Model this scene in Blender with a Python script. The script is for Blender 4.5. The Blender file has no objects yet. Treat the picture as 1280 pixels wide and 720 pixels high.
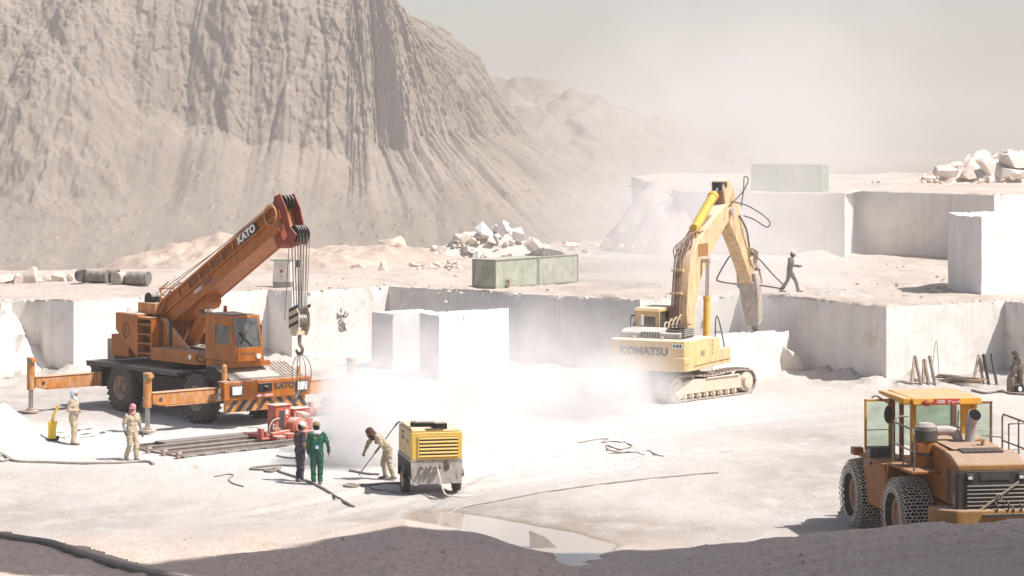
import bpy, bmesh, math, random
import numpy as np
from mathutils import Vector, Matrix
R = math.radians
random.seed(7)
scene = bpy.context.scene
COL = scene.collection

# ---------------------------------------------------------------- camera
CAM_H, FPX, VHOR = 10.0, 3000.0, 175.0          # eye height (m), focal length and horizon row in photo pixels
cd = bpy.data.cameras.new('camera')
cam = bpy.data.objects.new('camera', cd); COL.objects.link(cam)
cam.location = (0, 0, CAM_H); cam.rotation_euler = (R(90), 0, 0)
cd.sensor_width = 36.0; cd.lens = 36.0 * FPX / 1280.0
cd.shift_y = -(360.0 - VHOR) / 1280.0
cd.clip_start = 0.5; cd.clip_end = 12000
scene.camera = cam

# ---------------------------------------------------------------- world, sun, exposure
SUN_EL = 55.0
SUN_DIR = Vector((0.94, -0.34, 0)).normalized() * math.cos(R(SUN_EL)) + Vector((0, 0, math.sin(R(SUN_EL))))
w = bpy.data.worlds.new('World'); scene.world = w; w.use_nodes = True
nt = w.node_tree
sky = nt.nodes.new('ShaderNodeTexSky'); sky.sky_type = 'NISHITA'; sky.sun_disc = False
sky.sun_elevation = R(SUN_EL); sky.sun_rotation = math.atan2(0.94, -0.34)
sky.air_density = 1.0; sky.dust_density = 6.0; sky.ozone_density = 0.6; sky.altitude = 1500
bgn = nt.nodes['Background']; bgn.inputs['Strength'].default_value = 0.118
tint = nt.nodes.new('ShaderNodeMix'); tint.data_type = 'RGBA'; tint.blend_type = 'MULTIPLY'; tint.inputs[0].default_value = 1.0
nt.links.new(sky.outputs[0], tint.inputs[6]); tint.inputs[7].default_value = (1.0, .90, .82, 1)      # dust laden air
nt.links.new(tint.outputs[2], bgn.inputs['Color'])
sd = bpy.data.lights.new('sun', 'SUN'); sd.energy = 4.6; sd.angle = R(0.55); sd.color = (1.0, 0.965, 0.92)
so = bpy.data.objects.new('sun', sd); COL.objects.link(so)
so.rotation_euler = SUN_DIR.to_track_quat('Z', 'Y').to_euler(); so.location = SUN_DIR * 120
vs = scene.view_settings
vs.view_transform = 'Standard'; vs.look = 'None'; vs.gamma = 1.0; vs.use_curve_mapping = False
vs.exposure = 0.44
scene.render.engine = 'CYCLES'
cy = scene.cycles
cy.use_denoising = True
cy.max_bounces = 8; cy.diffuse_bounces = 3; cy.glossy_bounces = 2; cy.transmission_bounces = 3
cy.transparent_max_bounces = 12; cy.volume_bounces = 6
cy.volume_step_rate = 1.5; cy.volume_max_steps = 128
cy.use_adaptive_sampling = True; cy.adaptive_threshold = 0.02

# ---------------------------------------------------------------- numpy noise
_rng = np.random.RandomState(3)
_perm = np.tile(_rng.permutation(256), 3)
_grad = _rng.normal(size=(256, 3)); _grad /= np.linalg.norm(_grad, axis=1)[:, None]
def perlin(x, y, z):
    x, y, z = np.broadcast_arrays(np.asarray(x, float), np.asarray(y, float), np.asarray(z, float))
    xi, yi, zi = (np.floor(a).astype(int) for a in (x, y, z))
    xf, yf, zf_ = x - xi, y - yi, z - zi
    u, v, q = (a * a * a * (a * (a * 6 - 15) + 10) for a in (xf, yf, zf_))
    def g(dx, dy, dz):
        h = _perm[(_perm[(_perm[(xi + dx) & 255] + yi + dy) & 255] + zi + dz) & 255]
        gr = _grad[h]
        return gr[..., 0] * (xf - dx) + gr[..., 1] * (yf - dy) + gr[..., 2] * (zf_ - dz)
    l = lambda a, b, t: a + (b - a) * t
    x00 = l(g(0,0,0), g(1,0,0), u); x10 = l(g(0,1,0), g(1,1,0), u)
    x01 = l(g(0,0,1), g(1,0,1), u); x11 = l(g(0,1,1), g(1,1,1), u)
    return l(l(x00, x10, v), l(x01, x11, v), q)
def fbm(x, y, z=0.0, octv=4, lac=2.03, gain=0.5):
    s = 0; a = 1.0
    x = np.asarray(x, float); y = np.asarray(y, float); z = np.asarray(z, float)
    for _ in range(octv):
        s = s + a * perlin(x, y, z); x, y, z = x * lac + 11.3, y * lac + 5.7, z * lac + 3.1; a *= gain
    return s
def ridged(x, y, z=0.0, octv=4):
    s = 0; a = 1.0
    x = np.asarray(x, float); y = np.asarray(y, float); z = np.asarray(z, float)
    for _ in range(octv):
        s = s + a * (1 - np.abs(perlin(x, y, z)) * 2.2); x, y, z = x * 2.1 + 7.1, y * 2.1 + 2.9, z * 2.1 + 1.3; a *= 0.5
    return s
def worley(x, y, seed=0):
    """(random value of the nearest cell, distance to the cell border) on the plane"""
    xi, yi = np.floor(x).astype(int), np.floor(y).astype(int); d1 = np.full(x.shape, 9.); d2 = np.full(x.shape, 9.); val = np.zeros(x.shape)
    for dx in (-1, 0, 1):
        for dy in (-1, 0, 1):
            h = _perm[(_perm[(xi + dx + seed) & 255] + yi + dy) & 255]; h2 = _perm[(h + 57) & 255]; h3 = _perm[(h + 131) & 255]
            d = np.hypot(xi + dx + h / 255. - x, yi + dy + h2 / 255. - y); n_ = d < d1
            d2 = np.where(n_, d1, np.minimum(d2, d)); val = np.where(n_, h3 / 255., val); d1 = np.where(n_, d, d1)
    return val, d2 - d1
def sstep(a, b, x):
    t = np.clip((np.asarray(x, float) - a) / (b - a), 0, 1); return t * t * (3 - 2 * t)

# ---------------------------------------------------------------- materials
def _n(nt, t, **kw):
    n = nt.nodes.new(t)
    for k, v in kw.items(): setattr(n, k, v)
    return n
def _math(nt, op, a, b=None, clamp=False):
    n = nt.nodes.new('ShaderNodeMath'); n.operation = op; n.use_clamp = clamp
    for i, q in enumerate((a, b)):
        if q is None: continue
        if isinstance(q, (int, float)): n.inputs[i].default_value = q
        else: nt.links.new(q, n.inputs[i])
    return n.outputs[0]
def _maprange(nt, src, a, b, c=0.0, d=1.0):
    n = nt.nodes.new('ShaderNodeMapRange'); nt.links.new(src, n.inputs[0])
    for i, q in enumerate((a, b, c, d)): n.inputs[i + 1].default_value = q
    return n.outputs[0]
def _noise(nt, vec, scale, detail=4, rough=.6, dist=0):
    n = nt.nodes.new('ShaderNodeTexNoise'); nt.links.new(vec, n.inputs['Vector'])
    n.inputs['Scale'].default_value = scale; n.inputs['Detail'].default_value = detail
    n.inputs['Roughness'].default_value = rough; n.inputs['Distortion'].default_value = dist
    return n.outputs['Fac']
def _mix(nt, fac, a, b, mode='MIX'):
    n = nt.nodes.new('ShaderNodeMix'); n.data_type = 'RGBA'; n.blend_type = mode
    if isinstance(fac, (int, float)): n.inputs[0].default_value = fac
    else: nt.links.new(fac, n.inputs[0])
    for i, q in ((6, a), (7, b)):
        if isinstance(q, tuple): n.inputs[i].default_value = (*q[:3], 1)
        else: nt.links.new(q, n.inputs[i])
    return n.outputs[2]
def _scaled(nt, vec, s):
    n = nt.nodes.new('ShaderNodeMapping'); n.inputs['Scale'].default_value = s
    nt.links.new(vec, n.inputs['Vector']); return n.outputs[0]
DUST = (.63, .55, .47)
_mats = {}
def mat(name, col=(.5, .5, .5), rough=.6, metal=0.0, var=.18, vscale=2.5, dust=.0, dustcol=DUST, bump=0., bscale=25.,
        streak=0., film=0., stain=None, stain_amt=0., world=False, coat=0.):
    if name in _mats: return _mats[name]
    m = bpy.data.materials.new(name); m.use_nodes = True; nt = m.node_tree
    b = nt.nodes['Principled BSDF']
    tc = nt.nodes.new('ShaderNodeTexCoord'); geo = nt.nodes.new('ShaderNodeNewGeometry')
    vec = geo.outputs['Position'] if world else tc.outputs['Object']
    n1 = _noise(nt, vec, vscale, 5, .65)
    f = _maprange(nt, n1, .3, .7)
    lo = tuple(c * (1 - var) for c in col); hi = tuple(min(1, c * (1 + var)) for c in col)
    c = _mix(nt, f, lo, hi)
    if stain:
        ns = _noise(nt, _scaled(nt, vec, (1.6, 1.6, .35)), vscale * 1.3, 5, .7)
        c = _mix(nt, _math(nt, 'MULTIPLY', _maprange(nt, ns, .5, .68), stain_amt), c, stain)
    if streak:
        ns = _noise(nt, _scaled(nt, vec, (1, 1, .08)), vscale * 4, 4, .6)
        c = _mix(nt, _math(nt, 'MULTIPLY', _maprange(nt, ns, .45, .75), streak), c, dustcol)
    if film:
        nf = _noise(nt, vec, vscale * .9 + .7, 4, .6)
        c = _mix(nt, _math(nt, 'MULTIPLY', _maprange(nt, nf, .3, .7, .35, 1.), film), c, dustcol)
    rr = rough
    if dust:
        sep = nt.nodes.new('ShaderNodeSeparateXYZ'); nt.links.new(geo.outputs['Normal'], sep.inputs[0])
        up = _maprange(nt, sep.outputs['Z'], .35, .9)
        nd = _noise(nt, vec, vscale * 2.2, 4, .6)
        df = _math(nt, 'MULTIPLY', _math(nt, 'MULTIPLY', up, _maprange(nt, nd, .25, .6, .45, 1.)), dust)
        c = _mix(nt, df, c, dustcol)
        rr = _maprange(nt, df, 0, 1, rough, .95)
    nt.links.new(c, b.inputs['Base Color'])
    if isinstance(rr, float) or isinstance(rr, int): b.inputs['Roughness'].default_value = rr
    else: nt.links.new(rr, b.inputs['Roughness'])
    b.inputs['Metallic'].default_value = metal; b.inputs['Specular IOR Level'].default_value = .5 if rough < .3 else .22
    if coat: b.inputs['Coat Weight'].default_value = coat
    if bump:
        nb = _noise(nt, vec, bscale, 5, .65)
        bn = nt.nodes.new('ShaderNodeBump'); bn.inputs['Strength'].default_value = bump; bn.inputs['Distance'].default_value = .03
        nt.links.new(nb, bn.inputs['Height']); nt.links.new(bn.outputs[0], b.inputs['Normal'])
    _mats[name] = m
    return m
def glass(name, tint=(.75, .88, .8), refl=.14):
    if name in _mats: return _mats[name]
    m = bpy.data.materials.new(name); m.use_nodes = True; nt = m.node_tree
    out = nt.nodes['Material Output']
    tr = nt.nodes.new('ShaderNodeBsdfTransparent'); tr.inputs[0].default_value = (*tint, 1)
    gl = nt.nodes.new('ShaderNodeBsdfGlossy'); gl.inputs['Roughness'].default_value = .08
    tc = nt.nodes.new('ShaderNodeTexCoord')
    df = nt.nodes.new('ShaderNodeBsdfDiffuse'); df.inputs[0].default_value = (.6, .57, .5, 1)
    a = nt.nodes.new('ShaderNodeMixShader'); a.inputs[0].default_value = refl
    nt.links.new(tr.outputs[0], a.inputs[1]); nt.links.new(gl.outputs[0], a.inputs[2])
    d = nt.nodes.new('ShaderNodeMixShader')
    nt.links.new(_maprange(nt, _noise(nt, tc.outputs['Object'], 3, 4), .35, .75, .02, .22), d.inputs[0])
    nt.links.new(a.outputs[0], d.inputs[1]); nt.links.new(df.outputs[0], d.inputs[2])
    nt.links.new(d.outputs[0], out.inputs['Surface'])
    _mats[name] = m
    return m

# ---------------------------------------------------------------- mesh builder
class MB:
    def __init__(s): s.v = []; s.f = []; s.mi = []; s.M = None
    def add(s, vs, fs, mi=0):
        o = len(s.v)
        for p in vs:
            p = Vector(p)
            if s.M is not None: p = s.M @ p
            s.v.append(tuple(p))
        for f in fs: s.f.append(tuple(i + o for i in f)); s.mi.append(mi)
        return s
    def box(s, c, d, rot=None, mi=0):
        x, y, z = (q / 2 for q in d); c = Vector(c)
        vs = [Vector((a * x, b * y, e * z)) for a in (-1, 1) for b in (-1, 1) for e in (-1, 1)]
        if rot is not None: vs = [rot @ p for p in vs]
        return s.add([c + p for p in vs], [(0,1,3,2), (4,6,7,5), (0,4,5,1), (2,3,7,6), (0,2,6,4), (1,5,7,3)], mi)
    def span(s, a, b, mi=0):
        return s.box([(p + q) / 2 for p, q in zip(a, b)], [abs(q - p) for p, q in zip(a, b)], None, mi)
    def prism(s, pts, axis, a, b, mi=0):
        k = len(pts)
        def P(p, t):
            return (t, p[0], p[1]) if axis == 'x' else (p[0], t, p[1]) if axis == 'y' else (p[0], p[1], t)
        vs = [P(p, a) for p in pts] + [P(p, b) for p in pts]
        fs = [tuple(range(k))[::-1], tuple(range(k, 2 * k))] + [(i, (i + 1) % k, k + (i + 1) % k, k + i) for i in range(k)]
        return s.add(vs, fs, mi)
    def cyl(s, p0, p1, r0, r1=None, n=16, mi=0):
        r1 = r0 if r1 is None else r1
        p0, p1 = Vector(p0), Vector(p1); d = (p1 - p0)
        q = d.to_track_quat('Z', 'Y').to_matrix() if d.length > 1e-9 else Matrix.Identity(3)
        vs = []
        for p, r in ((p0, r0), (p1, r1)):
            for i in range(n):
                t = 2 * math.pi * i / n; vs.append(p + q @ Vector((r * math.cos(t), r * math.sin(t), 0)))
        fs = [tuple(range(n))[::-1], tuple(range(n, 2 * n))] + [(i, (i + 1) % n, n + (i + 1) % n, n + i) for i in range(n)]
        return s.add(vs, fs, mi)
    def lathe(s, prof, o, d, n=24, mi=0, a0=0, a1=2 * math.pi):
        """prof: [(r, h)] closed ring profile or open; revolved around axis d through o"""
        o = Vector(o); q = Vector(d).to_track_quat('Z', 'Y').to_matrix(); k = len(prof); vs = []; fs = []
        for i in range(n):
            t = a0 + (a1 - a0) * i / n
            for r, h in prof: vs.append(o + q @ Vector((r * math.cos(t), r * math.sin(t), h)))
        for i in range(n):
            j = (i + 1) % n
            for e in range(k - 1): fs.append((i * k + e, j * k + e, j * k + e + 1, i * k + e + 1))
        return s.add(vs, fs, mi)
    def tube(s, pts, r, n=8, mi=0):
        pts = [Vector(p) for p in pts]; k = len(pts); vs = []; up = None
        rs = r if isinstance(r, (list, tuple)) else [r] * k
        for i, p in enumerate(pts):
            t = (pts[min(i + 1, k - 1)] - pts[max(i - 1, 0)]).normalized()
            if up is None: up = t.orthogonal().normalized()
            up = (up - t * up.dot(t)); up = up.normalized() if up.length > 1e-6 else t.orthogonal().normalized()
            b = t.cross(up)
            for e in range(n):
                a = 2 * math.pi * e / n; vs.append(p + (up * math.cos(a) + b * math.sin(a)) * rs[i])
        fs = [tuple(range(n))[::-1], tuple(range((k - 1) * n, k * n))]
        for i in range(k - 1):
            for e in range(n): fs.append((i * n + e, i * n + (e + 1) % n, (i + 1) * n + (e + 1) % n, (i + 1) * n + e))
        return s.add(vs, fs, mi)
    def ball(s, c, r, n=12, mi=0, sc=(1, 1, 1)):
        vs = []; fs = []; m = n // 2
        for j in range(1, m):
            ph = math.pi * j / m
            for i in range(n):
                t = 2 * math.pi * i / n
                vs.append((c[0] + r * sc[0] * math.sin(ph) * math.cos(t), c[1] + r * sc[1] * math.sin(ph) * math.sin(t), c[2] + r * sc[2] * math.cos(ph)))
        top = len(vs); vs += [(c[0], c[1], c[2] + r * sc[2]), (c[0], c[1], c[2] - r * sc[2])]
        for j in range(m - 2):
            for i in range(n): fs.append((j * n + i, (j + 1) * n + i, (j + 1) * n + (i + 1) % n, j * n + (i + 1) % n))
        for i in range(n):
            fs.append((top, i, (i + 1) % n)); fs.append((top + 1, (m - 2) * n + (i + 1) % n, (m - 2) * n + i))
        return s.add(vs, fs, mi)
    def mesh(s, name, mats, smooth=35):
        me = bpy.data.meshes.new(name); me.from_pydata(s.v, [], s.f)
        for m in (mats if isinstance(mats, (list, tuple)) else [mats]): me.materials.append(m)
        me.polygons.foreach_set('material_index', s.mi)
        bm = bmesh.new(); bm.from_mesh(me); bmesh.ops.recalc_face_normals(bm, faces=bm.faces); bm.to_mesh(me); bm.free()
        if smooth:
            me.polygons.foreach_set('use_smooth', [True] * len(me.polygons))
            me.set_sharp_from_angle(angle=R(smooth))
        return me
    def build(s, name, mats, parent=None, bevel=0., smooth=35, seg=2):
        o = bpy.data.objects.new(name, s.mesh(name, mats, smooth)); COL.objects.link(o)
        if parent is not None: o.parent = parent
        if bevel:
            md = o.modifiers.new('bevel', 'BEVEL'); md.width = bevel; md.segments = seg; md.limit_method = 'ANGLE'; md.angle_limit = R(40)
            md.harden_normals = False
        return o
def catmull(pts, k=8):
    pts = [Vector(p) for p in pts]; P = [pts[0] * 2 - pts[1]] + pts + [pts[-1] * 2 - pts[-2]]; out = []
    for i in range(1, len(P) - 2):
        a, b, c, d = P[i - 1:i + 3]
        for j in range(k):
            t = j / k
            out.append(.5 * ((2 * b) + (c - a) * t + (2 * a - 5 * b + 4 * c - d) * t * t + (3 * b - a - 3 * c + d) * t ** 3))
    out.append(pts[-1]); return out
def tag(o, label=None, cat=None, group=None, kind=None):
    if label: o['label'] = label
    if cat: o['category'] = cat
    if group: o['group'] = group
    if kind: o['kind'] = kind
    return o
def thing(name, label, cat, loc=(0, 0, 0), rz=0., group=None):
    o = bpy.data.objects.new(name, None); COL.objects.link(o); o.empty_display_size = .3
    o.location = loc; o.rotation_euler = (0, 0, rz)
    return tag(o, label, cat, group)
def copy_tree(o, parent=None):
    c = o.copy(); COL.objects.link(c)
    if parent is not None: c.parent = parent
    for ch in list(o.children): copy_tree(ch, c)
    return c
def text_mesh(s, size, ext=.006, bold=.012):
    cu = bpy.data.curves.new('txt', 'FONT'); cu.body = s; cu.size = size; cu.extrude = ext; cu.offset = bold
    cu.align_x = 'CENTER'; cu.align_y = 'CENTER'; cu.resolution_u = 3
    ob = bpy.data.objects.new('txt', cu); COL.objects.link(ob)
    dg = bpy.context.evaluated_depsgraph_get(); dg.update()
    me = bpy.data.meshes.new_from_object(ob.evaluated_get(dg))
    bpy.data.objects.remove(ob); bpy.data.curves.remove(cu)
    return me
def lettering(s, size, m, parent, loc, right, up, stretch=1.0, bold=.012, ext=.006, name='lettering'):
    """text lying in the plane spanned by right/up (parent's coordinates)"""
    me = text_mesh(s, size, ext, bold); me.materials.clear(); me.materials.append(m)
    o = bpy.data.objects.new(name, me); COL.objects.link(o); o.parent = parent
    x = Vector(right).normalized(); y = Vector(up); y = (y - x * y.dot(x)).normalized(); z = x.cross(y)
    M = Matrix((x * stretch, y, z)).transposed().to_4x4(); M.translation = Vector(loc)
    o.matrix_local = M
    return o
def Gz(u, v, z=0.):
    """the point at height z that photo pixel (u, v) looks at"""
    d = FPX * (CAM_H - z) / (v - VHOR); return Vector(((u - 640) * d / FPX, d, z))
def head(fx, fy):
    """rotation about z that turns local +y to (fx, fy)"""
    return math.atan2(-fx, fy)
# ================================================================ the setting
def white_mask(nt, geo):
    pass
def ground_mat(name, base, white, tone=.2, bump=.7, powder=None):
    m = bpy.data.materials.new(name); m.use_nodes = True; nt = m.node_tree; b = nt.nodes['Principled BSDF']
    geo = nt.nodes.new('ShaderNodeNewGeometry'); vec = geo.outputs['Position']
    flat = _scaled(nt, vec, (1, .55, 1))
    big = _noise(nt, flat, .16, 5, .6, .6); mid = _noise(nt, flat, .9, 6, .7); fine = _noise(nt, vec, 7, 5, .75)
    c = _mix(nt, _maprange(nt, big, .38, .62), tuple(q * (1 - tone) for q in base), tuple(q * (1 + tone * .6) for q in base))
    c = _mix(nt, _maprange(nt, mid, .42, .7, 0, .6), c, white)
    c = _mix(nt, _maprange(nt, fine, .55, .8, 0, .5), c, tuple(q * .72 for q in base))
    grit = _noise(nt, vec, 26, 3, .8)
    c = _mix(nt, _maprange(nt, grit, .56, .72, 0, .5), c, tuple(q * .55 for q in base))
    if powder:                                            # white stone powder lying round the drilling
        for (px, py, pr) in powder:
            vd = nt.nodes.new('ShaderNodeVectorMath'); vd.operation = 'DISTANCE'; nt.links.new(vec, vd.inputs[0]); vd.inputs[1].default_value = (px, py, 0)
            dd = _math(nt, 'ADD', vd.outputs['Value'], _math(nt, 'MULTIPLY', _math(nt, 'SUBTRACT', mid, .5), pr * 1.1))
            c = _mix(nt, _maprange(nt, dd, pr * .35, pr, .85, 0), c, white)
    if powder:                                            # wet mud round the puddle
        sp0 = nt.nodes.new('ShaderNodeSeparateXYZ'); nt.links.new(vec, sp0.inputs[0])
        vd = nt.nodes.new('ShaderNodeVectorMath'); vd.operation = 'DISTANCE'; nt.links.new(vec, vd.inputs[0]); vd.inputs[1].default_value = (.1, 61.3, 0)
        wet = _math(nt, 'MULTIPLY', _maprange(nt, vd.outputs['Value'], 4.2, 5.2, 1, 0), _maprange(nt, _math(nt, 'ADD', sp0.outputs['Z'], _math(nt, 'MULTIPLY', mid, .05)), -.03, .05, .9, 0))
        c = _mix(nt, wet, c, (.30, .215, .15))
        # nearer mound's earth colour warmed and lightened to paint the shade's tone
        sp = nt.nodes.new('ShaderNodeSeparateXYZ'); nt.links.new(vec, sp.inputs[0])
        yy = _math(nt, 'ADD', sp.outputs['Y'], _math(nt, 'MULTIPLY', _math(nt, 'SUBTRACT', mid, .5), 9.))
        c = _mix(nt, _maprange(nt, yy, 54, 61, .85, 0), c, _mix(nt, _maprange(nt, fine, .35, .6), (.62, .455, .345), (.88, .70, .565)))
    nt.links.new(c, b.inputs['Base Color']); b.inputs['Roughness'].default_value = .95; b.inputs['Specular IOR Level'].default_value = .15
    h = _math(nt, 'ADD', _math(nt, 'MULTIPLY', fine, .4), _math(nt, 'ADD', _math(nt, 'MULTIPLY', mid, .7), _math(nt, 'MULTIPLY', grit, .35)))
    bn = nt.nodes.new('ShaderNodeBump'); bn.inputs['Strength'].default_value = bump; bn.inputs['Distance'].default_value = .22
    nt.links.new(h, bn.inputs['Height']); nt.links.new(bn.outputs[0], b.inputs['Normal'])
    return m
def stone_mat(name, col, warm, stain=.25, bump=.35, lines=True, scale=1.0):
    """sawn pale marble: faint veins, vertical drips and drill lines"""
    m = bpy.data.materials.new(name); m.use_nodes = True; nt = m.node_tree; b = nt.nodes['Principled BSDF']
    geo = nt.nodes.new('ShaderNodeNewGeometry'); vec = _scaled(nt, geo.outputs['Position'], (scale,) * 3)
    big = _noise(nt, vec, .5, 5, .6, .8); mid = _noise(nt, vec, 2.2, 6, .7)
    c = _mix(nt, _maprange(nt, big, .35, .68), col, tuple(q * .88 for q in col))
    drip = _noise(nt, _scaled(nt, vec, (1.6, 1.6, .1)), 1.2, 5, .65)
    c = _mix(nt, _maprange(nt, drip, .5, .74, 0, stain), c, warm)
    c = _mix(nt, _maprange(nt, mid, .55, .8, 0, .35), c, tuple(q * .78 for q in col))
    if lines:
        pt = _noise(nt, vec, .9, 5, .75, 1.2)
        c = _mix(nt, _maprange(nt, pt, .56, .7, 0, .5), c, tuple(q * .82 for q in warm))
        jv = nt.nodes.new('ShaderNodeTexVoronoi'); jv.feature = 'DISTANCE_TO_EDGE'; nt.links.new(_scaled(nt, vec, (.35, .35, .16)), jv.inputs['Vector']); jv.inputs['Scale'].default_value = 1.
        c = _mix(nt, _maprange(nt, jv.outputs['Distance'], .0, .008, .12, 0), c, tuple(q * .55 for q in warm))
        ln = _noise(nt, _scaled(nt, vec, (1, 1, .012)), 1.9, 2, .5)
        e = _math(nt, 'ABSOLUTE', _math(nt, 'SUBTRACT', ln, .53))
        c = _mix(nt, _maprange(nt, e, .0, .006, .3, 0), c, tuple(q * .6 for q in warm))
    nt.links.new(c, b.inputs['Base Color']); b.inputs['Roughness'].default_value = .85; b.inputs['Specular IOR Level'].default_value = .25
    h = _math(nt, 'ADD', _math(nt, 'MULTIPLY', _noise(nt, vec, 14, 4, .7), .35), mid)
    bn = nt.nodes.new('ShaderNodeBump'); bn.inputs['Strength'].default_value = bump; bn.inputs['Distance'].default_value = .06
    nt.links.new(h, bn.inputs['Height']); nt.links.new(bn.outputs[0], b.inputs['Normal'])
    return m
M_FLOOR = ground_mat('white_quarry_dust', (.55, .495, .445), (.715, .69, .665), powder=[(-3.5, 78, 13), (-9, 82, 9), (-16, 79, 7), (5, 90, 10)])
M_TOP = ground_mat('bench_sand', (.58, .49, .42), (.69, .635, .585), tone=.16)
M_WALL = stone_mat('sawn_marble', (.72, .69, .655), (.53, .435, .36), stain=.38, bump=.5)
M_BLOCK = stone_mat('block_marble', (.74, .72, .70), (.57, .48, .40), stain=.4, bump=.5, lines=False)
M_ROCK = stone_mat('broken_marble', (.70, .625, .555), (.55, .43, .34), stain=.35, bump=.7, lines=False, scale=1.7)
M_PINK = stone_mat('pink_limestone', (.68, .575, .49), (.55, .41, .31), stain=.4, bump=.8, lines=False, scale=1.5)
M_SPOIL = ground_mat('spoil_sand', (.63, .50, .41), (.72, .63, .55), tone=.18, bump=.9)

def grid_mesh(name, P, mats, mi=None, smooth=40, kind='structure'):
    """P: (n, m, 3) array of points"""
    n, m = P.shape[:2]
    idx = np.arange(n * m).reshape(n, m)
    f = np.stack([idx[:-1, :-1], idx[1:, :-1], idx[1:, 1:], idx[:-1, 1:]], -1).reshape(-1, 4)
    me = bpy.data.meshes.new(name)
    me.vertices.add(n * m); me.vertices.foreach_set('co', P.reshape(-1).astype(np.float32))
    me.loops.add(f.size); me.loops.foreach_set('vertex_index', f.reshape(-1).astype(np.int32))
    me.polygons.add(len(f)); me.polygons.foreach_set('loop_start', np.arange(0, f.size, 4, dtype=np.int32))
    me.polygons.foreach_set('loop_total', np.full(len(f), 4, np.int32))
    for q in (mats if isinstance(mats, list) else [mats]): me.materials.append(q)
    if mi is not None: me.polygons.foreach_set('material_index', mi.astype(np.int32).reshape(-1))
    me.update(calc_edges=True); me.validate()
    if smooth:
        me.polygons.foreach_set('use_smooth', np.ones(len(f), bool)); me.set_sharp_from_angle(angle=R(smooth))
    o = bpy.data.objects.new(name, me); COL.objects.link(o)
    if kind: o['kind'] = kind
    return o

# ---- plan of the lower bench edge (top pixels in the photo -> plan points at z = 3.2)
ZT1, ZT2 = 3.2, 6.9
T1_PX = [(-420, 398, .9), (-120, 386, .9), (10, 379, .9), (50, 374, .5), (56, 375, .04), (92, 377.2, .04), (335, 362, .04), (365, 364, .04), (486, 358, .03), (628, 366, .04),
         (800, 375, .06), (925, 366.5, .08), (1108, 384, .04), (1256, 376, .05), (1300, 381, .05), (1560, 376, .1)]
T1 = [(Gz(u, v, ZT1), a) for u, v, a in T1_PX]
def densify(pl, step):
    pts = []; amp = []; corner = []
    for (p, a), (q, b) in zip(pl[:-1], pl[1:]):
        k = max(2, int((q - p).length / step))
        for i in range(k): pts.append(p.lerp(q, i / k)); amp.append(max(a, b) if min(a, b) > .3 else min(a, b) ); corner.append(i == 0)
    pts.append(pl[-1][0]); amp.append(pl[-1][1]); corner.append(True)
    return np.array(pts), np.array(amp)
def seg_dist(X, Y, pl):
    d = np.full(np.shape(X), 1e9)
    for (p, _), (q, _) in zip(pl[:-1], pl[1:]):
        ax, ay = p.x, p.y; bx, by = q.x - p.x, q.y - p.y
        t = np.clip(((X - ax) * bx + (Y - ay) * by) / (bx * bx + by * by), 0, 1)
        d = np.minimum(d, np.hypot(X - ax - t * bx, Y - ay - t * by))
    return d

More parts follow.
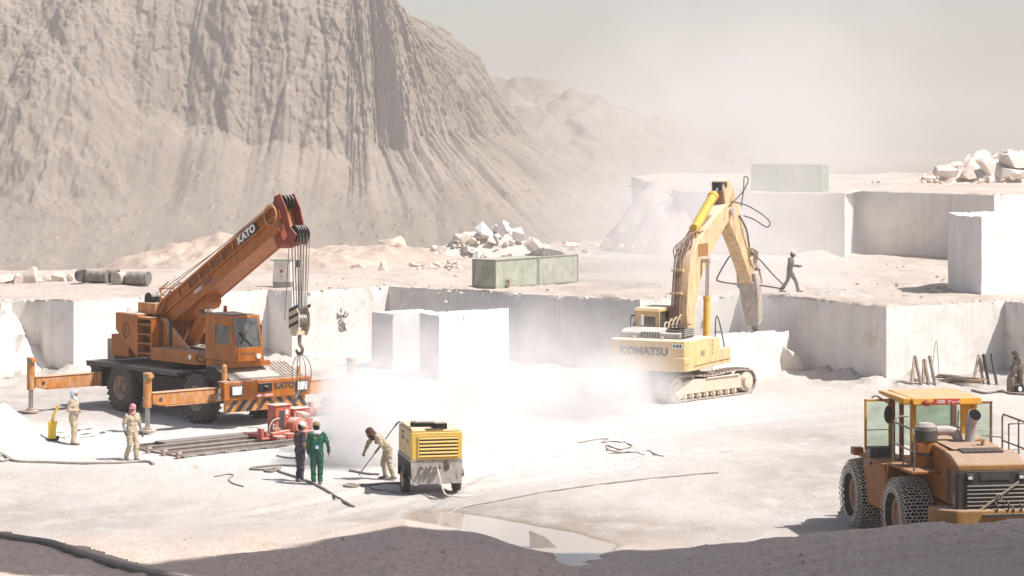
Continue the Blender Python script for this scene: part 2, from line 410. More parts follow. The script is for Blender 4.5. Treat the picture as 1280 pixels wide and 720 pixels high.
# ---- the pit floor: one height function, also used to stand things on
PUDDLE = [(525, 641), (560, 637), (610, 645), (665, 655), (715, 664), (765, 679), (755, 700), (690, 706), (600, 690), (540, 665)]
PUD = [Gz(u, v) for u, v in PUDDLE]
def floor_z(X, Y):
    X = np.asarray(X, float); Y = np.asarray(Y, float)
    z = .07 * fbm(X * .12, Y * .12, 1.3, 4) + .022 * fbm(X * .9, Y * .9, 4.2, 3) + (.08 * fbm(X * 1.3, Y * 1.3, 2.2, 5) + .05 * np.clip(fbm(X * 4.2, Y * 4.2, 7.2, 3) - .1, 0, 1)) * (1 - sstep(54, 62, Y))
    # foreground rise
    A = np.interp(X, [-60, -22, -14, -8, -5, -2.6, -.6, 1.4, 3.4, 6.5, 7.9, 9.5, 12, 20, 60], [.9, .3, .3, .32, .5, .8, .5, .0, .15, .80, 1.08, 1.24, 1.40, 1.8, 2])
    W = np.interp(X, [-22, -8, -3, 1, 5, 8, 14], [12, 9, 4.5, 3, 2.6, 2.1, 1.9]); Yc = np.interp(X, [-22, -8, -3, 1.4, 5, 8, 14], [55.5, 56.5, 58, 57.2, 56.4, 54.9, 54.2])
    z = z + A * (1 - sstep(Yc, Yc + W, Y)) + .035 * np.clip(Yc - Y, 0, 8) * np.where(X > 1, .12, .1)
    # puddle hollow
    d = np.full(X.shape, 1e9); cxs = [(p.x, p.y) for p in PUD]
    inside = np.zeros(X.shape, bool)
    for i in range(len(cxs)):
        (ax, ay), (bx, by) = cxs[i], cxs[(i + 1) % len(cxs)]
        t = np.clip(((X - ax) * (bx - ax) + (Y - ay) * (by - ay)) / ((bx - ax) ** 2 + (by - ay) ** 2), 0, 1)
        d = np.minimum(d, np.hypot(X - ax - t * (bx - ax), Y - ay - t * (by - ay)))
        cond = ((ay > Y) != (by > Y)) & (X < (bx - ax) * (Y - ay) / (by - ay + 1e-12) + ax); inside ^= cond
    sd_ = np.where(inside, -d, d) + .16 * fbm(X * .9, Y * .5, 8., 3)
    z = z * np.where(sd_ < 1.2, np.where(Y > 60, .25 + .75 * sstep(0, 1.2, sd_), 1), 1) - .16 * (1 - sstep(-.5, .35, sd_)) * np.where(Y > 58.5, 1, 0.6)
    # ledge in the lower left corner
    lx = np.interp(Y, [44, 48, 51.4, 53.8, 56, 60], [-4.0, -6.6, -9.0, -11.6, -15, -24]) + .18 * fbm(X * .7, Y * .7, 2.2, 3)
    z = z + 1.0 * sstep(.0, .2, lx - X) * (Y < 62)
    # ruts left by tyres, running across the foreground
    for y0, k, wv in ((56.6, .05, .16), (55.6, .045, .16), (54.5, .03, .2), (53.3, .03, .2), (51.9, .02, .2), (50.6, .0, .2)):
        yy = y0 + k * X + .3 * np.sin(X * .16 + y0)
        z = z - .085 * np.exp(-((Y - yy) / wv) ** 2) * (1 + .35 * np.sin(X * 16 + 3 * (Y - yy) / wv)) * sstep(-9, -5, X) * (1 - sstep(9, 14, X)) + .035 * np.exp(-((Y - yy - .33) / .16) ** 2) * sstep(-9, -5, X)
    # wide wheel tracks over the open floor
    for cx_, cy2, rad in ((30, 60, 33.), (30, 60, 35.2), (22, 48, 31.), (22, 48, 33.1), (-6, 130, 49.), (-6, 130, 51.2), (14, 120, 44.), (14, 120, 46.2)):
        r_ = np.hypot(X - cx_, Y - cy2) - rad - .5 * fbm(X * .1, Y * .1, rad, 2)
        z = z + (-.07 * np.exp(-(r_ / .28) ** 2) * (1 + .4 * np.sin((X + Y) * 9)) + .04 * np.exp(-((np.abs(r_) - .42) / .14) ** 2)) * sstep(62, 66, Y) * sstep(.0, .3, fbm(X * .07, Y * .07, rad, 2) + .15)
    z = z + .03 * fbm(X * 1.8, Y * 1.8, 5.2, 3) * sstep(62, 68, Y)
    # heap of white powder by the left edge, crumbs along the foot of the walls
    z = z + 1.25 * np.exp(-(((X + 17.6) / 1.7) ** 2 + ((Y - 79.5) / 2.2) ** 2) ** 1.4) * (1 + .35 * fbm(X * 1.1, Y * 1.1, 6., 4))
    dw = seg_dist(X, Y, T1)
    z = z + np.clip(.32 + .5 * fbm(X * .5, Y * .5, 9.1, 4), 0, 1) * (1 - sstep(.0, 2.6, dw)) * (1 + .5 * fbm(X * 2.3, Y * 2.3, 3.3, 3))
    z = z - 17 * sstep(62, 95, np.abs(X))
    return z
def FP(u, v):
    """the first floor point that photo pixel (u, v) looks at"""
    t = np.concatenate([np.arange(44, 120, .05)]); x = (u - 640) / FPX * t; z = CAM_H - (v - VHOR) / FPX * t
    k = int(np.argmax(z <= floor_z(x, t))); p = Vector((x[k], t[k], 0)); p.z = float(floor_z(p.x, p.y)); return p
xs = np.concatenate([np.linspace(-100, -26, 38)[:-1], np.arange(-26, 27, .13), np.linspace(27, 100, 38)])
ys = np.concatenate([np.linspace(-40, 46, 20)[:-1], np.arange(46, 62, .085), np.arange(62, 82, .16), np.arange(82, 113, .24), np.linspace(113, 135, 8)])
XX, YY = np.meshgrid(xs, ys, indexing='ij')
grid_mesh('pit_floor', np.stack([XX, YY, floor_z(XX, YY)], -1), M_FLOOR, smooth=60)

# ---- quarry benches: sawn faces below, rough top behind
def bench(name, pl, zb, zt, back, step, wallmat, topmat, seed, rows=15, lip=.16, floor_under=None):
    pts, amp = densify(pl, step); n = len(pts)
    tan = np.gradient(pts[:, :2], axis=0); tan /= np.linalg.norm(tan, axis=1)[:, None] + 1e-9
    # sharp corners: use one-sided segment normals averaged lightly
    nor = np.stack([tan[:, 1], -tan[:, 0]], -1)
    s = np.concatenate([[0], np.cumsum(np.linalg.norm(np.diff(pts[:, :2], axis=0), axis=1))])
    rowsP = []
    chip = np.clip(fbm(s * .8, seed, 2.1, 5) - .12, 0, 1) * 1.0 + np.clip(fbm(s * 3.1, seed, 7.1, 3) - .02, 0, 1) * .6
    for k in range(rows):
        t = k / (rows - 1); z = zb + (zt - zb) * t
        d = amp * fbm(s * .45, z * .5, seed, 5) * 1.5 + .012 * fbm(s * 2, z * 2, seed + 3, 3) + np.where(amp > .3, (.5 - t) * 1.6, 0)
        d = d + .05 * np.clip(fbm(s * .3, z * .3, seed + 9, 3), 0, 1)
        p = np.empty((n, 3)); p[:, :2] = pts[:, :2] + nor * d[:, None]; p[:, 2] = z
        if k == rows - 1: p[:, :2] -= nor * (chip * .22)[:, None]; p[:, 2] -= chip * .10
        if k == rows - 2: p[:, :2] -= nor * (chip * .03)[:, None]; p[:, 2] += .12 - chip * .10
        rowsP.append(p)
    edge = rowsP[-1]; nr = 46
    bx = np.interp(np.linspace(0, 1, n), np.linspace(0, 1, len(back)), [b[0] for b in back]); by = np.interp(np.linspace(0, 1, n), np.linspace(0, 1, len(back)), [b[1] for b in back])
    for k in range(1, nr):
        t = (k / (nr - 1)) ** 1.7
        p = np.empty((n, 3)); p[:, 0] = edge[:, 0] * (1 - t) + bx * t; p[:, 1] = edge[:, 1] * (1 - t) + by * t
        dd = np.hypot(p[:, 0] - edge[:, 0], p[:, 1] - edge[:, 1])
        p[:, 2] = zt + .16 * fbm(p[:, 0] * .2, p[:, 1] * .2, seed + 1, 4) + .09 * fbm(p[:, 0] * 1.1, p[:, 1] * 1.1, seed + 2, 3) + lip * np.exp(-((dd - .7) / .6) ** 2) * np.clip(fbm(s * .35, seed, 4.4, 3) * 2, 0, 1.3)
        if k == 1: p[:, 2] = np.minimum(p[:, 2], edge[:, 2] + .1)
        rowsP.append(p)
    last = rowsP[-1]
    for dz, dy in ((-3, 5), (-10, 16), (-20, 34)):
        p = last.copy(); p[:, 1] += dy; p[:, 2] = zt + dz; rowsP.append(p)
    P = np.stack(rowsP, 1)
    mi = np.zeros((P.shape[0] - 1, P.shape[1] - 1), int); mi[:, rows - 1:] = 1
    return grid_mesh(name, P, [wallmat, topmat], mi, smooth=32)
bench('lower_terrain', T1, -.6, ZT1, [(-110, 126), (-62, 123), (-30, 124), (-15, 128), (-8, 150), (10, 165), (40, 170), (80, 168)], .16, M_WALL, M_TOP, 3.7)
T2_PX = [(850, 317, .06), (1056, 321.5, .05), (1068, 315, .05), (1243, 326, .05), (1400, 316, .06), (1700, 325, .1)]
def g2(u, v):
    d = FPX * (CAM_H - ZT1) / (v - VHOR); return Vector(((u - 640) * d / FPX, d, ZT2))
T2 = [(Vector((10.3, 205, ZT2)), .3), (Vector((10.0, 170, ZT2)), .3)] + [(g2(u, v), a) for u, v, a in T2_PX]
bench('upper_terrain', T2, ZT1 - .5, ZT2, [(14, 222), (16, 222), (20, 220), (32, 219), (45, 219), (62, 219), (80, 219), (105, 218)], .2, M_WALL, M_TOP, 8.2)

# ---- rubble and soil banks
def bank(name, cx, cy, rx, ry, h, z0, m, seed, p=1.6, rough=.5, n=90):
    u = np.linspace(-1.25, 1.25, n); U, V = np.meshgrid(u, u, indexing='ij')
    X = cx + U * rx; Y = cy + V * ry
    r = np.sqrt(U ** 2 + V ** 2) + .16 * fbm(X * .25, Y * .25, seed, 4)
    f = np.clip(1 - r ** p, -.3, 1)
    z = z0 + h * f * (1 + rough * fbm(X * .35, Y * .35, seed + 2, 5)) + .3 * rough * np.clip(f * 3, 0, 1) * ridged(X * .5, Y * .5, seed + 5, 4) - .3
    return grid_mesh(name, np.stack([X, Y, z], -1), m, smooth=35)
bank('spoil_terrain', -15.0, 132, 8.6, 7, 1.2, ZT1 - .2, M_SPOIL, 5.1, 2.0, .8, 150)
bank('low_spoil_terrain', -8.0, 136, 6.0, 7, 1.0, ZT1 - .15, M_SPOIL, 6.4, 1.8, .6, 120)
bank('stone_terrain', -1.4, 138, 6.5, 7, .6, ZT1 - .2, M_TOP, 7.9, 1.6, .8, 120)
bank('corner_terrain', 9.6, 150, 4.2, 10, 4.0, ZT1 - .2, M_TOP, 2.9, 1.7, .5, 110)
bank('top_terrain', 42, 190, 26, 16, .9, ZT2 - .2, M_TOP, 4.9, 2.0, .4, 120)
bank('white_sand_terrain', 17.6, 138.5, 2.4, 3, .8, ZT1 - .2, M_TOP, 1.9, 1.4, .3, 60)
bank('rim_terrain', 14.4, 104.4, 1.8, 1.2, .55, ZT1 - .05, M_FLOOR, 3.3, 1.6, .5, 60)
bank('rubble_terrain', -1.1, 136.6, 4.8, 2.8, 2.0, ZT1 - .15, M_ROCK, 2.2, 1.3, .5, 70)
bank('upper_rubble_terrain', 36.6, 178, 7.2, 4.0, 2.5, ZT2 - .1, M_ROCK, 6.2, 1.2, .9, 110)

# ---- valley, mountain and the far hill
v_ = np.linspace(-1, 1, 60); VX, VY = np.meshgrid(np.sign(v_) * np.abs(v_) ** 1.8 * 3200, 120 + (np.linspace(0, 1, 60) ** 1.8) * 4200, indexing='ij')
M_HILL = bpy.data.materials.new('mountain_rock'); M_HILL.use_nodes = True
def _hill():
    nt = M_HILL.node_tree; b = nt.nodes['Principled BSDF']; geo = nt.nodes.new('ShaderNodeNewGeometry'); vec = geo.outputs['Position']
    a = _noise(nt, vec, .05, 6, .65); f = _noise(nt, vec, .5, 6, .75); g = _noise(nt, vec, 1.7, 4, .8)
    c = _mix(nt, _maprange(nt, a, .35, .65), (.245, .205, .168), (.34, .288, .24))
    c = _mix(nt, _maprange(nt, f, .5, .75, 0, .6), c, (.20, .165, .135))
    c = _mix(nt, _maprange(nt, g, .58, .66, 0, .85), c, (.12, .098, .08)); st_ = _noise(nt, _scaled(nt, vec, (1, 1, .12)), .22, 5, .7); c = _mix(nt, _maprange(nt, st_, .5, .68, 0, .45), c, (.19, .15, .12))
    nt.links.new(c, b.inputs['Base Color']); b.inputs['Roughness'].default_value = 1; b.inputs['Specular IOR Level'].default_value = .1
    bn = nt.nodes.new('ShaderNodeBump'); bn.inputs['Strength'].default_value = .4; bn.inputs['Distance'].default_value = 1.0
    nt.links.new(_math(nt, 'ADD', f, _math(nt, 'MULTIPLY', g, .5)), bn.inputs['Height']); nt.links.new(bn.outputs[0], b.inputs['Normal'])
_hill()
grid_mesh('valley_ground', np.stack([VX, VY, -17 + 1.2 * fbm(VX * .01, VY * .01, .3, 3)], -1), M_HILL)
def mountain():
    RAD, CX, Y0 = 78., -34., 448.
    L1 = 190.; La = RAD * math.pi / 2
    s = np.concatenate([np.linspace(0, 60, 60)[:-1], np.arange(60, L1 + La, .30), np.linspace(L1 + La, L1 + La + 160, 90)])
    prof_q = [-14, 0, 20, 44, 47, 50, 55, 62, 73, 90, 120]; prof_z = [-20, -16, -4, 11, 15.5, 20.5, 27.5, 33.5, 39.5, 45, 49]
    q = np.concatenate([np.linspace(-14, 0, 14)[:-1], np.arange(0, 43, .36), np.arange(43, 64, .15), np.arange(64, 84, .5)])
    S, Q = np.meshgrid(s, q, indexing='ij')
    front = 1 - sstep(L1 - 20, L1 + La * .75, S)          # 1 on the long front, 0 round the corner
    foot = 42 + 9 * fbm(S * .022, .5, 3.7, 3) + 5 * fbm(S * .07, 2.2, 1.1, 4)
    Z = np.interp(Q - (foot - 42) * sstep(8, 38, Q), prof_q, prof_z)
    leftness = 1 - sstep(125, 175, S + 18 * fbm(Q * .03, S * .01, 7.))
    lowf = fbm(S * .022, Q * .012, 3.7, 3)
    # the front face stands higher; its left part is a broken slope without a clear foot
    Z = np.where(Z > 11, 11 + (Z - 11) * (1 + .75 * front), Z) + (8 * fbm(S * .024, .5, 9.3, 3) + 5 * fbm(S * .09, .3, 4.4, 4)) * sstep(14, 42, Q) * (1 - .6 * sstep(50, 70, Q)) * (1 - sstep(L1 + 30, L1 + 90, S))
    Zs = -16 + Q * .62 + np.clip(Q - 30 + 16 * lowf, 0, 99) * .55
    Z = Z * (1 - leftness) + Zs * leftness
    cl = .8 * sstep(-10, 7, Q - foot - 7 * fbm(S * .12, Q * .05, 3.1, 3)) * (1 - leftness)
    rock = np.clip(sstep(-9, 6, Q - 26 - 16 * fbm(S * .018, Q * .03, 14.2, 4)) * leftness, 0, 1)
    wob = 1.7 * fbm(S * .03, Z * .03, 4., 3)
    flute = (ridged(S * .075 + wob * .5, Z * .012, 3.3, 4) - 1.05) * 1.0 * cl * (.35 + .9 * sstep(-.35, .35, fbm(S * .04, Z * .05, 21., 3)))
    crack = -np.clip(1 - np.abs(perlin(S * .07 + wob * .4, Z * .016, 8.8)) * 10, 0, 1) * 1.5 * cl
    w1, e1 = worley(S * .17 + wob * .2, Z * .035 + .2 * wob, 1); w2, e2 = worley(S * .42 + wob * .3, Z * .24, 5); w3, e3 = worley(S * 1.2 + wob * .5, Z * .5, 9)
    blocks = 1.3 * (w1 - .5) + .9 * (w2 - .5) + .6 * (w3 - .5) - .8 * (1 - sstep(0, .10, e1)) - .3 * (1 - sstep(0, .12, e2))
    q1, g1 = worley(S * .11 + wob * .5, Q * .13 + wob * .4, 3); q2, g2_ = worley(S * .32 + wob, Q * .34, 7); q3, g3 = worley(S * .8, Q * .8, 11)
    crags = rock * (2.6 * (q1 - .35) * sstep(0, .35, g1) + 1.3 * (q2 - .4) + .7 * (q3 - .4) + 2.2 * (ridged(S * .045, Q * .05, 3.2, 5) - 1) + 1.2 * fbm(S * .2, Q * .2, 1.7, 4))
    rough = blocks + .5 * fbm(S * .5, Z * .5, 2.6, 3)
    r3, h3 = worley(S * .95, Q * .95, 15)
    scree = .42 * np.where(r3 > .9, 1, 0) * sstep(.08, .4, h3) + .9 * fbm(S * .06, Q * .02, 5.5, 4) + .2 * fbm(S * .35, Q * .25, 3.5, 3) - .5 * np.clip(1 - np.abs(perlin(S * .045 + .5 * wob, Q * .01, 6.1)) * 7, 0, 1)
    Qd = Q - flute * .9 - crack - rough * cl - .25 * crags - .5 * (ridged(S * .9, Z * .8, 4.4, 3) - 1.0) * np.maximum(cl, rock)
    Z = Z + scree * (1 - .6 * np.maximum(cl, rock)) + crags
    Z = Z + sstep(60, 84, Q) * 3.0 * fbm(S * .05, Q * .05, 7.7, 5)
    X = np.empty_like(S); Y = np.empty_like(S)
    a = S < L1; b = (S >= L1) & (S < L1 + La); c = S >= L1 + La
    X[a] = CX - L1 + S[a]; Y[a] = Y0 + Qd[a]
    th = (S - L1) / RAD; rr = RAD - Qd
    rr = np.where(rr < 3, 3 + (rr - 3) * .15, rr)
    X[b] = CX + rr[b] * np.sin(th[b]); Y[b] = Y0 + RAD - rr[b] * np.cos(th[b])
    X[c] = CX + rr[c]; Y[c] = Y0 + RAD + (S[c] - L1 - La)
    return grid_mesh('mountain', np.stack([X, Y, Z], -1), M_HILL, smooth=0)
mountain()
def far_hill():
    x = np.linspace(-60, 330, 420); y = np.linspace(760, 1080, 260); X, Y = np.meshgrid(x, y, indexing='ij')
    ridge = np.interp(X, [-60, 0, 18, 36, 62, 90, 130, 200, 330], [36, 33, 29.5, 24, 14, 3, -7, -12, -14])
    t = (Y - 900) / 140
    z = -18 + (ridge + 18) * np.clip(1 - np.abs(t) ** 1.25, 0, 1) + 4.5 * fbm(X * .02, Y * .02, 3., 6) * np.clip(1.1 - np.abs(t), 0, 1) + 3.4 * (ridged(X * .03, Y * .016, 5., 5) - 1) + 3.0 * (worley(X * .06, Y * .05, 4)[0] - .5) + 1.2 * (worley(X * .2, Y * .15, 6)[0] - .5)
    return grid_mesh('far_hill', np.stack([X, Y, z], -1), M_HILL, smooth=0)
far_hill()

# ---- added unseen shadow caster, out of frame on the right, shaped to shade the foreground
def shade_caster():
    mb = MB()
    for (x0, x1, y0, y1, h, sd) in ((13.9, 18.6, 46.8, 53.2, 30, 1.), (13.6, 19.0, 39.5, 46.8, 44, 2.)):
        n = 26; k = 20
        ring = [(x0, y1), (x0, y0), (x1, y0), (x1, y1)]
        per = []
        for (a, b) in zip(ring, ring[1:] + ring[:1]):
            for i in range(n): per.append((a[0] + (b[0] - a[0]) * i / n, a[1] + (b[1] - a[1]) * i / n))
        per = np.array(per); m = len(per); cx, cy_ = (x0 + x1) / 2, (y0 + y1) / 2; V = []
        for j in range(k + 1):
            z = -1 + (h + 1) * j / k
            d = .35 * fbm(per[:, 0] * .2, per[:, 1] * .2, z * .2 + sd, 4)
            hh = np.interp(per[:, 1], [18, 44, 46, 48.2, 51.2, 53.2], [44, 42, 37, 30.5, 26.6, 21.5]) if sd < 2.5 else np.full(m, h)
            zz = -1 + (hh + 1) * j / k + (j == k) * 1.2 * fbm(per[:, 0] * .3, per[:, 1] * .3, sd, 4)
            for i in range(m):
                dirx, diry = per[i, 0] - cx, per[i, 1] - cy_; l = math.hypot(dirx, diry)
                V.append((per[i, 0] + dirx / l * d[i], per[i, 1] + diry / l * d[i], float(zz[i])))
        F = [(j * m + i, j * m + (i + 1) % m, (j + 1) * m + (i + 1) % m, (j + 1) * m + i) for j in range(k) for i in range(m)]
        F.append(tuple(k * m + i for i in range(m)))
        mb.add(V, F)
    o = mb.build('added_shade_caster', M_WALL); o['kind'] = 'structure'
shade_caster()

# ---- water in the hollow
def puddle():
    m = bpy.data.materials.new('muddy_water'); m.use_nodes = True; b = m.node_tree.nodes['Principled BSDF']
    b.inputs['Base Color'].default_value = (.42, .36, .30, 1); b.inputs['Roughness'].default_value = .04; b.inputs['IOR'].default_value = 1.33
    mb = MB(); pts = [Vector((p.x, p.y)) for p in PUD]; c = sum(pts, Vector((0, 0))) / len(pts)
    pts = [c + (p - c) * 1.12 for p in pts]
    mb.add([(p.x, p.y, -.045) for p in pts], [tuple(range(len(pts)))])
    o = mb.build('puddle_water', m); o['kind'] = 'structure'
puddle()
# ================================================================ paints
ORANGE = mat('crane_orange', (.36, .105, .005), .42, var=.16, vscale=1.6, dust=.6, film=.0, stain=(.22, .07, .02), stain_amt=.8, streak=.12)
ORANGE_OLD = mat('worn_orange', (.46, .165, .016), .6, var=.25, vscale=3, dust=.6, film=.06, stain=(.55, .38, .26), stain_amt=.8, streak=.3)
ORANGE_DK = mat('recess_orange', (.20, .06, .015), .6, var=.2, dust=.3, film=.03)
RED = mat('boom_head_red', (.24, .035, .016), .5, var=.25, dust=.4, film=.03)
RIGRED = mat('rig_red', (.42, .055, .022), .5, var=.25, vscale=4, dust=.9, dustcol=(.7, .64, .58), film=.14)
BLACK = mat('chassis_black', (.014, .013, .012), .6, var=.3, dust=.6, film=.015)
RUBBER = mat('tyre_rubber', (.045, .041, .038), .85, var=.3, vscale=6, dust=.3, film=.12)
RUBCLEAN = mat('dark_rubber', (.022, .02, .019), .8, var=.3, vscale=6, film=.05)
STEEL = mat('grey_steel', (.30, .29, .28), .42, .7, var=.2, dust=.4, film=.15)
ROPE = mat('steel_rope', (.17, .16, .15), .55, .4, var=.2)
CHROME = mat('piston_chrome', (.55, .55, .56), .18, 1., var=.05)
DECK = mat('dusty_deck', (.06, .055, .05), .8, var=.3, dust=.85, film=.12)
DARKP = mat('dark_grille', (.03, .03, .03), .5, var=.2, film=.12)
LAMP = mat('lamp_lens', (.75, .75, .72), .12, var=.05)
LETTER = mat('letter_black', (.02, .02, .02), .6, var=.1, film=.1)
LETTER_W = mat('letter_white', (.78, .76, .72), .6, var=.06)
REDLENS = mat('red_lens', (.45, .03, .02), .25)
SKIN = mat('skin', (.30, .165, .10), .55, var=.06)
SEAT = mat('seat_black', (.04, .04, .04), .8)
GL_DARK = glass('cab_glass', (.36, .39, .38), .10)
GL_GREEN = glass('green_glass', (.84, .93, .87), .06)
GREENBAND = mat('green_band', (.10, .25, .18), .6, film=.2)

def tyre_meshes(Rt, W, rim_r, lugs=26, name='wheel'):
    """local axis x; returns tyre mesh and rim mesh (centre at origin)"""
    mb = MB(); h = W / 2
    prof = [(rim_r, -h * .82), (rim_r + .05, -h * .9), (Rt * .80, -h), (Rt * .93, -h * .96), (Rt * .985, -h * .8), (Rt, -h * .4), (Rt, h * .4), (Rt * .985, h * .8), (Rt * .93, h * .96), (Rt * .80, h), (rim_r + .05, h * .9), (rim_r, h * .82), (rim_r, -h * .82)]
    mb.lathe(prof, (0, 0, 0), (1, 0, 0), 48)
    for i in range(lugs):
        a = 2 * math.pi * i / lugs
        for sgn in (-1, 1):
            aa = a + (math.pi / lugs if sgn > 0 else 0)
            rot = Matrix.Rotation(aa, 3, 'X') @ Matrix.Rotation(sgn * .45, 3, 'Z')
            c = Matrix.Rotation(aa, 3, 'X') @ Vector((sgn * h * .52, 0, Rt + .012))
            mb.box(c, (h * 1.0, Rt * .095, .05), rot)
    t = mb.mesh('tyre', RUBBER)
    mb = MB()
    mb.lathe([(0, .12 * W), (rim_r * .28, .16 * W), (rim_r * .32, .02 * W), (rim_r * .62, .0), (rim_r * .68, h * .35), (rim_r * .9, h * .55), (rim_r * .96, h * .8), (rim_r * 1.06, h * .86), (rim_r * 1.06, -h * .8), (0, -h * .6)], (0, 0, 0), (1, 0, 0), 32)
    for i in range(10):
        a = 2 * math.pi * i / 10
        mb.cyl((.02 * W, rim_r * .47 * math.cos(a), rim_r * .47 * math.sin(a)), (.02 * W + .04, rim_r * .47 * math.cos(a), rim_r * .47 * math.sin(a)), .025, n=6)
    return t, mb
def put(name, me, parent, loc=(0, 0, 0), rot=(0, 0, 0)):
    o = bpy.data.objects.new(name, me); COL.objects.link(o); o.parent = parent; o.location = loc; o.rotation_euler = rot; return o

# ================================================================ the mobile crane
def make_crane():
    fx, fy = .66, -.75
    C = thing('mobile_crane', 'orange rough terrain crane with raised boom and outriggers spread beside the sawn wall', 'crane', (-10.2, 86.1, 0.0), head(fx, fy))
    # -- carrier
    mb = MB()
    mb.span((-1.0, -6.9, .95), (1.0, 1.9, 1.45)); mb.span((-1.2, -6.95, 1.1), (1.2, -5.5, 1.5))
    for s in (-1, 1):
        mb.span((s * 1.0, -3.6, .8), (s * 1.35, -.9, 1.45)); mb.span((s * .55, -3.5, .62), (s * 1.3, -2.6, .9))
        mb.span((s * 1.0, -6.9, .9), (s * 1.45, -5.75, 1.45))
    for y in (.27, -4.68): mb.cyl((-1.0, y, .86), (1.0, y, .86), .2, n=12); mb.ball((0, y, .86), .36)
    mb.build('chassis', BLACK, C, .015)
    mb = MB()
    mb.span((-1.55, -7.0, 1.62), (1.55, -.85, 1.70)); mb.span((-1.6, -7.0, 1.56), (-1.5, -.85, 1.72)); mb.span((1.5, -7.0, 1.56), (1.6, -.85, 1.72))
    mb.span((-1.55, -7.05, 1.5), (1.55, -6.95, 1.72)); mb.span((-1.5, -6.9, 1.45), (1.5, -6.2, 1.62))
    mb.build('deck', DECK, C, .012)
    # mudguards: arched plates over every wheel
    for s in (-1, 1):
        for y0, zt in ((.27, 1.86), (-4.68, 1.74)):
            mb = MB(); prof = []
            for i in range(13):
                a = R(18 + 144 * i / 12); prof.append((y0 - 1.18 * math.cos(a), .86 + (zt - .86) * math.sin(a)))
            inner = [(y0 + (p[0] - y0) * .955, .86 + (p[1] - .86) * .955) for p in prof]
            mb.prism(prof + inner[::-1], 'x', s * .9, s * 1.42); mb.build('mudguard', BLACK, C)
    # -- front hood and light sheet over the engine
    mb = MB()
    mb.prism([(.9, 1.55), (.9, 2.05), (1.35, 2.08), (2.45, 1.66), (2.45, 1.5)], 'x', -1.55, 1.55); mb.build('front_hood', BLACK, C, .02)
    mb = MB()
    mb.add([(-.35, 1.36, 2.085), (1.05, 1.36, 2.085), (1.15, 2.42, 1.685), (-.55, 2.42, 1.685), (-.35, 1.36, 2.10), (1.05, 1.36, 2.10), (1.15, 2.42, 1.70), (-.55, 2.42, 1.70)],
           [(0,3,2,1), (4,5,6,7), (0,1,5,4), (2,3,7,6), (1,2,6,5), (0,4,7,3)]); mb.build('hood_plate', mat('bare_sheet', (.45, .43, .42), .5, .2, dust=.5, film=.3), C)
    mb = MB()
    for i in range(6): mb.span((-1.5 + .16 * i, 1.45, 2.075 - .0), (-1.42 + .16 * i, 2.3, 2.10)) if False else mb.box((-1.48 + .15 * i, 1.9, 1.885), (.05, 1.05, .02), Matrix.Rotation(-.365, 3, 'X'))
    mb.build('hood_slats', DECK, C)
    # -- bumper, hazard plate, headlamps
    mb = MB(); mb.span((-1.75, 2.3, .98), (1.95, 2.62, 1.6)); mb.span((-1.75, 2.2, 1.6), (1.95, 2.6, 1.64)); mb.build('bumper', ORANGE, C, .02)
    mb = MB(); mb.span((-1.6, 2.36, .55), (1.8, 2.5, .97)); hz = mb.build('hazard_plate', ORANGE_OLD, C, .006)
    mb = MB()
    for i in range(8):
        x = -1.45 + i * .43; d = .17 if i < 4 else -.17
        mb.prism([(x - .1 - d, .57), (x + .1 - d, .57), (x + .1 + d, .95), (x - .1 + d, .95)], 'y', 2.5, 2.506)
    mb.build('stripes', LETTER, hz)
    for x in (-1.34, 1.45):
        mb = MB(); mb.span((x - .25, 2.62, 1.12), (x + .25, 2.68, 1.5)); hl = mb.build('headlight', DARKP, C, .02)
        mb = MB(); mb.span((x - .2, 2.68, 1.17), (x + .2, 2.695, 1.45)); mb.build('lens', LAMP, hl, .01)
    mb = MB(); mb.span((-.05, 2.62, 1.2), (.52, 2.66, 1.5)); mb.cyl((.24, 2.6, 1.34), (.24, 2.85, 1.34), .07); mb.build('tow_hitch', BLACK, C, .01)
    mb = MB(); mb.span((-.1, 2.63, 1.03), (.62, 2.645, 1.12)); mb.build('number_plate', mat('faded_pink', (.6, .3, .28), .7, var=.3, vscale=14), C)
    lettering('KATO', .29, LETTER, C, (-.60, 2.63, 1.36), (-1, 0, 0), (0, 0, 1), 1.12, .013)
    for x, z in ((1.92, 1.75),):
        mb = MB(); mb.cyl((1.62, 2.15, 1.6), (1.62, 2.15, 2.1), .10); mb.ball((1.62, 2.15, 2.1), .1); mb.build('corner_post', ORANGE_OLD, C)
    mb = MB()
    for k in range(9):
        a = k * 1.3
        mb.tube(catmull([(1.75, 2.25, 1.5 - .06 * k), (1.95 + .1 * math.sin(a), 2.45, 1.4 - .05 * k), (2.02, 2.3 + .12 * math.cos(a), 1.15 - .02 * k), (1.8, 2.0, 1.0 + .05 * math.sin(a))], 5), .028, 6)
    mb.build('hydraulic_hoses', mat('dirty_hose', (.2, .18, .16), .8, dust=.6, film=.4), C)
    # -- wheels
    t, rb = tyre_meshes(.86, .58, .43)
    rim = rb.mesh('rim', mat('rim_rust', (.20, .13, .085), .7, var=.35, vscale=5, dust=.5, film=.3))
    for s, y, st in ((1, .27, 0), (-1, .27, 0), (1, -4.68, 0), (-1, -4.68, 0)):
        wv = put('wheel', t, C, (s * 1.31, y, .86), (random.random() * .2, 0, 0 if s > 0 else math.pi)); put('rim', rim, wv)
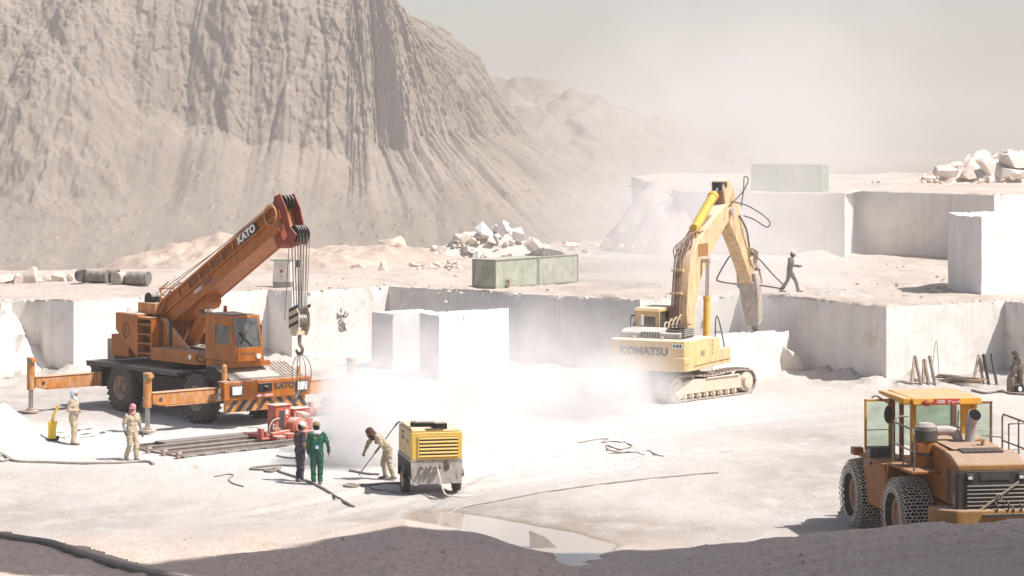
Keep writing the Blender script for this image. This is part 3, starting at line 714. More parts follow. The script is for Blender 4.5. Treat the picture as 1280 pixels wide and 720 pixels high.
    # -- outriggers
    for y in (1.75, -6.05):
        for s in (1, -1):
            ex = 4.5 if s > 0 else 4.2
            mb = MB(); zb = .93 if y > 0 else .9
            mb.prism([(1.2, zb - .02), (ex - .4, zb), (ex - .1, zb + .1), (ex - .1, zb + .4), (1.2, zb + .42)], 'y', y - .17, y + .17) if s > 0 else mb.prism([(-1.2, zb - .02), (-ex + .4, zb), (-ex + .1, zb + .1), (-ex + .1, zb + .4), (-1.2, zb + .42)], 'y', y - .17, y + .17)
            mb.span((s * 1.2, y - .2, zb + .42), (s * (ex - .1), y + .2, zb + .45)); mb.span((s * 1.2, y - .2, zb - .05), (s * (ex - .6), y + .2, zb - .02))
            ob = mb.build('outrigger_beam', ORANGE_OLD, C, .012)
            for y_ in (.171, -.176): mb = MB(); mb.cyl((s * (ex - .42), y + y_, zb + .2), (s * (ex - .42), y + y_ + .005, zb + .2), .075); mb.build('pin_hole', LETTER, ob)
            mb = MB(); mb.span((s * 1.15, y - .24, .82), (s * 1.62, y + .24, 1.5)); mb.build('outrigger_housing', BLACK, C, .015)
            fz = float(floor_z(C.location.x, C.location.y)) if False else 0
            mb = MB(); mb.cyl((s * ex, y, .88), (s * ex, y, 2.0), .145, n=18); mb.cyl((s * ex, y, 2.0), (s * ex, y, 2.06), .16, n=18); mb.span((s * ex - .1, y + .1, 1.9), (s * ex + .1, y + .24, 2.02)); jk = mb.build('jack', ORANGE_OLD, C)
            mb = MB(); mb.cyl((s * ex, y, 1.86), (s * ex, y, 1.99), .15, n=18); mb.build('green_band', GREENBAND, jk)
            mb = MB(); mb.cyl((s * ex, y, .16), (s * ex, y, .9), .085, n=14); mb.build('jack_rod', STEEL, jk)
            mb = MB(); mb.cyl((s * ex, y, .06), (s * ex, y, .12), .3, n=20); mb.cyl((s * ex, y, .12), (s * ex, y, .2), .16, n=16)
            mb.build('jack_foot', mat('rusty_foot', (.28, .2, .15), .8, dust=.9, film=.4), jk)
    # -- slewing upper
    mb = MB(); mb.cyl((0, -2.2, 1.6), (0, -2.2, 1.98), .95, n=32); mb.build('slew_ring', BLACK, C)
    mb = MB(); mb.prism([(-5.55, 3.58), (-5.55, 2.95), (-4.05, 1.98), (-4.05, 3.58)], 'x', -1.22, 1.22); ho = mb.build('engine_house', ORANGE, C, .025)
    mb = MB(); mb.span((-1.15, -5.5, 3.58), (1.15, -4.1, 3.60)); mb.tube([(.9, -5.2, 3.58), (.9, -5.2, 3.72), (.9, -5.05, 3.72), (.9, -5.05, 3.58)], .02, 6); mb.build('top_plate', mat('pale_top', (.55, .47, .38), .7, dust=.9), ho)
    mb = MB()
    for (a, b) in (((-4.82, 3.28), (-4.55, 2.97)), ((-4.55, 2.97), (-4.82, 2.62)), ((-4.82, 2.62), (-5.09, 2.97)), ((-5.09, 2.97), (-4.82, 3.28))):
        mb.tube([(1.226, *a), (1.226, *b)], .018, 5)
    mb.span((1.224, -4.87, 2.87), (1.23, -4.77, 3.1)); mb.ball((1.225, -4.82, 2.98), .075, 10, 0, (.1, 1, 1)); mb.build('diamond_badge', mat('badge', (.16, .07, .03), .6), ho)
    mb = MB(); mb.span((-1.2, -5.95, 1.95), (1.15, -4.75, 2.75)); mb.build('counterweight', mat('weight_orange', (.32, .10, .012), .6, var=.2, dust=.5, film=.05), C, .02)
    mb = MB(); mb.span((-.9, -6.45, 1.78), (1.0, -5.97, 2.55)); [mb.span((-.9, -6.46, 1.85 + .1 * i), (1.02, -6.3, 1.9 + .1 * i)) for i in range(7)]; mb.build('radiator_pack', mat('grey_box', (.28, .26, .23), .7, dust=.7, film=.3), C, .01)
    # step stack beside the house
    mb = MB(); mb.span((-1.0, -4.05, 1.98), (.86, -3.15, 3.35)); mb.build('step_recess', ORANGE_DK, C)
    mb = MB()
    for z in (2.15, 2.5, 2.85, 3.2): mb.span((.86, -4.03, z), (1.2, -3.2, z + .05))
    mb.span((.86, -3.2, 1.98), (1.2, -3.13, 3.5)); mb.span((.86, -4.05, 3.42), (1.22, -3.13, 3.5)); mb.build('side_steps', ORANGE, C, .006)
    # turntable frame, boom brackets
    mb = MB(); mb.prism([(-3.12, 1.98), (-3.12, 2.42), (-.2, 2.45), (.45, 2.38), (.45, 2.05), (-.2, 1.98)], 'x', -1.2, 1.22); tf = mb.build('turntable_frame', ORANGE, C, .02)
    mb = MB(); mb.cyl((1.22, -.55, 2.25), (1.26, -.55, 2.25), .09); mb.build('side_lamp', LAMP, tf)
    mb = MB(); mb.tube(catmull([(1.24, -.1, 2.15), (1.25, .35, 2.12), (1.25, .4, 2.25), (1.25, -.05, 2.34), (1.24, -.15, 2.25), (1.24, -.1, 2.15)], 5), .022, 6); mb.build('grab_rail', BLACK, tf)
    mb = MB()
    for i in range(4): mb.span((1.221, -2.9 + .02 * i, 2.28 - .07 * i), (1.223, -1.9 + .1 * i, 2.31 - .07 * i))
    mb.span((1.221, -1.4, 2.08), (1.223, -.8, 2.14)); mb.build('warning_text', mat('faint_print', (.30, .12, .04), .6), tf)
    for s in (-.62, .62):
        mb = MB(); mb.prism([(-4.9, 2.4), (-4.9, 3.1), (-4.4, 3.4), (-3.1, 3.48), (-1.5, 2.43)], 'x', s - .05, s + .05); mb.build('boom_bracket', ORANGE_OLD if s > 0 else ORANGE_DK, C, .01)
    mb = MB(); mb.span((.671, -2.75, 2.5), (.69, -2.55, 3.4)); mb.build('bracket_strap', LETTER, C)
    mb = MB(); mb.span((-.55, -3.6, 2.42), (.55, -.2, 2.5)); mb.cyl((.25, .05, 2.45), (.25, .05, 2.75), .13); mb.ball((.25, .05, 2.78), .12); mb.tube(catmull([(-.4, -2, 2.55), (.1, -1.2, 2.75), (.2, -.4, 2.6), (-.2, .1, 2.7)], 6), .04); mb.build('hydraulic_bed', BLACK, C)
    # winch with rope drum on the back
    mb = MB(); mb.span((-.75, -4.75, 3.58), (.75, -3.6, 3.98)); mb.build('winch_box', ORANGE_OLD, C, .015)
    mb = MB(); mb.cyl((-.5, -4.35, 4.08), (.5, -4.35, 4.08), .2, n=20); mb.cyl((-.55, -4.35, 4.08), (-.5, -4.35, 4.08), .27, n=20); mb.cyl((.5, -4.35, 4.08), (.55, -4.35, 4.08), .27, n=20); mb.build('winch_drum', BLACK, C)
    # -- cab
    mb = MB(); prof = [(.40, 2.3), (.40, 3.78), (.55, 3.88), (1.92, 3.84), (2.2, 2.72), (2.22, 2.25)]
    x0, x1 = -.02, 1.24
    # shell built from panels so that the windows are real openings
    def panel(ps, x, t=.05): mb.prism(ps, 'x', x, x + t)
    for x in (x0, x1 - .05):
        panel([(.40, 2.25), (2.22, 2.25), (2.2, 2.72), (.40, 2.72)], x)
        panel([(.40, 2.72), (1.02, 2.72), (1.02, 3.84), (.55, 3.88), (.40, 3.78)], x)
        panel([(1.02, 3.5), (2.005, 3.5), (1.92, 3.84), (1.02, 3.86)], x); panel([(1.02, 2.72), (1.02, 2.85), (2.17, 2.85), (2.2, 2.72)], x)
        panel([(1.90, 2.85), (2.168, 2.85), (2.005, 3.5), (1.90, 3.5)], x)
    mb.span((x0 + .05, .40, 2.25), (x1 - .05, .45, 3.8)); mb.prism([(.45, 2.25), (2.17, 2.25), (2.17, 2.3), (.45, 2.3)], 'x', x0 + .05, x1 - .05)
    mb.prism([(.5, 3.82), (.55, 3.885), (1.92, 3.845), (1.95, 3.74), (.5, 3.74)], 'x', x0 + .05, x1 - .05)
    mb.prism([(2.17, 2.25), (2.225, 2.25), (2.205, 2.74), (2.15, 2.74)], 'x', x0 + .05, x1 - .05)
    for a, b in ((x0 + .05, x0 + .12), (x1 - .12, x1 - .05)): mb.prism([(2.15, 2.74), (2.205, 2.74), (1.95, 3.76), (1.9, 3.76)], 'x', a, b)
    cab = mb.build('cab', ORANGE, C, .012)
    mb = MB(); mb.span((.06, .6, 3.886), (1.15, 1.85, 3.90)); mb.build('cab_roof', mat('pale_roof', (.62, .55, .47), .7, dust=.9), cab)
    mb = MB(); mb.prism([(2.185, 2.76), (2.195, 2.76), (1.945, 3.75), (1.935, 3.75)], 'x', x0 + .12, x1 - .12); ws = mb.build('windscreen', GL_DARK, cab)
    mb = MB(); mb.tube([(1.0, 2.2, 2.8), (.75, 2.14, 3.08), (.5, 2.2, 2.86)][:2] + [(.62, 2.08, 3.3)], .018, 6); mb.tube([(.5, 2.21, 2.8), (.95, 2.1, 3.28)], .03, 6); mb.build('wiper', LETTER, ws)
    for x in (x1 - .03, x0 + .02):
        mb = MB(); mb.span((x, 1.02, 2.85), (x + .01, 2.1, 3.5)); mb.build('side_window', GL_DARK, cab)
    mb = MB(); mb.span((.35, .85, 2.35), (.85, 1.3, 2.75)); mb.span((.38, .75, 2.7), (.82, .88, 3.4)); mb.build('seat', SEAT, cab, .03)
    mb = MB(); mb.cyl((.6, .72, 3.89), (.6, .72, 4.12), .075, .06, 14); mb.build('beacon', REDLENS, cab)
    mb = MB(); mb.cyl((.25, 2.22, 2.42), (.25, 2.28, 2.42), .09); mb.build('cab_lamp', LAMP, cab)
    mb = MB(); mb.span((.35, 2.226, 2.5), (1.0, 2.229, 2.56)); mb.build('cab_print', mat('dim_print', (.2, .1, .05), .6), cab)
    mb = MB(); mb.prism([(.45, 1.98), (.45, 2.24), (2.05, 2.24), (2.05, 2.05)], 'x', -.4, 1.24); mb.build('cab_deck', ORANGE, C, .015)
    # -- boom (along +b from the foot pin)
    ang = math.atan(.532); ca, sa = math.cos(ang), math.sin(ang); F0 = Vector((0.0, -4.55, 2.77))
    def bp(x, l, h): return F0 + Vector((x, l * ca - h * sa, l * sa + h * ca))
    B = bpy.data.objects.new('boom', None)
    def bm_mesh(fn, off=0, sx=1): q = MB(); q.M = Matrix.Translation(F0) @ Matrix.Rotation(ang, 4, 'X') @ Matrix.Translation((0, off, 0)) @ Matrix.Diagonal((sx, 1, 1, 1)); fn(q); return q
    def shell(q):
        q.prism([(-.35, -.3), (-.35, .35), (.6, .66), (9.35, .66), (9.35, -.28), (1.3, -.28)], 'x', -.42, .42)
    bo = bm_mesh(shell).build('boom', ORANGE, C, .02)
    def ribs(q):
        for s in (-1, 1):
            x0_, x1_ = (.42, .50) if s > 0 else (-.50, -.42)
            q.span((x0_, .5, .58), (x1_, 9.3, .68)); q.span((x0_, .5, .18), (x1_, 9.3, .25)); q.span((x0_, 1.2, -.30), (x1_, 9.3, -.22))
            for l in (2.6, 3.3, 4.1, 4.9, 5.7, 6.5): q.span((x0_, l, .25), (x1_, l + .08, .58))
    bm_mesh(ribs).build('boom_ribs', ORANGE, bo, .008)
    for s in (-1, 1):
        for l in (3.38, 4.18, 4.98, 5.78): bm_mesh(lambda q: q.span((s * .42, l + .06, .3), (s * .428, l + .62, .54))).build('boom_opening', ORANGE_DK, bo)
        for i in range(4): bm_mesh(lambda q: q.span((s * .5, 8.45 + .18 * i, .3), (s * .506, 8.53 + .18 * i, .62))).build('boom_mark', ORANGE_DK, bo)
    def sec(q):
        q.prism([(9.3, -.2), (9.3, .52), (9.62, .52), (9.62, -.2)], 'x', -.34, .34)
    bm_mesh(sec, -.3).build('inner_section', ORANGE, bo, .01)
    def panel2(q): q.span((.5, 6.9, .27), (.512, 8.15, .6)); q.span((-.512, 6.9, .27), (-.5, 8.15, .6))
    pl = bm_mesh(panel2).build('name_panel', LETTER, bo)
    xd = Vector((0, ca, sa)); yd = Vector((0, -sa, ca))
    lettering('KATO', .36, LETTER_W, bo, bp(.516, 7.52, .435), xd, yd, 1.2, .014)
    lettering('KATO', .36, LETTER_W, bo, bp(-.516, 7.52, .435), -xd, yd, 1.2, .014)
    def decals(q): q.span((.422, 3.5, .0), (.43, 4.0, .12)); 
    bm_mesh(decals).build('decal', mat('pale_decal', (.55, .5, .45), .6, var=.3, vscale=20), bo)
    def decals2(q): q.span((.422, 4.2, .0), (.43, 4.75, .1))
    bm_mesh(decals2).build('decal', DARKP, bo)
    def fit(fn): bm_mesh(fn).build('boom_fitting', ORANGE_OLD, bo)
    fit(lambda q: q.cyl((.0, .9, .72), (.5, .9, .72), .11)); fit(lambda q: q.cyl((.0, 1.5, .76), (.5, 1.5, .76), .09))
    fit(lambda q: (q.tube([(.3, 1.35, .66), (.3, 1.35, 1.25), (-.3, 1.35, 1.25), (-.3, 1.35, .66)], .045), q.tube([(.3, 1.3, 1.22), (.3, 2.0, 1.22)], .03)))
    for pts in ([(.5, -.3, .3), (.56, .5, .55), (.55, 1.2, .3), (.52, 2.2, .75), (.5, 3.0, .72)], [(.45, -.2, .0), (.55, .6, .15), (.55, 1.4, .6), (.5, 2.0, .7)]):
        bm_mesh(lambda q: q.tube(catmull(pts, 6), .028)).build('boom_hose', ORANGE_OLD, bo)
    fit(lambda q: q.span((-.15, 5.2, .66), (.15, 5.35, .86))); fit(lambda q: (q.cyl((-.12, 8.9, .8), (.12, 8.9, .8), .1), q.span((-.15, 8.8, .66), (.15, 9.0, .8))))
    def lug(q): q.prism([(3.1, -.28), (3.35, -.58), (3.7, -.66), (3.95, -.56), (4.0, -.28)], 'x', -.3, .3)
    bm_mesh(lug).build('cylinder_lug', ORANGE, bo, .015)
    # luffing cylinder
    top = bp(0, 3.65, -.48); foot = Vector((0, -2.45, 2.4)); d = (top - foot).normalized()
    mb = MB(); mb.cyl(foot, foot + d * 1.6, .25, n=24); mb.cyl(foot + d * 1.6, foot + d * 1.72, .28, n=24); cyo = mb.build('luffing_cylinder', ORANGE, C)
    mb = MB(); mb.cyl(foot + d * 1.65, top, .13, n=16); mb.build('cylinder_rod', CHROME, cyo)
    # boom head with sheaves
    def headf(q):
        for x in (-.4, .34): q.prism([(9.5, -.75), (9.5, .62), (9.75, .98), (10.12, .9), (10.2, .3), (10.1, -.35), (10.3, -.75), (9.95, -1.0)], 'x', x, x + .06)
        q.span((-.34, 9.5, -.3), (.34, 9.62, .6)); q.span((-.34, 9.52, -.85), (.34, 9.85, -.6)); q.span((-.42, 9.1, -.72), (.42, 9.55, -.28))
    bh = bm_mesh(headf, -.38, .8).build('boom_head', RED, C, .01)
    def red2(q): q.span((.41, 9.55, -.62), (.43, 9.85, -.1)); q.span((.41, 9.6, .1), (.43, 9.85, .45))
    bm_mesh(red2, -.38, .8).build('head_plate', mat('bright_red', (.70, .14, .06), .5, film=.15), bh)
    for x, l, h_, r_ in [(-.3 + .13 * i, 10.12, -.62, .27) for i in range(5)] + [(-.2 + .18 * i, 9.95, .66, .24) for i in range(3)]:
        bm_mesh(lambda q: q.cyl((x, l, h_), (x + .06, l, h_), r_, n=22), -.38, .8).build('sheave', BLACK, bh)
    def ring(q): q.lathe([(.33, -.02), (.38, -.02), (.38, .02), (.33, .02), (.33, -.02)], (.5, 9.1, .38), (1, 0, 0), 28)
    bm_mesh(ring).build('guide_ring', ORANGE_OLD, bo)
    # ropes: drum to head along the boom top, then the falls down to the hook block
    h0 = bp(0, 9.74, -.62); hz_ = 4.05
    mb = MB(); mb.tube([(-.1, -4.35, 4.28), bp(-.05, 1.5, 1.2), bp(0, 8.9, .92), bp(0, 9.57, .9)], .016, 5)
    mb.tube([(.2, -4.35, 4.28), bp(.1, 5.2, .98), bp(.05, 9.0, .98)], .014, 5)
    for i in range(8):
        x = -.24 + .068 * i
        mb.tube([(x, h0.y - .24 + .07 * (i % 2), h0.z), (x * .75, h0.y - .12 + .05 * (i % 2), hz_)], .013, 5)
        mb.tube([(x, h0.y + .27 - .05 * (i % 2), h0.z), (x * .75, h0.y + .16, hz_)], .013, 5)
    mb.tube([bp(.2, 9.2, -.9), (.33, h0.y - .42, hz_ - .3)], .014, 5)
    mb.build('hoist_rope', ROPE, C)
    mb = MB(); mb.cyl((.0, h0.y - .1, 5.6), (.0, h0.y - .1, 5.85), .06); mb.build('limit_weight', LETTER, C)
    # hook block
    y = h0.y
    mb = MB()
    for x in (-.26, .21): mb.prism([(y - .14, 4.25), (y + .16, 4.25), (y + .30, 4.0), (y + .30, 3.6), (y + .12, 3.25), (y - .12, 3.25), (y - .29, 3.6), (y - .29, 4.0)], 'x', x, x + .05)
    mb.span((-.21, y - .1, 4.1), (.21, y + .1, 4.22)); mb.span((-.21, y - .12, 3.28), (.21, y + .12, 3.42))
    hb = mb.build('hook_block', mat('hook_yellow', (.52, .40, .26), .6, var=.25, dust=.5, film=.35), C, .012)
    mb = MB()
    for k in range(3):
        a = 3.5 + .27 * k; mb.prism([(y - .27, a), (y - .27, a + .12), (y + .28, a + .32), (y + .28, a + .2)], 'x', .261, .265); mb.prism([(y - .27, a), (y - .27, a + .12), (y + .28, a + .32), (y + .28, a + .2)], 'x', -.265, -.261)
    mb.build('block_stripes', LETTER, hb)
    mb = MB(); [mb.cyl((-.18 + .085 * i, y, 3.78), (-.13 + .085 * i, y, 3.78), .24, n=20) for i in range(5)]; mb.build('block_sheaves', STEEL, hb)
    mb = MB(); mb.cyl((0, y, 3.3), (0, y, 3.08), .07); mb.tube(catmull([(0, y, 3.1), (0, y + .02, 2.95), (0, y + .17, 2.8), (0, y + .1, 2.64), (0, y - .07, 2.62), (0, y - .17, 2.74)], 6), [.06] * 31, 8); mb.build('hook', mat('dark_steel', (.11, .10, .09), .5, .4, film=.2), hb)
    mb = MB()
    for (w_, ph) in ((.42, .3), (.34, 1.6), (.4, 2.6), (.2, 4.0), (.1, 5.2)):
        c_, s_ = math.cos(ph), math.sin(ph)
        mb.tube(catmull([(0, y, 2.68), (w_ * .75 * c_, y + w_ * .75 * s_, 2.4), (w_ * c_, y + w_ * s_, 2.0), (w_ * .85 * c_, y + w_ * .85 * s_, 1.5), (w_ * .2 * c_ + .08, y + w_ * .2 * s_, 1.22)], 8), .017, 6)
    mb.tube(catmull([(0, y, 1.3), (.1, y, 1.2), (.22, y + .05, 1.12), (.16, y, 1.0), (.06, y, 1.1)], 5), .05, 8)
    sl = mb.build('wire_sling', ROPE, hb)
    mb = MB(); mb.cyl((.05, y, 1.85), (.05, y, 2.2), .05); mb.build('sling_tag', ORANGE_OLD, sl)
    return C
make_crane()
# ================================================================ the excavator with a breaker
YEL = mat('excavator_yellow', (.60, .36, .06), .5, var=.15, vscale=2, dust=.9, dustcol=(.76, .66, .55), film=.42, streak=.3)
YEL_OLD = mat('worn_yellow', (.62, .42, .19), .6, var=.2, vscale=2.2, dust=.8, dustcol=(.72, .58, .47), film=.4, stain=(.30, .15, .08), stain_amt=1.0)
TRACKD = mat('dusty_track', (.20, .165, .135), .85, var=.25, vscale=5, dust=.6, dustcol=(.70, .63, .56), film=.38)
TRACKP = mat('dusty_frame', (.50, .40, .29), .8, var=.2, vscale=3, dust=.9, dustcol=(.74, .66, .58), film=.5)
HOSEB = mat('rusty_hose', (.17, .10, .07), .6, var=.3, film=.25)
BREAK = mat('breaker_steel', (.42, .37, .33), .7, .1, var=.3, vscale=5, dust=.6, film=.4, stain=(.22, .17, .14), stain_amt=.8)
GREYHOOD = mat('engine_hood_grey', (.20, .21, .19), .6, var=.25, dust=.9, dustcol=(.62, .56, .5), film=.3)
def make_excavator():
    org = Vector((6.43, 93.8, 0)); org.z = float(floor_z(org.x, org.y))
    U = thing('excavator', 'dusty yellow tracked excavator breaking a white block with a hydraulic hammer', 'excavator', org, head(.436, .9))
    ut = head(.67, .74) - head(.436, .9)
    # undercarriage turned against the upper: built in its own frame
    MU = Matrix.Rotation(ut, 4, 'Z')
    for s in (-1, 1):
        xc = s * 1.37; W = .6
        mb = MB(); mb.M = MU
        # closed belt outline in (y, z): idler front, sprocket rear, sagging top
        path = []
        for i in range(9): a = R(-90 + 180 * i / 8); path.append((2.45 + .50 * math.cos(a), .52 + .46 * math.sin(a)))
        for i in range(1, 8): t = i / 8; path.append((2.45 - 4.5 * t, .98 + .05 * math.sin(t * 9) - .02))
        for i in range(9): a = R(90 + 180 * i / 8); path.append((-2.05 + .50 * math.cos(a), .52 + .46 * math.sin(a)))
        for i in range(1, 8): t = i / 8; path.append((-2.05 + 4.5 * t, .06))
        # resample to shoes
        pts = [Vector((0, *p)) for p in path] + [Vector((0, *path[0]))]
        L = [0]
        for a, b in zip(pts[:-1], pts[1:]): L.append(L[-1] + (b - a).length)
        n = 50
        for i in range(n):
            q = L[-1] * i / n; k = max(j for j in range(len(L)) if L[j] <= q); k = min(k, len(pts) - 2)
            t = (q - L[k]) / (L[k + 1] - L[k]); p = pts[k].lerp(pts[k + 1], t); dr = (pts[k + 1] - pts[k]).normalized()
            rot = Matrix((Vector((1, 0, 0)), dr, Vector((1, 0, 0)).cross(dr))).transposed()
            mb.box(Vector((xc, p.y, p.z)), (W, L[-1] / n * .93, .05), rot)
            mb.box(Vector((xc, p.y, p.z)) - rot @ Vector((0, 0, .045)), (W * .96, .035, .06), rot)
        tr = mb.build('track', TRACKD, U)
        mb = MB(); mb.M = MU
        mb.prism([(-1.75, .3), (-1.75, .72), (-1.2, .84), (1.6, .84), (2.2, .74), (2.2, .3)], 'x', xc - .2, xc + .24 if s > 0 else xc + .2)
        mb.prism([(-.2, .8), (-.2, .86), (1.9, .86), (1.9, .8)], 'x', xc + s * .2, xc + s * .3)
        mb.build('track_frame', TRACKP, tr, .02)
        def roll(name, fn): q = MB(); q.M = MU; fn(q); q.build(name, TRACKP, tr)
        for y, r_ in ((2.42, .4), (-2.02, .42)): roll('idler_wheel', lambda q: (q.cyl((xc - .2, y, .52), (xc + .24 if s > 0 else xc - .24, y, .52), r_, n=24), q.cyl((xc + s * .2, y, .52), (xc + s * .34, y, .52), r_ * .62, n=20)))
        for i in range(8): roll('roller', lambda q: (q.cyl((xc - .2, -1.5 + .45 * i, .22), (xc + .2, -1.5 + .45 * i, .22), .13, n=12), q.cyl((xc + s * .2, -1.5 + .45 * i, .22), (xc + s * .27, -1.5 + .45 * i, .22), .07, n=10)))
        for y in (-.9, .4, 1.5): roll('roller', lambda q: q.cyl((xc - .15, y, .92), (xc + .15, y, .92), .09, n=12))
    mb = MB(); mb.M = MU; mb.span((-1.2, -.9, .5), (1.2, .9, .95)); mb.cyl((0, 0, .9), (0, 0, 1.28), .75, n=28); mb.build('undercarriage', TRACKD, U, .02)
    # upper structure
    zb, zt = 1.26, 2.42
    mb = MB(); mb.span((-1.55, -2.2, 1.24), (1.55, 1.9, 1.42)); mb.build('revolving_frame', YEL_OLD, U, .02)
    mb = MB()
    out = [(-1.62, -2.2), (-1.62, -2.75), (-1.5, -2.92), (-.8, -3.02), (.8, -3.02), (1.5, -2.92), (1.62, -2.75), (1.62, -2.2)]
    mb.prism(out, 'z', zb, zt); cw = mb.build('counterweight', YEL, U, .035, seg=3)
    mb = MB(); mb.prism([(x * 1.006, y - .025) for x, y in out[1:-1]], 'z', zb + .28, zb + .52); mb.build('weight_rib', YEL, cw, .02)
    mb = MB(); [mb.cyl((x, -2.6, zt), (x, -2.6, zt + .12), .05) for x in (-.7, .45)]; mb.build('lifting_eye', YEL_OLD, cw)
    lettering('KOMATSU', .40, LETTER, cw, (-.12, -3.03, 1.99), (1, 0, 0), (0, 0, 1), 1.05, .018, .01)
    mb = MB(); mb.prism([(1.02, -2.995), (1.45, -2.935), (1.45, -2.945), (1.02, -3.005)], 'z', 2.14, 2.32); mb.build('serial_plate', LETTER_W, cw)
    for i in range(3):
        mb = MB(); mb.prism([(1.08 + .12 * i, -2.993 + .0165 * i), (1.15 + .12 * i, -2.984 + .0165 * i), (1.15 + .12 * i, -3.012 + .015 * i), (1.08 + .12 * i, -3.02 + .015 * i)], 'z', 2.18, 2.28); mb.build('plate_mark', LETTER, cw)
    # right side: tank and tool boxes; stepped down to the front
    mb = MB(); mb.span((.55, -2.18, 1.42), (1.6, -.55, 2.40)); mb.build('pump_house', YEL, U, .03)
    mb = MB(); mb.span((.6, -.52, 1.42), (1.6, .55, 2.36)); tk = mb.build('fuel_tank', YEL, U, .03)
    mb = MB(); mb.span((.65, .57, 1.42), (1.6, 1.75, 1.88)); mb.build('tool_box', YEL_OLD, U, .02)
    for a_, b_ in [((1.605, -.35, 2.2 - .16 * k), (1.61, -.22, 2.3 - .16 * k)) for k in range(4)] + [((1.605, -1.5, 1.75), (1.61, -1.1, 1.95))]:
        mb = MB(); mb.span(a_, b_); mb.build('side_mark', mat('grey_print', (.22, .2, .18), .6, film=.2), U)
    mb = MB(); mb.tube(catmull([(1.5, .3, 2.36), (1.5, .35, 3.0), (1.5, .5, 3.15), (1.5, .75, 2.9), (1.5, 1.1, 2.3), (1.5, 1.3, 1.86)], 6), .026, 7); mb.tube([(1.5, .35, 2.55), (1.5, .98, 2.5)], .022, 6); mb.build('handrail', DARKP, U)
    # engine hood behind the cab
    mb = MB(); mb.prism([(-2.15, 2.42), (-2.1, 2.62), (-1.8, 2.74), (-.75, 2.74), (-.65, 2.42)], 'x', -1.5, 1.0); eh = mb.build('engine_hood', GREYHOOD, U, .05, seg=3)
    mb = MB(); mb.prism([(-2.17, 2.46), (-2.125, 2.66), (-2.1, 2.66), (-2.15, 2.46)], 'x', -.62, .18)
    for i in range(3): mb.span((.62 , -2.0, 2.9 + .0), (1.0, -.9, 2.93)) if i == 0 else None
    mb.build('hood_vent', DARKP, eh)
    mb = MB(); [mb.box((-.5 + .11 * i, -2.155, 2.56), (.03, .03, .18), Matrix.Rotation(-.165, 3, 'X')) for i in range(7)]; mb.build('vent_bars', GREYHOOD, eh)
    mb = MB(); mb.span((.35, -1.95, 2.42), (1.02, -.75, 2.76)); [mb.box((.68, -1.9 + .0, 2.8 + .05 * i), (.6, .1, .03), Matrix.Rotation(.4, 3, 'X')) for i in range(1)]; gb = mb.build('grille_box', DARKP, eh, .03)
    mb = MB(); [mb.span((1.02, -1.8, 2.5 + .08 * i), (1.05, -.85, 2.54 + .08 * i)) for i in range(4)]; [mb.span((.4 , -1.98, 2.48 + .08 * i), (.98, -1.95, 2.52 + .08 * i)) for i in range(4)]; mb.build('grille_bars', GREYHOOD, gb)
    mb = MB(); mb.cyl((-.9, -1.4, 2.85), (-.9, -1.4, 3.25), .09); mb.build('exhaust_pipe', BREAK, eh)
    # cab (left front)
    x0, x1, y0, y1, z0, z1 = -1.58, -.52, -.5, 1.45, 1.42, 3.42
    mb = MB()
    mb.span((x0, y0, z0), (x1, y1, 2.2))
    for x in (x0, x1 - .08):
        for y in (y0, .55, y1 - .1): mb.span((x, y, 2.2), (x + .08, y + .1, z1 - .1))
    mb.span((x0, y0, 2.2), (x1, y0 + .06, 2.62)); mb.prism([(y0 - .02, z1 - .12), (y0 + .05, z1 + .03), (y1 - .1, z1 + .03), (y1, z1 - .12)], 'x', x0 - .01, x1 + .01)
    mb.span((x0, y0, z1 - .3), (x1, y0 + .06, z1 - .1)); mb.span((x0, y0, 2.6), (x0 + .22, y0 + .06, z1 - .2)); mb.span((x1 - .18, y0, 2.6), (x1, y0 + .06, z1 - .2))
    cab = mb.build('cab', YEL, U, .03)
    mb = MB(); mb.span((x0 + .2, y0 + .02, 2.62), (x1 - .16, y0 + .03, z1 - .28)); mb.build('rear_window', glass('dim_glass', (.28, .30, .28), .10), cab)
    for x in (x0 + .03, x1 - .04):
        mb = MB(); mb.span((x, y0 + .1, 2.2), (x + .01, y1 - .1, z1 - .1)); mb.build('side_window', GL_DARK, cab)
    mb = MB(); mb.span((x0 + .08, y1 - .04, 1.9), (x1 - .08, y1 - .03, z1 - .1)); mb.build('front_window', GL_DARK, cab)
    mb = MB(); mb.span((-1.3, .1, 2.0), (-.8, .6, 2.35)); mb.span((-1.28, .0, 2.3), (-.82, .15, 3.05)); mb.build('seat', SEAT, cab, .04)
    mb = MB(); mb.tube([(-1.75, -.45, 2.2), (-1.75, -.45, 3.0), (-1.7, -.45, 3.15), (-1.58, -.4, 3.15)], .022, 6); mb.tube([(-1.75, .2, 2.2), (-1.75, .2, 3.1), (-1.75, -.45, 3.1)], .022, 6); mb.build('guard_rail', DARKP, cab)
    mb = MB(); mb.ball((-1.52, -.62, 2.78), .11, 12, 0, (.6, .4, 1.2)); mb.tube([(-1.5, -.5, 2.6), (-1.52, -.6, 2.7)], .02, 6); mb.build('mirror', LETTER, cab)
    # boom
    def arm_piece(name, prof, x0, x1, m, bev=.03): mb = MB(); mb.prism(prof, 'x', x0, x1); return mb.build(name, m, U, bev)
    prof = [(.75, 2.1), (.42, 2.5), (.34, 3.3), (.55, 4.7), (.85, 5.45), (1.9, 6.25), (4.6, 7.42), (5.15, 7.35), (5.3, 7.05), (5.05, 6.75), (4.3, 6.35), (2.5, 5.15), (1.75, 4.4), (1.3, 3.4), (1.1, 2.4)]
    bo = arm_piece('boom', prof, -.31, .31, YEL_OLD)
    mb = MB()
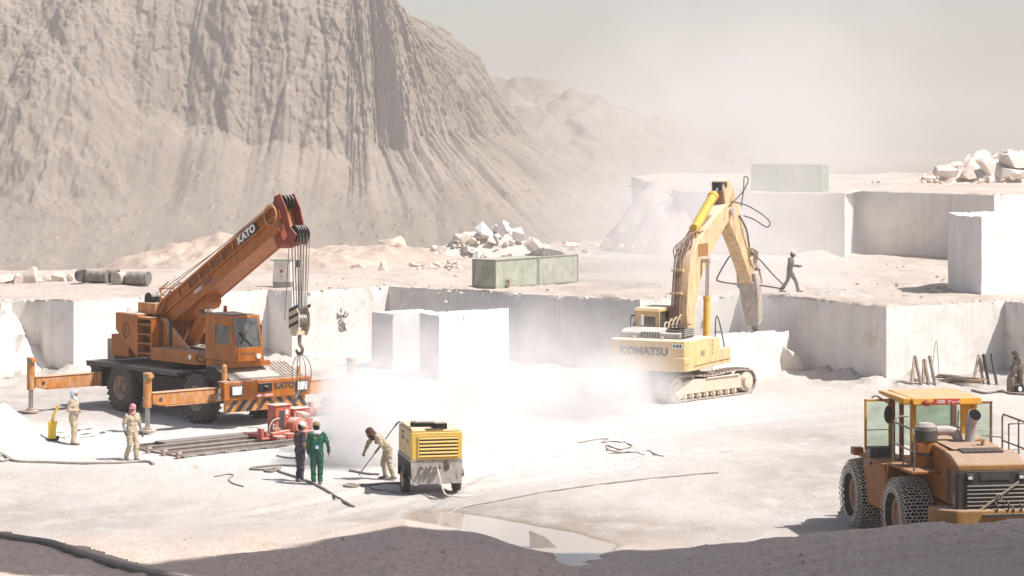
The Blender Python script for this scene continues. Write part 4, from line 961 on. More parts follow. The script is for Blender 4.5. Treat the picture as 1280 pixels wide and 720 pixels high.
    for i, x in enumerate((-.3, -.2, -.1, .02)):
        mb.tube(catmull([(x, .30, 2.55), (x, .24, 3.3), (x, .45, 4.7), (x, .72, 5.5), (x + .02, 1.35, 5.98), (x + .05, 2.3, 6.52), (x + .1, 3.4, 6.98)], 6), .036, 7)
    mb.tube(catmull([(-.1, .5, 5.1), (.12, .9, 5.75), (.0, 1.6, 6.2), (.25, 2.2, 6.4)], 6), .04, 7)
    mb.build('boom_pipes', HOSEB, bo)
    for y, z in ((.28, 3.0), (.36, 4.0), (.5, 4.9)): mb = MB(); mb.span((-.38, y - .14, z - .04), (.1, y + .08, z + .04)); mb.build('pipe_clamp', YEL_OLD, bo)
    mb = MB()
    for i in range(7):
        t = i * .9
        mb.tube(catmull([(-.28 + .06 * i, .5 + .1 * i, 5.35 + .1 * i), (-.36 + .08 * i, .62 + .1 * i, 5.75 + .06 * math.sin(t)), (-.2 + .05 * i, 1.1 + .08 * i, 6.05 + .05 * i), (-.1 + .06 * i, 1.7 + .05 * i, 6.35)], 5), .03, 6)
    mb.build('boom_hoses', HOSEB, bo)
    mb = MB()
    for i in range(4): mb.tube(catmull([(-.28 + .12 * i, .25, 2.7), (-.35 + .2 * i, -.15, 2.9 + .1 * i), (-.3 + .16 * i, -.5, 2.75), (-.1 + .2 * i, -.55, 2.5)], 6), .035, 6)
    mb.build('base_hoses', mat('pale_hose', (.42, .32, .22), .7, film=.4), U)
    # boom cylinders either side
    for x in (-.56, .56):
        f_, t_ = Vector((x, 1.75, 1.75)), Vector((x, 1.9, 5.25)); d = (t_ - f_).normalized()
        mb = MB(); mb.cyl(f_, f_ + d * 2.05, .135, n=18); mb.cyl(f_ + d * 1.95, f_ + d * 2.08, .16, n=18); cyo = mb.build('boom_cylinder', mat('cylinder_yellow', (.66, .40, .05), .5, var=.12, film=.14), U)
        mb = MB(); mb.cyl(f_ + d * 2.05, t_, .075, n=14); mb.build('piston_rod', CHROME, cyo)
    mb = MB(); mb.cyl((-.68, 1.9, 5.25), (.68, 1.9, 5.25), .11, n=16); mb.cyl((-.45, 5.1, 7.1), (.45, 5.1, 7.1), .17, n=16); mb.build('boom_pin', BREAK, bo)
    mb = MB(); mb.span((.311, 1.5, 5.4), (.32, 2.6, 5.9)); mb.build('bare_patch', mat('rust_patch', (.33, .16, .07), .8, var=.3, vscale=6), bo)
    # arm cylinder on top of the boom
    f_, t_ = Vector((.0, 1.95, 6.5)), Vector((0, 4.72, 8.2)); d = (t_ - f_).normalized(); L_ = (t_ - f_).length
    mb = MB(); mb.cyl(f_, f_ + d * L_ * .74, .19, n=20); mb.cyl(f_ + d * L_ * .70, f_ + d * L_ * .75, .22, n=20); mb.span((-.16, 1.75, 6.15), (.16, 2.1, 6.6)); ac = mb.build('arm_cylinder', mat('cylinder_yellow', ()), U)
    mb = MB(); mb.cyl(f_ + d * L_ * .7, t_, .1, n=14); mb.build('piston_rod', CHROME, ac)
    # arm
    prof = [(4.45, 8.02), (4.62, 8.36), (5.0, 8.42), (5.55, 8.1), (6.7, 6.6), (8.25, 4.4), (8.15, 4.05), (7.75, 4.0), (6.5, 5.35), (5.0, 6.75), (4.75, 7.2)]
    am = arm_piece('arm', prof, -.27, .27, YEL_OLD)
    mb = MB(); mb.prism([(4.9, 6.9), (4.62, 7.35), (4.5, 7.95), (4.46, 7.9), (4.6, 7.25), (4.86, 6.8)], 'x', -.24, .24); mb.build('arm_shade_plate', mat('arm_shade_brown', (.26, .15, .09), .8, film=.15), am)  # brown plate paints the shaded underside of the arm
    mb = MB(); mb.span((-.2, 4.42, 7.95), (.2, 4.75, 8.3)); mb.cyl((-.3, 4.68, 8.2), (.3, 4.68, 8.2), .13); mb.build('arm_pin', LETTER, am, .02)
    # bucket cylinder and linkage on the front of the arm
    f_, t_ = Vector((0, 5.75, 8.0)), Vector((0, 7.75, 5.5)); d = (t_ - f_).normalized()
    mb = MB(); mb.cyl(f_, f_ + d * 2.0, .14, n=18); bc = mb.build('tool_cylinder', YEL_OLD, U)
    mb = MB(); mb.cyl(f_ + d * 1.95, t_, .08, n=12); mb.build('piston_rod', CHROME, bc)
    mb = MB(); [mb.prism([(7.6, 5.5), (7.85, 5.6), (8.75, 4.5), (8.55, 4.3)], 'x', x, x + .06) for x in (-.34, .28)]; [mb.prism([(7.25, 5.05), (7.4, 5.2), (7.9, 5.55), (7.7, 5.3)], 'x', x, x + .05) for x in (-.4, .35)]; mb.cyl((-.4, 7.75, 5.5), (.4, 7.75, 5.5), .08); mb.build('tool_link', BREAK, U, .01)
    # breaker
    a = Vector((0, 8.15, 4.35)); b = Vector((0, 8.95, 1.85)); d = (b - a).normalized(); L_ = (b - a).length
    fr = Matrix.Translation(a) @ d.to_track_quat('Z', 'X').to_matrix().to_4x4()
    def loc(q): q.M = fr; return q
    mb = loc(MB())
    mb.prism([(-.34, -.1), (.34, -.1), (.42, .35), (.38, 1.2), (.30, 2.0), (.27, 2.2), (-.27, 2.2), (-.30, 2.0), (-.38, 1.2), (-.42, .35)], 'x', -.27, .27)
    for s in (-1, 1): mb.prism([(-.42, -.2), (.42, -.2), (.46, .45), (.3, .6), (-.3, .6), (-.46, .45)], 'x', s * .27, s * .36)
    for z in (.1, .4, .9, 1.35): mb.cyl((-.3, .2, z), (.3, .2, z), .06); mb.cyl((-.3, -.2, z), (.3, -.2, z), .06)
    br = mb.build('breaker', BREAK, U, .025)
    mb = loc(MB()); mb.cyl((0, 0, 2.1), (0, 0, L_ - .2), .15, n=16); mb.cyl((0, 0, L_ - .2), (0, 0, L_), .15, .07, n=16); mb.build('chisel', STEEL, br)
    mb = loc(MB()); [mb.ball((s * .37, y, .2), .1, 10) for s in (-1, 1) for y in (-.25, .25)]; mb.build('breaker_bolts', BREAK, br)
    # hoses: two loops at the elbow, two big loops at the breaker
    mb = MB()
    mb.tube(catmull([(.3, 4.9, 7.3), (.75, 5.4, 7.9), (.95, 5.5, 8.4), (.85, 5.3, 8.5), (.8, 5.35, 8.0), (.6, 5.6, 7.3)], 8), .025, 7)
    mb.tube(catmull([(.25, 5.3, 7.5), (.8, 5.6, 7.35), (1.35, 5.9, 7.0), (1.7, 6.0, 6.65), (1.6, 5.9, 6.45), (1.1, 5.8, 6.75), (.6, 5.9, 6.9)], 8), .027, 7)
    mb.tube(catmull([(.3, 6.2, 6.9), (.42, 6.7, 6.3), (.36, 7.2, 5.6), (.33, 7.5, 5.2)], 6), .04, 7)
    mb.tube(catmull([(-.3, 7.3, 5.4), (-.75, 7.5, 4.95), (-1.25, 7.7, 4.2), (-1.2, 7.8, 4.05), (-.7, 8.1, 3.95), (-.35, 8.3, 3.9)], 8), .032, 7)
    mb.tube(catmull([(.3, 7.35, 5.4), (.7, 7.6, 5.0), (1.15, 7.9, 4.4), (1.55, 8.1, 3.95), (1.5, 8.15, 3.8), (.9, 8.3, 3.85), (.35, 8.35, 3.9)], 8), .032, 7)
    mb.build('breaker_hoses', mat('black_hose', (.06, .052, .047), .6, film=.25), U)
    mb = MB(); [mb.tube(catmull([(.3, 7.2 + .1 * i, 5.5 - .12 * i), (.5, 7.35 + .1 * i, 5.5 - .1 * i), (.6 - .05 * i, 7.6 + .1 * i, 5.3 - .12 * i), (.34, 7.7 + .05 * i, 5.0 - .1 * i)], 5), .035, 6) for i in range(4)]; mb.build('hose_couplings', TRACKP, am)
make_excavator()

# ================================================================ the wheel loader
LYEL = mat('loader_yellow', (.58, .28, .022), .5, var=.15, vscale=2, dust=.5, film=.04)
LBRN = mat('loader_dusty', (.27, .098, .018), .6, var=.2, vscale=2.5, dust=.6, dustcol=(.46, .30, .20), film=.04)
LTOP = mat('loader_hood', (.34, .17, .045), .6, var=.18, vscale=3, dust=.75, dustcol=(.42, .335, .28), film=.14)
CHAIN = mat('chain_steel', (.55, .48, .40), .45, .1, var=.3, vscale=8, dust=.9, dustcol=(.86, .81, .75), film=.0)
GUN = mat('grille_grey', (.035, .034, .033), .5, var=.2, dust=.4, film=.05)
BROWN = mat('dark_brown_post', (.22, .085, .035), .5, var=.2, film=.1)
RAILM = mat('rail_grey', (.12, .10, .09), .5, .3, film=.2)
def make_loader():
    org = Vector((11.0, 58.35, -.1))
    L = thing('wheel_loader', 'dusty orange wheel loader with chained tyres and open cab doors behind the shaded mound', 'loader', org, head(-.16, .987))
    # wheels with tyre chains
    t, rb = tyre_meshes(.86, .66, .40, 30)
    rim = rb.mesh('rim', mat('rim_orange', (.34, .15, .06), .7, var=.3, dust=.5, film=.35))
    def chain_mesh():
        mb = MB(); Rr = .885; W = .66
        rows = [(-.41, .62), (-.40, .77), (-.30, .905), (-.15, .93), (0, .935), (.15, .93), (.30, .905), (.40, .77), (.41, .62)]
        n = 34
        def pt(k, i): x, r = rows[k]; a = 2 * math.pi * (i) / n; return Vector((x, r * math.cos(a), r * math.sin(a)))
        for k in range(len(rows)):
            for i in range(n):
                off = .5 if k % 2 else 0
                p = pt(k, i + off); 
                tg = Vector((0, -p.z, p.y)).normalized(); up = Vector((0, p.y, p.z)).normalized(); ax = Vector((1, 0, 0))
                if k in (0, 8): ax, up = up, Vector((1 if k == 8 else -1, 0, 0))
                # ring link: a small octagon torus of 8 x 4
                ring = []
                for e in range(8):
                    b = 2 * math.pi * e / 8; c = p + (tg * math.cos(b) * .056 + ax * math.sin(b) * .048); ring.append(c)
                ring.append(ring[0]); mb.tube(ring, .0145, 4)
                if k + 1 < len(rows):
                    q = pt(k + 1, i + (.5 if (k + 1) % 2 else 0)); q2 = pt(k + 1, i + (.5 if (k + 1) % 2 else 0) - 1 if not k % 2 else i + 1)
                    for qq in (q, q2): mb.tube([p.lerp(qq, .26), p.lerp(qq, .74)], .018, 4)
        return mb.mesh('chain', CHAIN)
    ch = chain_mesh(); tl = t.copy(); tl.materials.clear(); tl.materials.append(RUBCLEAN)
    for s in (-1, 1):
        for y, rot, dz in ((.75, 0, 0), (4.25, .0, 0)):
            wv = put('wheel', tl, L, (s * 1.17 if y < 2 else s * 1.17, y, .9 + dz), (random.random(), 0, 0 if s > 0 else math.pi)); put('rim', rim, wv); put('tyre_chain', ch, wv)
    # rear frame, counterweight
    mb = MB(); mb.span((-.75, -1.7, .75), (.75, 2.2, 1.35)); mb.span((-.7, 2.2, .8), (.7, 5.2, 1.5)); mb.cyl((-1.0, .75, .9), (1.0, .75, .9), .2, n=14); mb.cyl((-1.0, 4.25, .9), (1.0, 4.25, .9), .2, n=14); mb.build('frame', LBRN, L, .03)
    mb = MB(); mb.prism([(-.95, -2.05), (.95, -2.05), (1.25, -1.75), (1.35, -1.2), (-1.35, -1.2), (-1.25, -1.75)], 'z', .85, 1.42); mb.build('counterweight', LTOP, L, .05, seg=3)
    # hood: body, top plate, grille
    mb = MB()
    mb.prism([(-1.62, 1.42), (-1.62, 2.42), (-1.35, 2.62), (-.2, 2.70), (1.35, 2.78), (1.35, 1.42)], 'x', -.78, .78); hd = mb.build('hood', LBRN, L, .07, seg=3)
    mb = MB(); mb.prism([(-1.9, 2.3), (-1.9, 2.46), (-1.35, 2.655), (-.95, 2.685), (-.95, 2.6)], 'x', -.86, .86); mb.build('hood_lid', LTOP, hd, .05, seg=3)
    mb = MB(); mb.prism([(-.92, 2.70), (-.92, 2.715), (1.3, 2.80), (1.3, 2.785)], 'x', -.62, .62); mb.build('hood_top', LTOP, hd)
    mb = MB(); mb.box((.0, -1.12, 2.695), (1.0, .42, .02), Matrix.Rotation(.07, 3, 'X')); hg = mb.build('top_grille', DARKP, hd)
    mb = MB()
    for i in range(12): mb.box((-.46 + .085 * i, -1.12, 2.708), (.03, .42, .012), Matrix.Rotation(.07, 3, 'X'))
    for i in range(4): mb.box((0, -1.28 + .11 * i, 2.708 + .008 * i), (1.0, .025, .012), Matrix.Rotation(.07, 3, 'X'))
    mb.build('grille_bars', mat('dim_bar', (.2, .17, .14), .6), hg)
    mb = MB(); mb.cyl((.28, -.5, 2.68), (.28, -.5, 2.84), .045); mb.box((.2, -.52, 2.86), (.22, .06, .05)); mb.box((.3, -.42, 2.86), (.06, .18, .05)); mb.build('hood_handle', LTOP, hd)
    mb = MB(); mb.span((-.785, -1.2, 1.5), (-.78, -.95, 2.3)); [mb.span((-.79, -.45 + .0, 1.6 + .07 * i), (-.782, .3, 1.63 + .07 * i)) for i in range(0)]; mb.build('hood_seam', LETTER, hd)
    mb = MB(); mb.span((-.782, -.35, 2.18), (-.786, .35, 2.3)); mb.build('side_print', mat('dim_print', ()), hd)
    # grille: dark surround with bars, lamps, diagonal bar and square badge
    gy = -1.9
    mb = MB()
    mb.prism([(-.87, 1.30), (.87, 1.30), (.88, 2.1), (.84, 2.28), (.72, 2.34), (-.72, 2.34), (-.84, 2.28), (-.88, 2.1)], 'y', gy, gy + .3); gr = mb.build('rear_grille', GUN, L, .05, seg=3)
    mb = MB(); mb.span((-.62, gy - .012, 1.36), (.78, gy - .002, 2.02)); mb.build('grille_hollow', LETTER, gr)
    mb = MB()
    for i in range(7): mb.box((.08, gy - .035, 1.41 + .092 * i), (1.44, .06, .028), Matrix.Rotation(-.35, 3, 'X'))
    mb.build('louvre_bars', mat('louvre', (.20, .185, .17), .4, .2, dust=.7, film=.25), gr, .006)
    mb = MB(); mb.span((-.3, gy - .02, 2.1), (.42, gy - .004, 2.26)); mb.build('rear_window', DARKP, gr)
    for x in (-.56, .70):
        mb = MB(); mb.span((x - .09, gy - .05, 2.1), (x + .09, gy, 2.26)); rl = mb.build('tail_light', DARKP, gr, .02)
        mb = MB(); mb.span((x - .05, gy - .058, 2.13), (x + .05, gy - .05, 2.2)); mb.build('lens', LAMP, rl)
    mb = MB(); a = Vector((-.42, gy - .09, 1.36)); b = Vector((.62, gy - .09, 2.06)); mb.box((a + b) / 2, ((b - a).length, .03, .045), Matrix.Rotation(-math.atan2(b.z - a.z, b.x - a.x), 3, 'Y')); mb.build('diagonal_bar', mat('badge_bar', (.48, .39, .28), .5, .3, film=.2), gr)
    mb = MB(); mb.span((.04, gy - .125, 1.64), (.20, gy - .095, 1.79)); bd = mb.build('badge', mat('badge_grey', (.33, .29, .25), .5, .3), gr, .01)
    mb = MB(); mb.lathe([(.035, -.004), (.055, -.004), (.055, .004), (.035, .004), (.035, -.004)], (.12, gy - .13, 1.715), (0, -1, 0), 20); mb.tube([(.155, gy - .13, 1.75), (.19, gy - .13, 1.785)], .008, 5); mb.build('badge_ring', LETTER, bd)
    lettering('L220', .15, mat('pale_letter', (.5, .45, .4), .6), gr, (-.895, gy + .14, 1.62), (0, 0, 1), (0, 1, 0), 1, .004)
    mb = MB()
    for x, h_ in ((.02, .28), (.3, .33), (.42, .2), (.62, .25)): mb.tube(catmull([(x, gy - .12, 1.3), (x + .05, gy - .16, 1.3 + h_ * .6), (x + .01, gy - .1, 1.3 + h_)], 4), .022, 5)
    mb.span((-.3, gy - .2, 1.26), (.85, gy - .05, 1.32)); mb.build('tow_hook', GUN, gr)
    # rear fenders with platforms and rails
    for s in (-1, 1):
        mb = MB()
        mb.span((min(s * .78, s * 1.5), -.5, 2.06), (max(s * .78, s * 1.5), 1.3, 2.13))
        mb.prism([(1.3, 2.1), (1.3, 2.02), (1.62, 1.25), (1.68, 1.27), (1.38, 2.1)], 'x', s * .8, s * 1.5)
        fe = mb.build('rear_fender', LBRN, L, .015)
        mb = MB(); x = s * 1.42
        zt_ = 3.15 if s < 0 else 3.28
        mb.tube([(x, 1.2, 2.13), (x, 1.2, zt_ - .08), (x, 1.12, zt_), (x, -.35, zt_ - .03), (x, -.42, zt_ - .12), (x, -.42, 2.13)], .024, 6)
        mb.tube([(x, .4, 2.13), (x, .4, 2.62)] if s < 0 else [(x, .1, 2.13), (x, .1, zt_)], .022, 6); mb.tube([(x, 1.2, 2.62), (x, -.42, 2.6)], .022, 6)
        if s > 0: mb.tube([(x - .45, -.42, zt_ - .05), (x, -.42, zt_ - .05), (x, -.42, 2.6), (x - .45, -.42, 2.6), (x - .45, -.42, zt_ - .05)], .022, 6); mb.tube([(x, 1.2, 2.7), (x - .5, 1.25, 2.75)], .02, 6)
        else: mb.tube([(x, 1.2, zt_ - .05), (x + .2, 1.32, zt_ + .1), (x + .45, 1.35, zt_ + .1)], .022, 6)
        mb.build('platform_rail', RAILM, fe)
    # front fender / step side plate
    for s in (-1, 1):
        mb = MB(); mb.prism([(1.75, .85), (1.7, 2.0), (3.5, 1.95), (3.5, 1.85), (3.1, .85)], 'x', s * 1.0, s * 1.46); mb.span((min(s * .95, s * 1.55), 1.65, 1.98), (max(s * .95, s * 1.55), 4.3, 2.05)); mb.build('step_box', LBRN, L, .02)
    # air cleaner and intake pipe, exhaust
    mb = MB(); mb.cyl((-.86, .35, 2.1), (-.86, .35, 2.78), .27, n=24); mb.span((-1.15, .1, 2.5), (-.5, .6, 2.72)); mb.build('cleaner_base', LBRN, L, .01)
    mb = MB(); mb.cyl((-.86, .35, 2.78), (-.86, .35, 3.02), .29, n=28); mb.cyl((-.86, .35, 2.42), (-.86, .35, 2.5), .29, n=28); mb.build('cleaner_bowl', DARKP, L)
    mb = MB(); mb.cyl((-.86, .35, 3.02), (-.86, .35, 3.12), .27, n=28); mb.cyl((-.86, .35, 3.12), (-.86, .35, 3.2), .25, .18, n=28); mb.build('cleaner_cap', mat('grey_cap', (.28, .25, .23), .7, dust=.9, dustcol=(.5, .45, .41)), L)
    mb = MB(); mb.tube(catmull([(-.6, .35, 3.0), (-.3, .35, 3.0), (-.12, .33, 2.94), (-.06, .32, 2.82), (-.06, .3, 2.7)], 7), .12, 14); mb.build('intake_pipe', mat('grey_pipe', (.36, .32, .29), .6, var=.12, dust=.8, dustcol=(.55, .49, .45), film=.3), L)
    mb = MB(); mb.tube([(.22, .15, 2.68), (.22, .15, 2.8), (.22, .14, 3.2), (.23, .08, 3.32), (.25, -.05, 3.42)], [.2, .145, .145, .15, .17], 20); mb.cyl((.22, .15, 2.68), (.22, .15, 2.74), .26, n=20); ex = mb.build('exhaust_stack', mat('grey_pipe', ()), L)
    mb = MB(); dd = Vector((.02, -.13, .1)).normalized(); c = Vector((.2505, -.053, 3.4225)); mb.cyl(c, c + dd * .012, .155, n=20); mb.build('exhaust_mouth', mat('void_black', (.006, .006, .006), .9, var=.1), ex)  # black disc paints the unlit hollow of the pipe mouth
    # cab
    x0, x1, y0, y1, z0, z1 = -.86, .86, 1.45, 3.15, 1.75, 3.72
    mb = MB()
    mb.span((x0, y0, z0), (x1, y1, 2.05)); mb.span((x0, y0, 2.05), (x1, y0 + .06, 2.55))
    for x in (x0, x1 - .14): mb.span((x, y0, 2.05), (x + .14, y0 + .12, z1 - .15))
    mb.span((x1 - .42, y0 + .01, 2.5), (x1 - .14, y0 + .09, z1 - .18))
    cab = mb.build('cab', LYEL, L, .02)
    mb = MB()
    for x in (x0 - .03, x1 - .11): mb.span((x, y1 - .14, 2.0), (x + .14, y1, z1 - .15)); mb.span((x, 2.2, 2.0), (x + .1, 2.32, z1 - .15))
    mb.build('cab_pillars', BROWN, cab, .015)
    mb = MB(); mb.prism([(y0 - .2, z1 - .2), (y0 - .14, z1 - .02), (y1 + .1, z1), (y1 + .15, z1 - .12)], 'x', x0 - .02, x1 + .06); mb.prism([(y0 - .1, z1 - .19), (y0 - .1, z1 - .02), (y1 + .12, z1 - .02), (y1 + .12, z1 - .1)], 'x', x0 - .26, x0 - .02); rf = mb.build('cab_roof', LYEL, cab, .03)
    mb = MB(); mb.span((-.35, y0 - .225, z1 - .18), (.33, y0 - .2, z1 - .045)); sg = mb.build('red_plate', mat('plate_red', (.50, .03, .03), .5, film=.08), rf)
    lettering('1235', .105, LETTER_W, sg, (-.17, y0 - .228, z1 - .112), (1, 0, 0), (0, 0, 1), 1.05, .004, .002)
    mb = MB()      # Arabic numerals and a word, drawn as strokes
    yv = y0 - .229
    def st(pts, r=.008): mb.tube([(p[0], yv, p[1]) for p in pts], r, 5)
    zz = z1 - .115; st([(.015, zz - .035), (.015, zz + .035)]); st([(.05, zz - .035), (.05, zz + .035), (.075, zz + .02), (.095, zz + .035)]); st([(.13, zz - .02), (.155, zz + .02), (.175, zz - .02), (.15, zz - .035), (.13, zz - .02)])
    st([(.20, zz - .02), (.215, zz - .005), (.23, zz - .02), (.25, zz), (.265, zz - .02), (.285, zz - .015), (.285, zz + .035)]); st([(.305, zz - .035), (.305, zz + .03)])
    mb.build('plate_script', LETTER_W, sg)
    mb = MB(); mb.ball((-.52, y0 - .2, z1 - .14), .11, 14, 0, (1.2, .7, .75)); mb.build('roof_lamp', mat('orange_lens', (.42, .10, .04), .4), rf)
    mb = MB(); mb.span((x0 + .14, y0 + .05, 2.55), (x1 - .42, y0 + .06, z1 - .2)); mb.build('rear_window', GL_GREEN, cab)
    mb = MB(); mb.span((x0 + .12, y1 - .06, 2.3), (x1 - .12, y1 - .05, z1 - .15)); mb.build('windscreen', GL_GREEN, cab)
    mb = MB(); mb.tube(catmull([(-.5, 2.5, 2.75), (-.25, 2.42, 2.8), (0, 2.5, 2.75)], 6), .02, 6); mb.tube([(-.25, 2.8, 2.1), (-.25, 2.5, 2.7)], .03, 6); mb.build('steering_wheel', LETTER, cab)
    mb = MB(); mb.span((-.3, 1.8, 2.1), (.25, 2.3, 2.45)); mb.span((-.28, 1.72, 2.4), (.22, 1.86, 2.66)); mb.build('seat', SEAT, cab, .05)
    mb = MB(); mb.tube([(.05, 1.5, 2.62), (.42, 1.49, 2.95)], .014, 5); mb.tube([(.35, 1.49, 2.6), (.38, 1.485, 3.35)], .016, 5); mb.build('wiper', LETTER, cab)
    # open doors
    for s, yy, xa, xb, zb_, zt_ in ((-1, 3.05, -.86, -1.56, 2.22, 3.5), (1, 2.55, .98, 1.66, 2.26, 3.45)):
        mb = MB(); a, b = min(xa, xb), max(xa, xb)
        for lo, hi in (((a, zb_), (b, zb_ + .06)), ((a, zt_ - .06), (b, zt_)), ((a, zb_), (a + .06, zt_)), ((b - .06, zb_), (b, zt_))): mb.span((lo[0], yy - .03, lo[1]), (hi[0], yy + .03, hi[1]))
        dr = mb.build('door', LYEL if s < 0 else BROWN, L, .012)
        mb = MB(); mb.span((a + .06, yy - .005, zb_ + .06), (b - .06, yy + .005, zt_ - .06)); mb.build('door_glass', GL_GREEN, dr)
        mb = MB(); mb.tube([(a + .06, yy - .03, 2.72), (b - .06, yy - .03, 2.72)] if s < 0 else [(a + .06, yy - .03, 2.55), (a + .2, yy - .03, 2.55), (a + .22, yy - .03, 2.72), (b - .06, yy - .03, 2.7)], .012, 5); mb.build('door_bar', RAILM, dr)
    mb = MB(); mb.span((-1.5, 2.75, 1.9), (-.9, 3.1, 2.3)); mb.span((-1.52, 2.72, 1.86), (-1.46, 3.12, 2.3)); [mb.cyl((-1.4 + .12 * i, 2.74, 2.05), (-1.4 + .12 * i, 2.74, 2.25), .03, n=8) for i in range(3)]; mb.build('battery_box', mat('slate_box', (.07, .08, .078), .5, var=.25, film=.12), L, .02)
    mb = MB(); mb.ball((-1.2, 2.2, 3.2), .2, 14, 0, (.6, .35, 1.15)); mb.tube(catmull([(-.86, 2.0, 3.62), (-1.1, 2.1, 3.6), (-1.2, 2.2, 3.45)], 5), .02, 6); mb.tube([(-1.2, 2.2, 3.0), (-1.22, 1.7, 2.95), (-1.42, 1.2, 2.85)], .016, 6); mb.build('mirror', mat('mirror_green', (.05, .06, .045), .3), L)
    mb = MB(); mb.tube(catmull([(-1.35, 3.1, 3.52), (-1.25, 3.1, 3.58), (-1.1, 3.1, 3.5), (-.9, 3.1, 3.38)], 5), .022, 6); mb.build('door_stay', RAILM, L)
    # front frame, lift arms and bucket beyond (mostly hidden)
    mb = MB()
    for x in (-.55, .55): mb.prism([(3.3, 1.3), (3.3, 2.0), (4.2, 2.0), (5.6, .9), (5.6, .55), (5.2, .8), (4.2, 1.4)], 'x', x - .09, x + .09)
    mb.build('lift_arms', LBRN, L, .02)
    mb = MB(); mb.prism([(5.5, .15), (5.5, 1.15), (5.6, 1.18), (5.8, .5), (6.5, .2), (6.5, .12)], 'x', -1.15, 1.3); mb.build('bucket', LBRN, L, .02)
    mb = MB(); mb.span((-1.95, 3.6, 2.0), (-1.5, 4.0, 2.28)) if False else mb.span((-1.66, 3.6, 2.0), (-1.4, 3.9, 2.2)); mb.build('front_lamp_box', LBRN, L, .02)
make_loader()

# ================================================================ the towed compressor
CY = mat('compressor_yellow', (.66, .42, .06), .5, var=.1, dust=.8, dustcol=(.7, .6, .48), film=.12)
CB = mat('compressor_beige', (.62, .44, .19), .6, var=.1, dust=.8, dustcol=(.7, .6, .48), film=.3)
CG = mat('compressor_grey', (.36, .34, .32), .7, var=.25, vscale=6, dust=.6, film=.35, stain=(.05, .045, .04), stain_amt=1.0)
def make_compressor():
    o = FP(538, 612.5); 
    K = thing('air_compressor', 'yellow towed air compressor with slatted front on two wheels', 'compressor', (o.x, o.y, o.z), head(.22, -.975))
    x = .72
    mb = MB(); mb.span((-x, -1.15, 1.0), (x, .82, 1.78)); mb.prism([(-1.15, 1.78), (-1.0, 1.86), (.62, 1.86), (.82, 1.78)], 'x', -x + .03, x - .03); can = mb.build('canopy', CB, K, .045, seg=3)
    mb = MB(); mb.span((-x - .01, .80, .98), (x + .01, .97, 1.76)); mb.span((-x + .02, .8, 1.76), (x - .02, .95, 1.82)); fp = mb.build('front_panel', CY, K, .04, seg=3)
    mb = MB(); mb.span((-.60, .971, 1.05), (.50, .976, 1.63)); mb.build('louvre_hollow', LETTER, fp)
    mb = MB()
    for i in range(6): mb.box((-.05, .985, 1.085 + .1 * i), (1.1, .05, .052), Matrix.Rotation(.5, 3, 'X'))
    mb.build('louvre_slats', CY, fp, .006)
    mb = MB(); mb.span((-.62, .972, 1.02), (.52, 1.0, 1.05)); mb.span((-.62, .972, 1.63), (.52, 1.0, 1.66)); mb.span((-.65, .972, 1.02), (-.6, 1.0, 1.66)); mb.span((.5, .972, 1.02), (.55, 1.0, 1.66)); mb.build('louvre_frame', CY, fp, .006)
    mb = MB(); mb.span((-x, -1.15, .42), (x, .93, .97)); mb.prism([(-x, .3), (x, .3), (x + .03, .95), (-x - .03, .95)], 'y', .93, .955); mb.span((-x - .02, -1.17, .93), (x + .02, .965, 1.0)); mb.build('lower_body', CG, K, .025)
    mb = MB(); mb.span((x + .001, -1.12, .45), (x + .03, -.1, .93)); mb.span((x, -.05, .5), (x + .05, .9, .9)); mb.build('black_side', BLACK, K, .01)
    mb = MB(); mb.span((-.62, -.1, .33), (.62, .12, .42)); mb.span((-.5, -1.9, .42), (-.4, .9, .5)); mb.span((.4, -1.9, .42), (.5, .9, .5)); mb.tube([(-.45, -1.15, .45), (0, -2.2, .4), (.45, -1.15, .45)], .05); mb.build('axle_frame', mat('brown_frame', (.32, .2, .13), .8, dust=.5, film=.3), K, .01)
    t, rb = tyre_meshes(.335, .2, .2, 20); rim = rb.mesh('rim', mat('rim_yellow', (.52, .36, .14), .6, film=.3, dust=.4))
    for s in (-1, 1): wv = put('wheel', t, K, (s * .74, .05, .335), (.3, 0, 0 if s > 0 else math.pi)); put('rim', rim, wv)
    for s in (-1, 1):
        mb = MB(); prof = [(.05 + .44 * math.cos(R(a)), .36 + .42 * math.sin(R(a))) for a in range(10, 171, 16)]; inn = [(.05 + .41 * math.cos(R(a)), .36 + .39 * math.sin(R(a))) for a in range(10, 171, 16)]
        mb.prism(prof + inn[::-1], 'x', s * .66, s * .88); mb.build('mudguard', BLACK, K)
    # roof: black exhaust tube and box
    mb = MB(); mb.tube([(.58, .35, 1.92), (.3, .52, 1.95), (-.02, .62, 1.95)], .075, 12); mb.tube([(.62, .33, 1.93), (.5, .4, 1.94)], .095, 12); mb.prism([(-.34, .5), (.0, .5), (.06, .62), (.0, .78), (-.34, .78)], 'z', 1.8, 1.99); mb.build('exhaust', BLACK, K, .02)
    mb = MB(); mb.span((-.2, .70, 1.83), (.3, .96, 1.84)); mb.build('soot', mat('soot', (.12, .09, .06), .9, var=.5, vscale=9), K)
    # side stripes and lettering blocks
    for z, m_ in ((1.62, mat('stripe_dark', (.04, .08, .10), .6)), (1.44, mat('stripe_dark', ()))):
        mb = MB(); mb.span((x + .001, -.62, z), (x + .005, -.22, z + .06)); mb.build('stripe', m_, can)
    mb = MB(); [mb.span((x + .001, -.6 + .075 * i, 1.53), (x + .004, -.55 + .075 * i, 1.58)) for i in range(5)]; mb.build('maker_print', mat('print_blue', (.2, .24, .22), .6), can)
    mb = MB()
    for y in (.25, .45): mb.tube([(x + .003, y - .05, 1.40), (x + .003, y + .04, 1.40), (x + .003, y + .05, 1.5), (x + .003, y - .05, 1.5), (x + .003, y - .05, 1.40)], .008, 4)
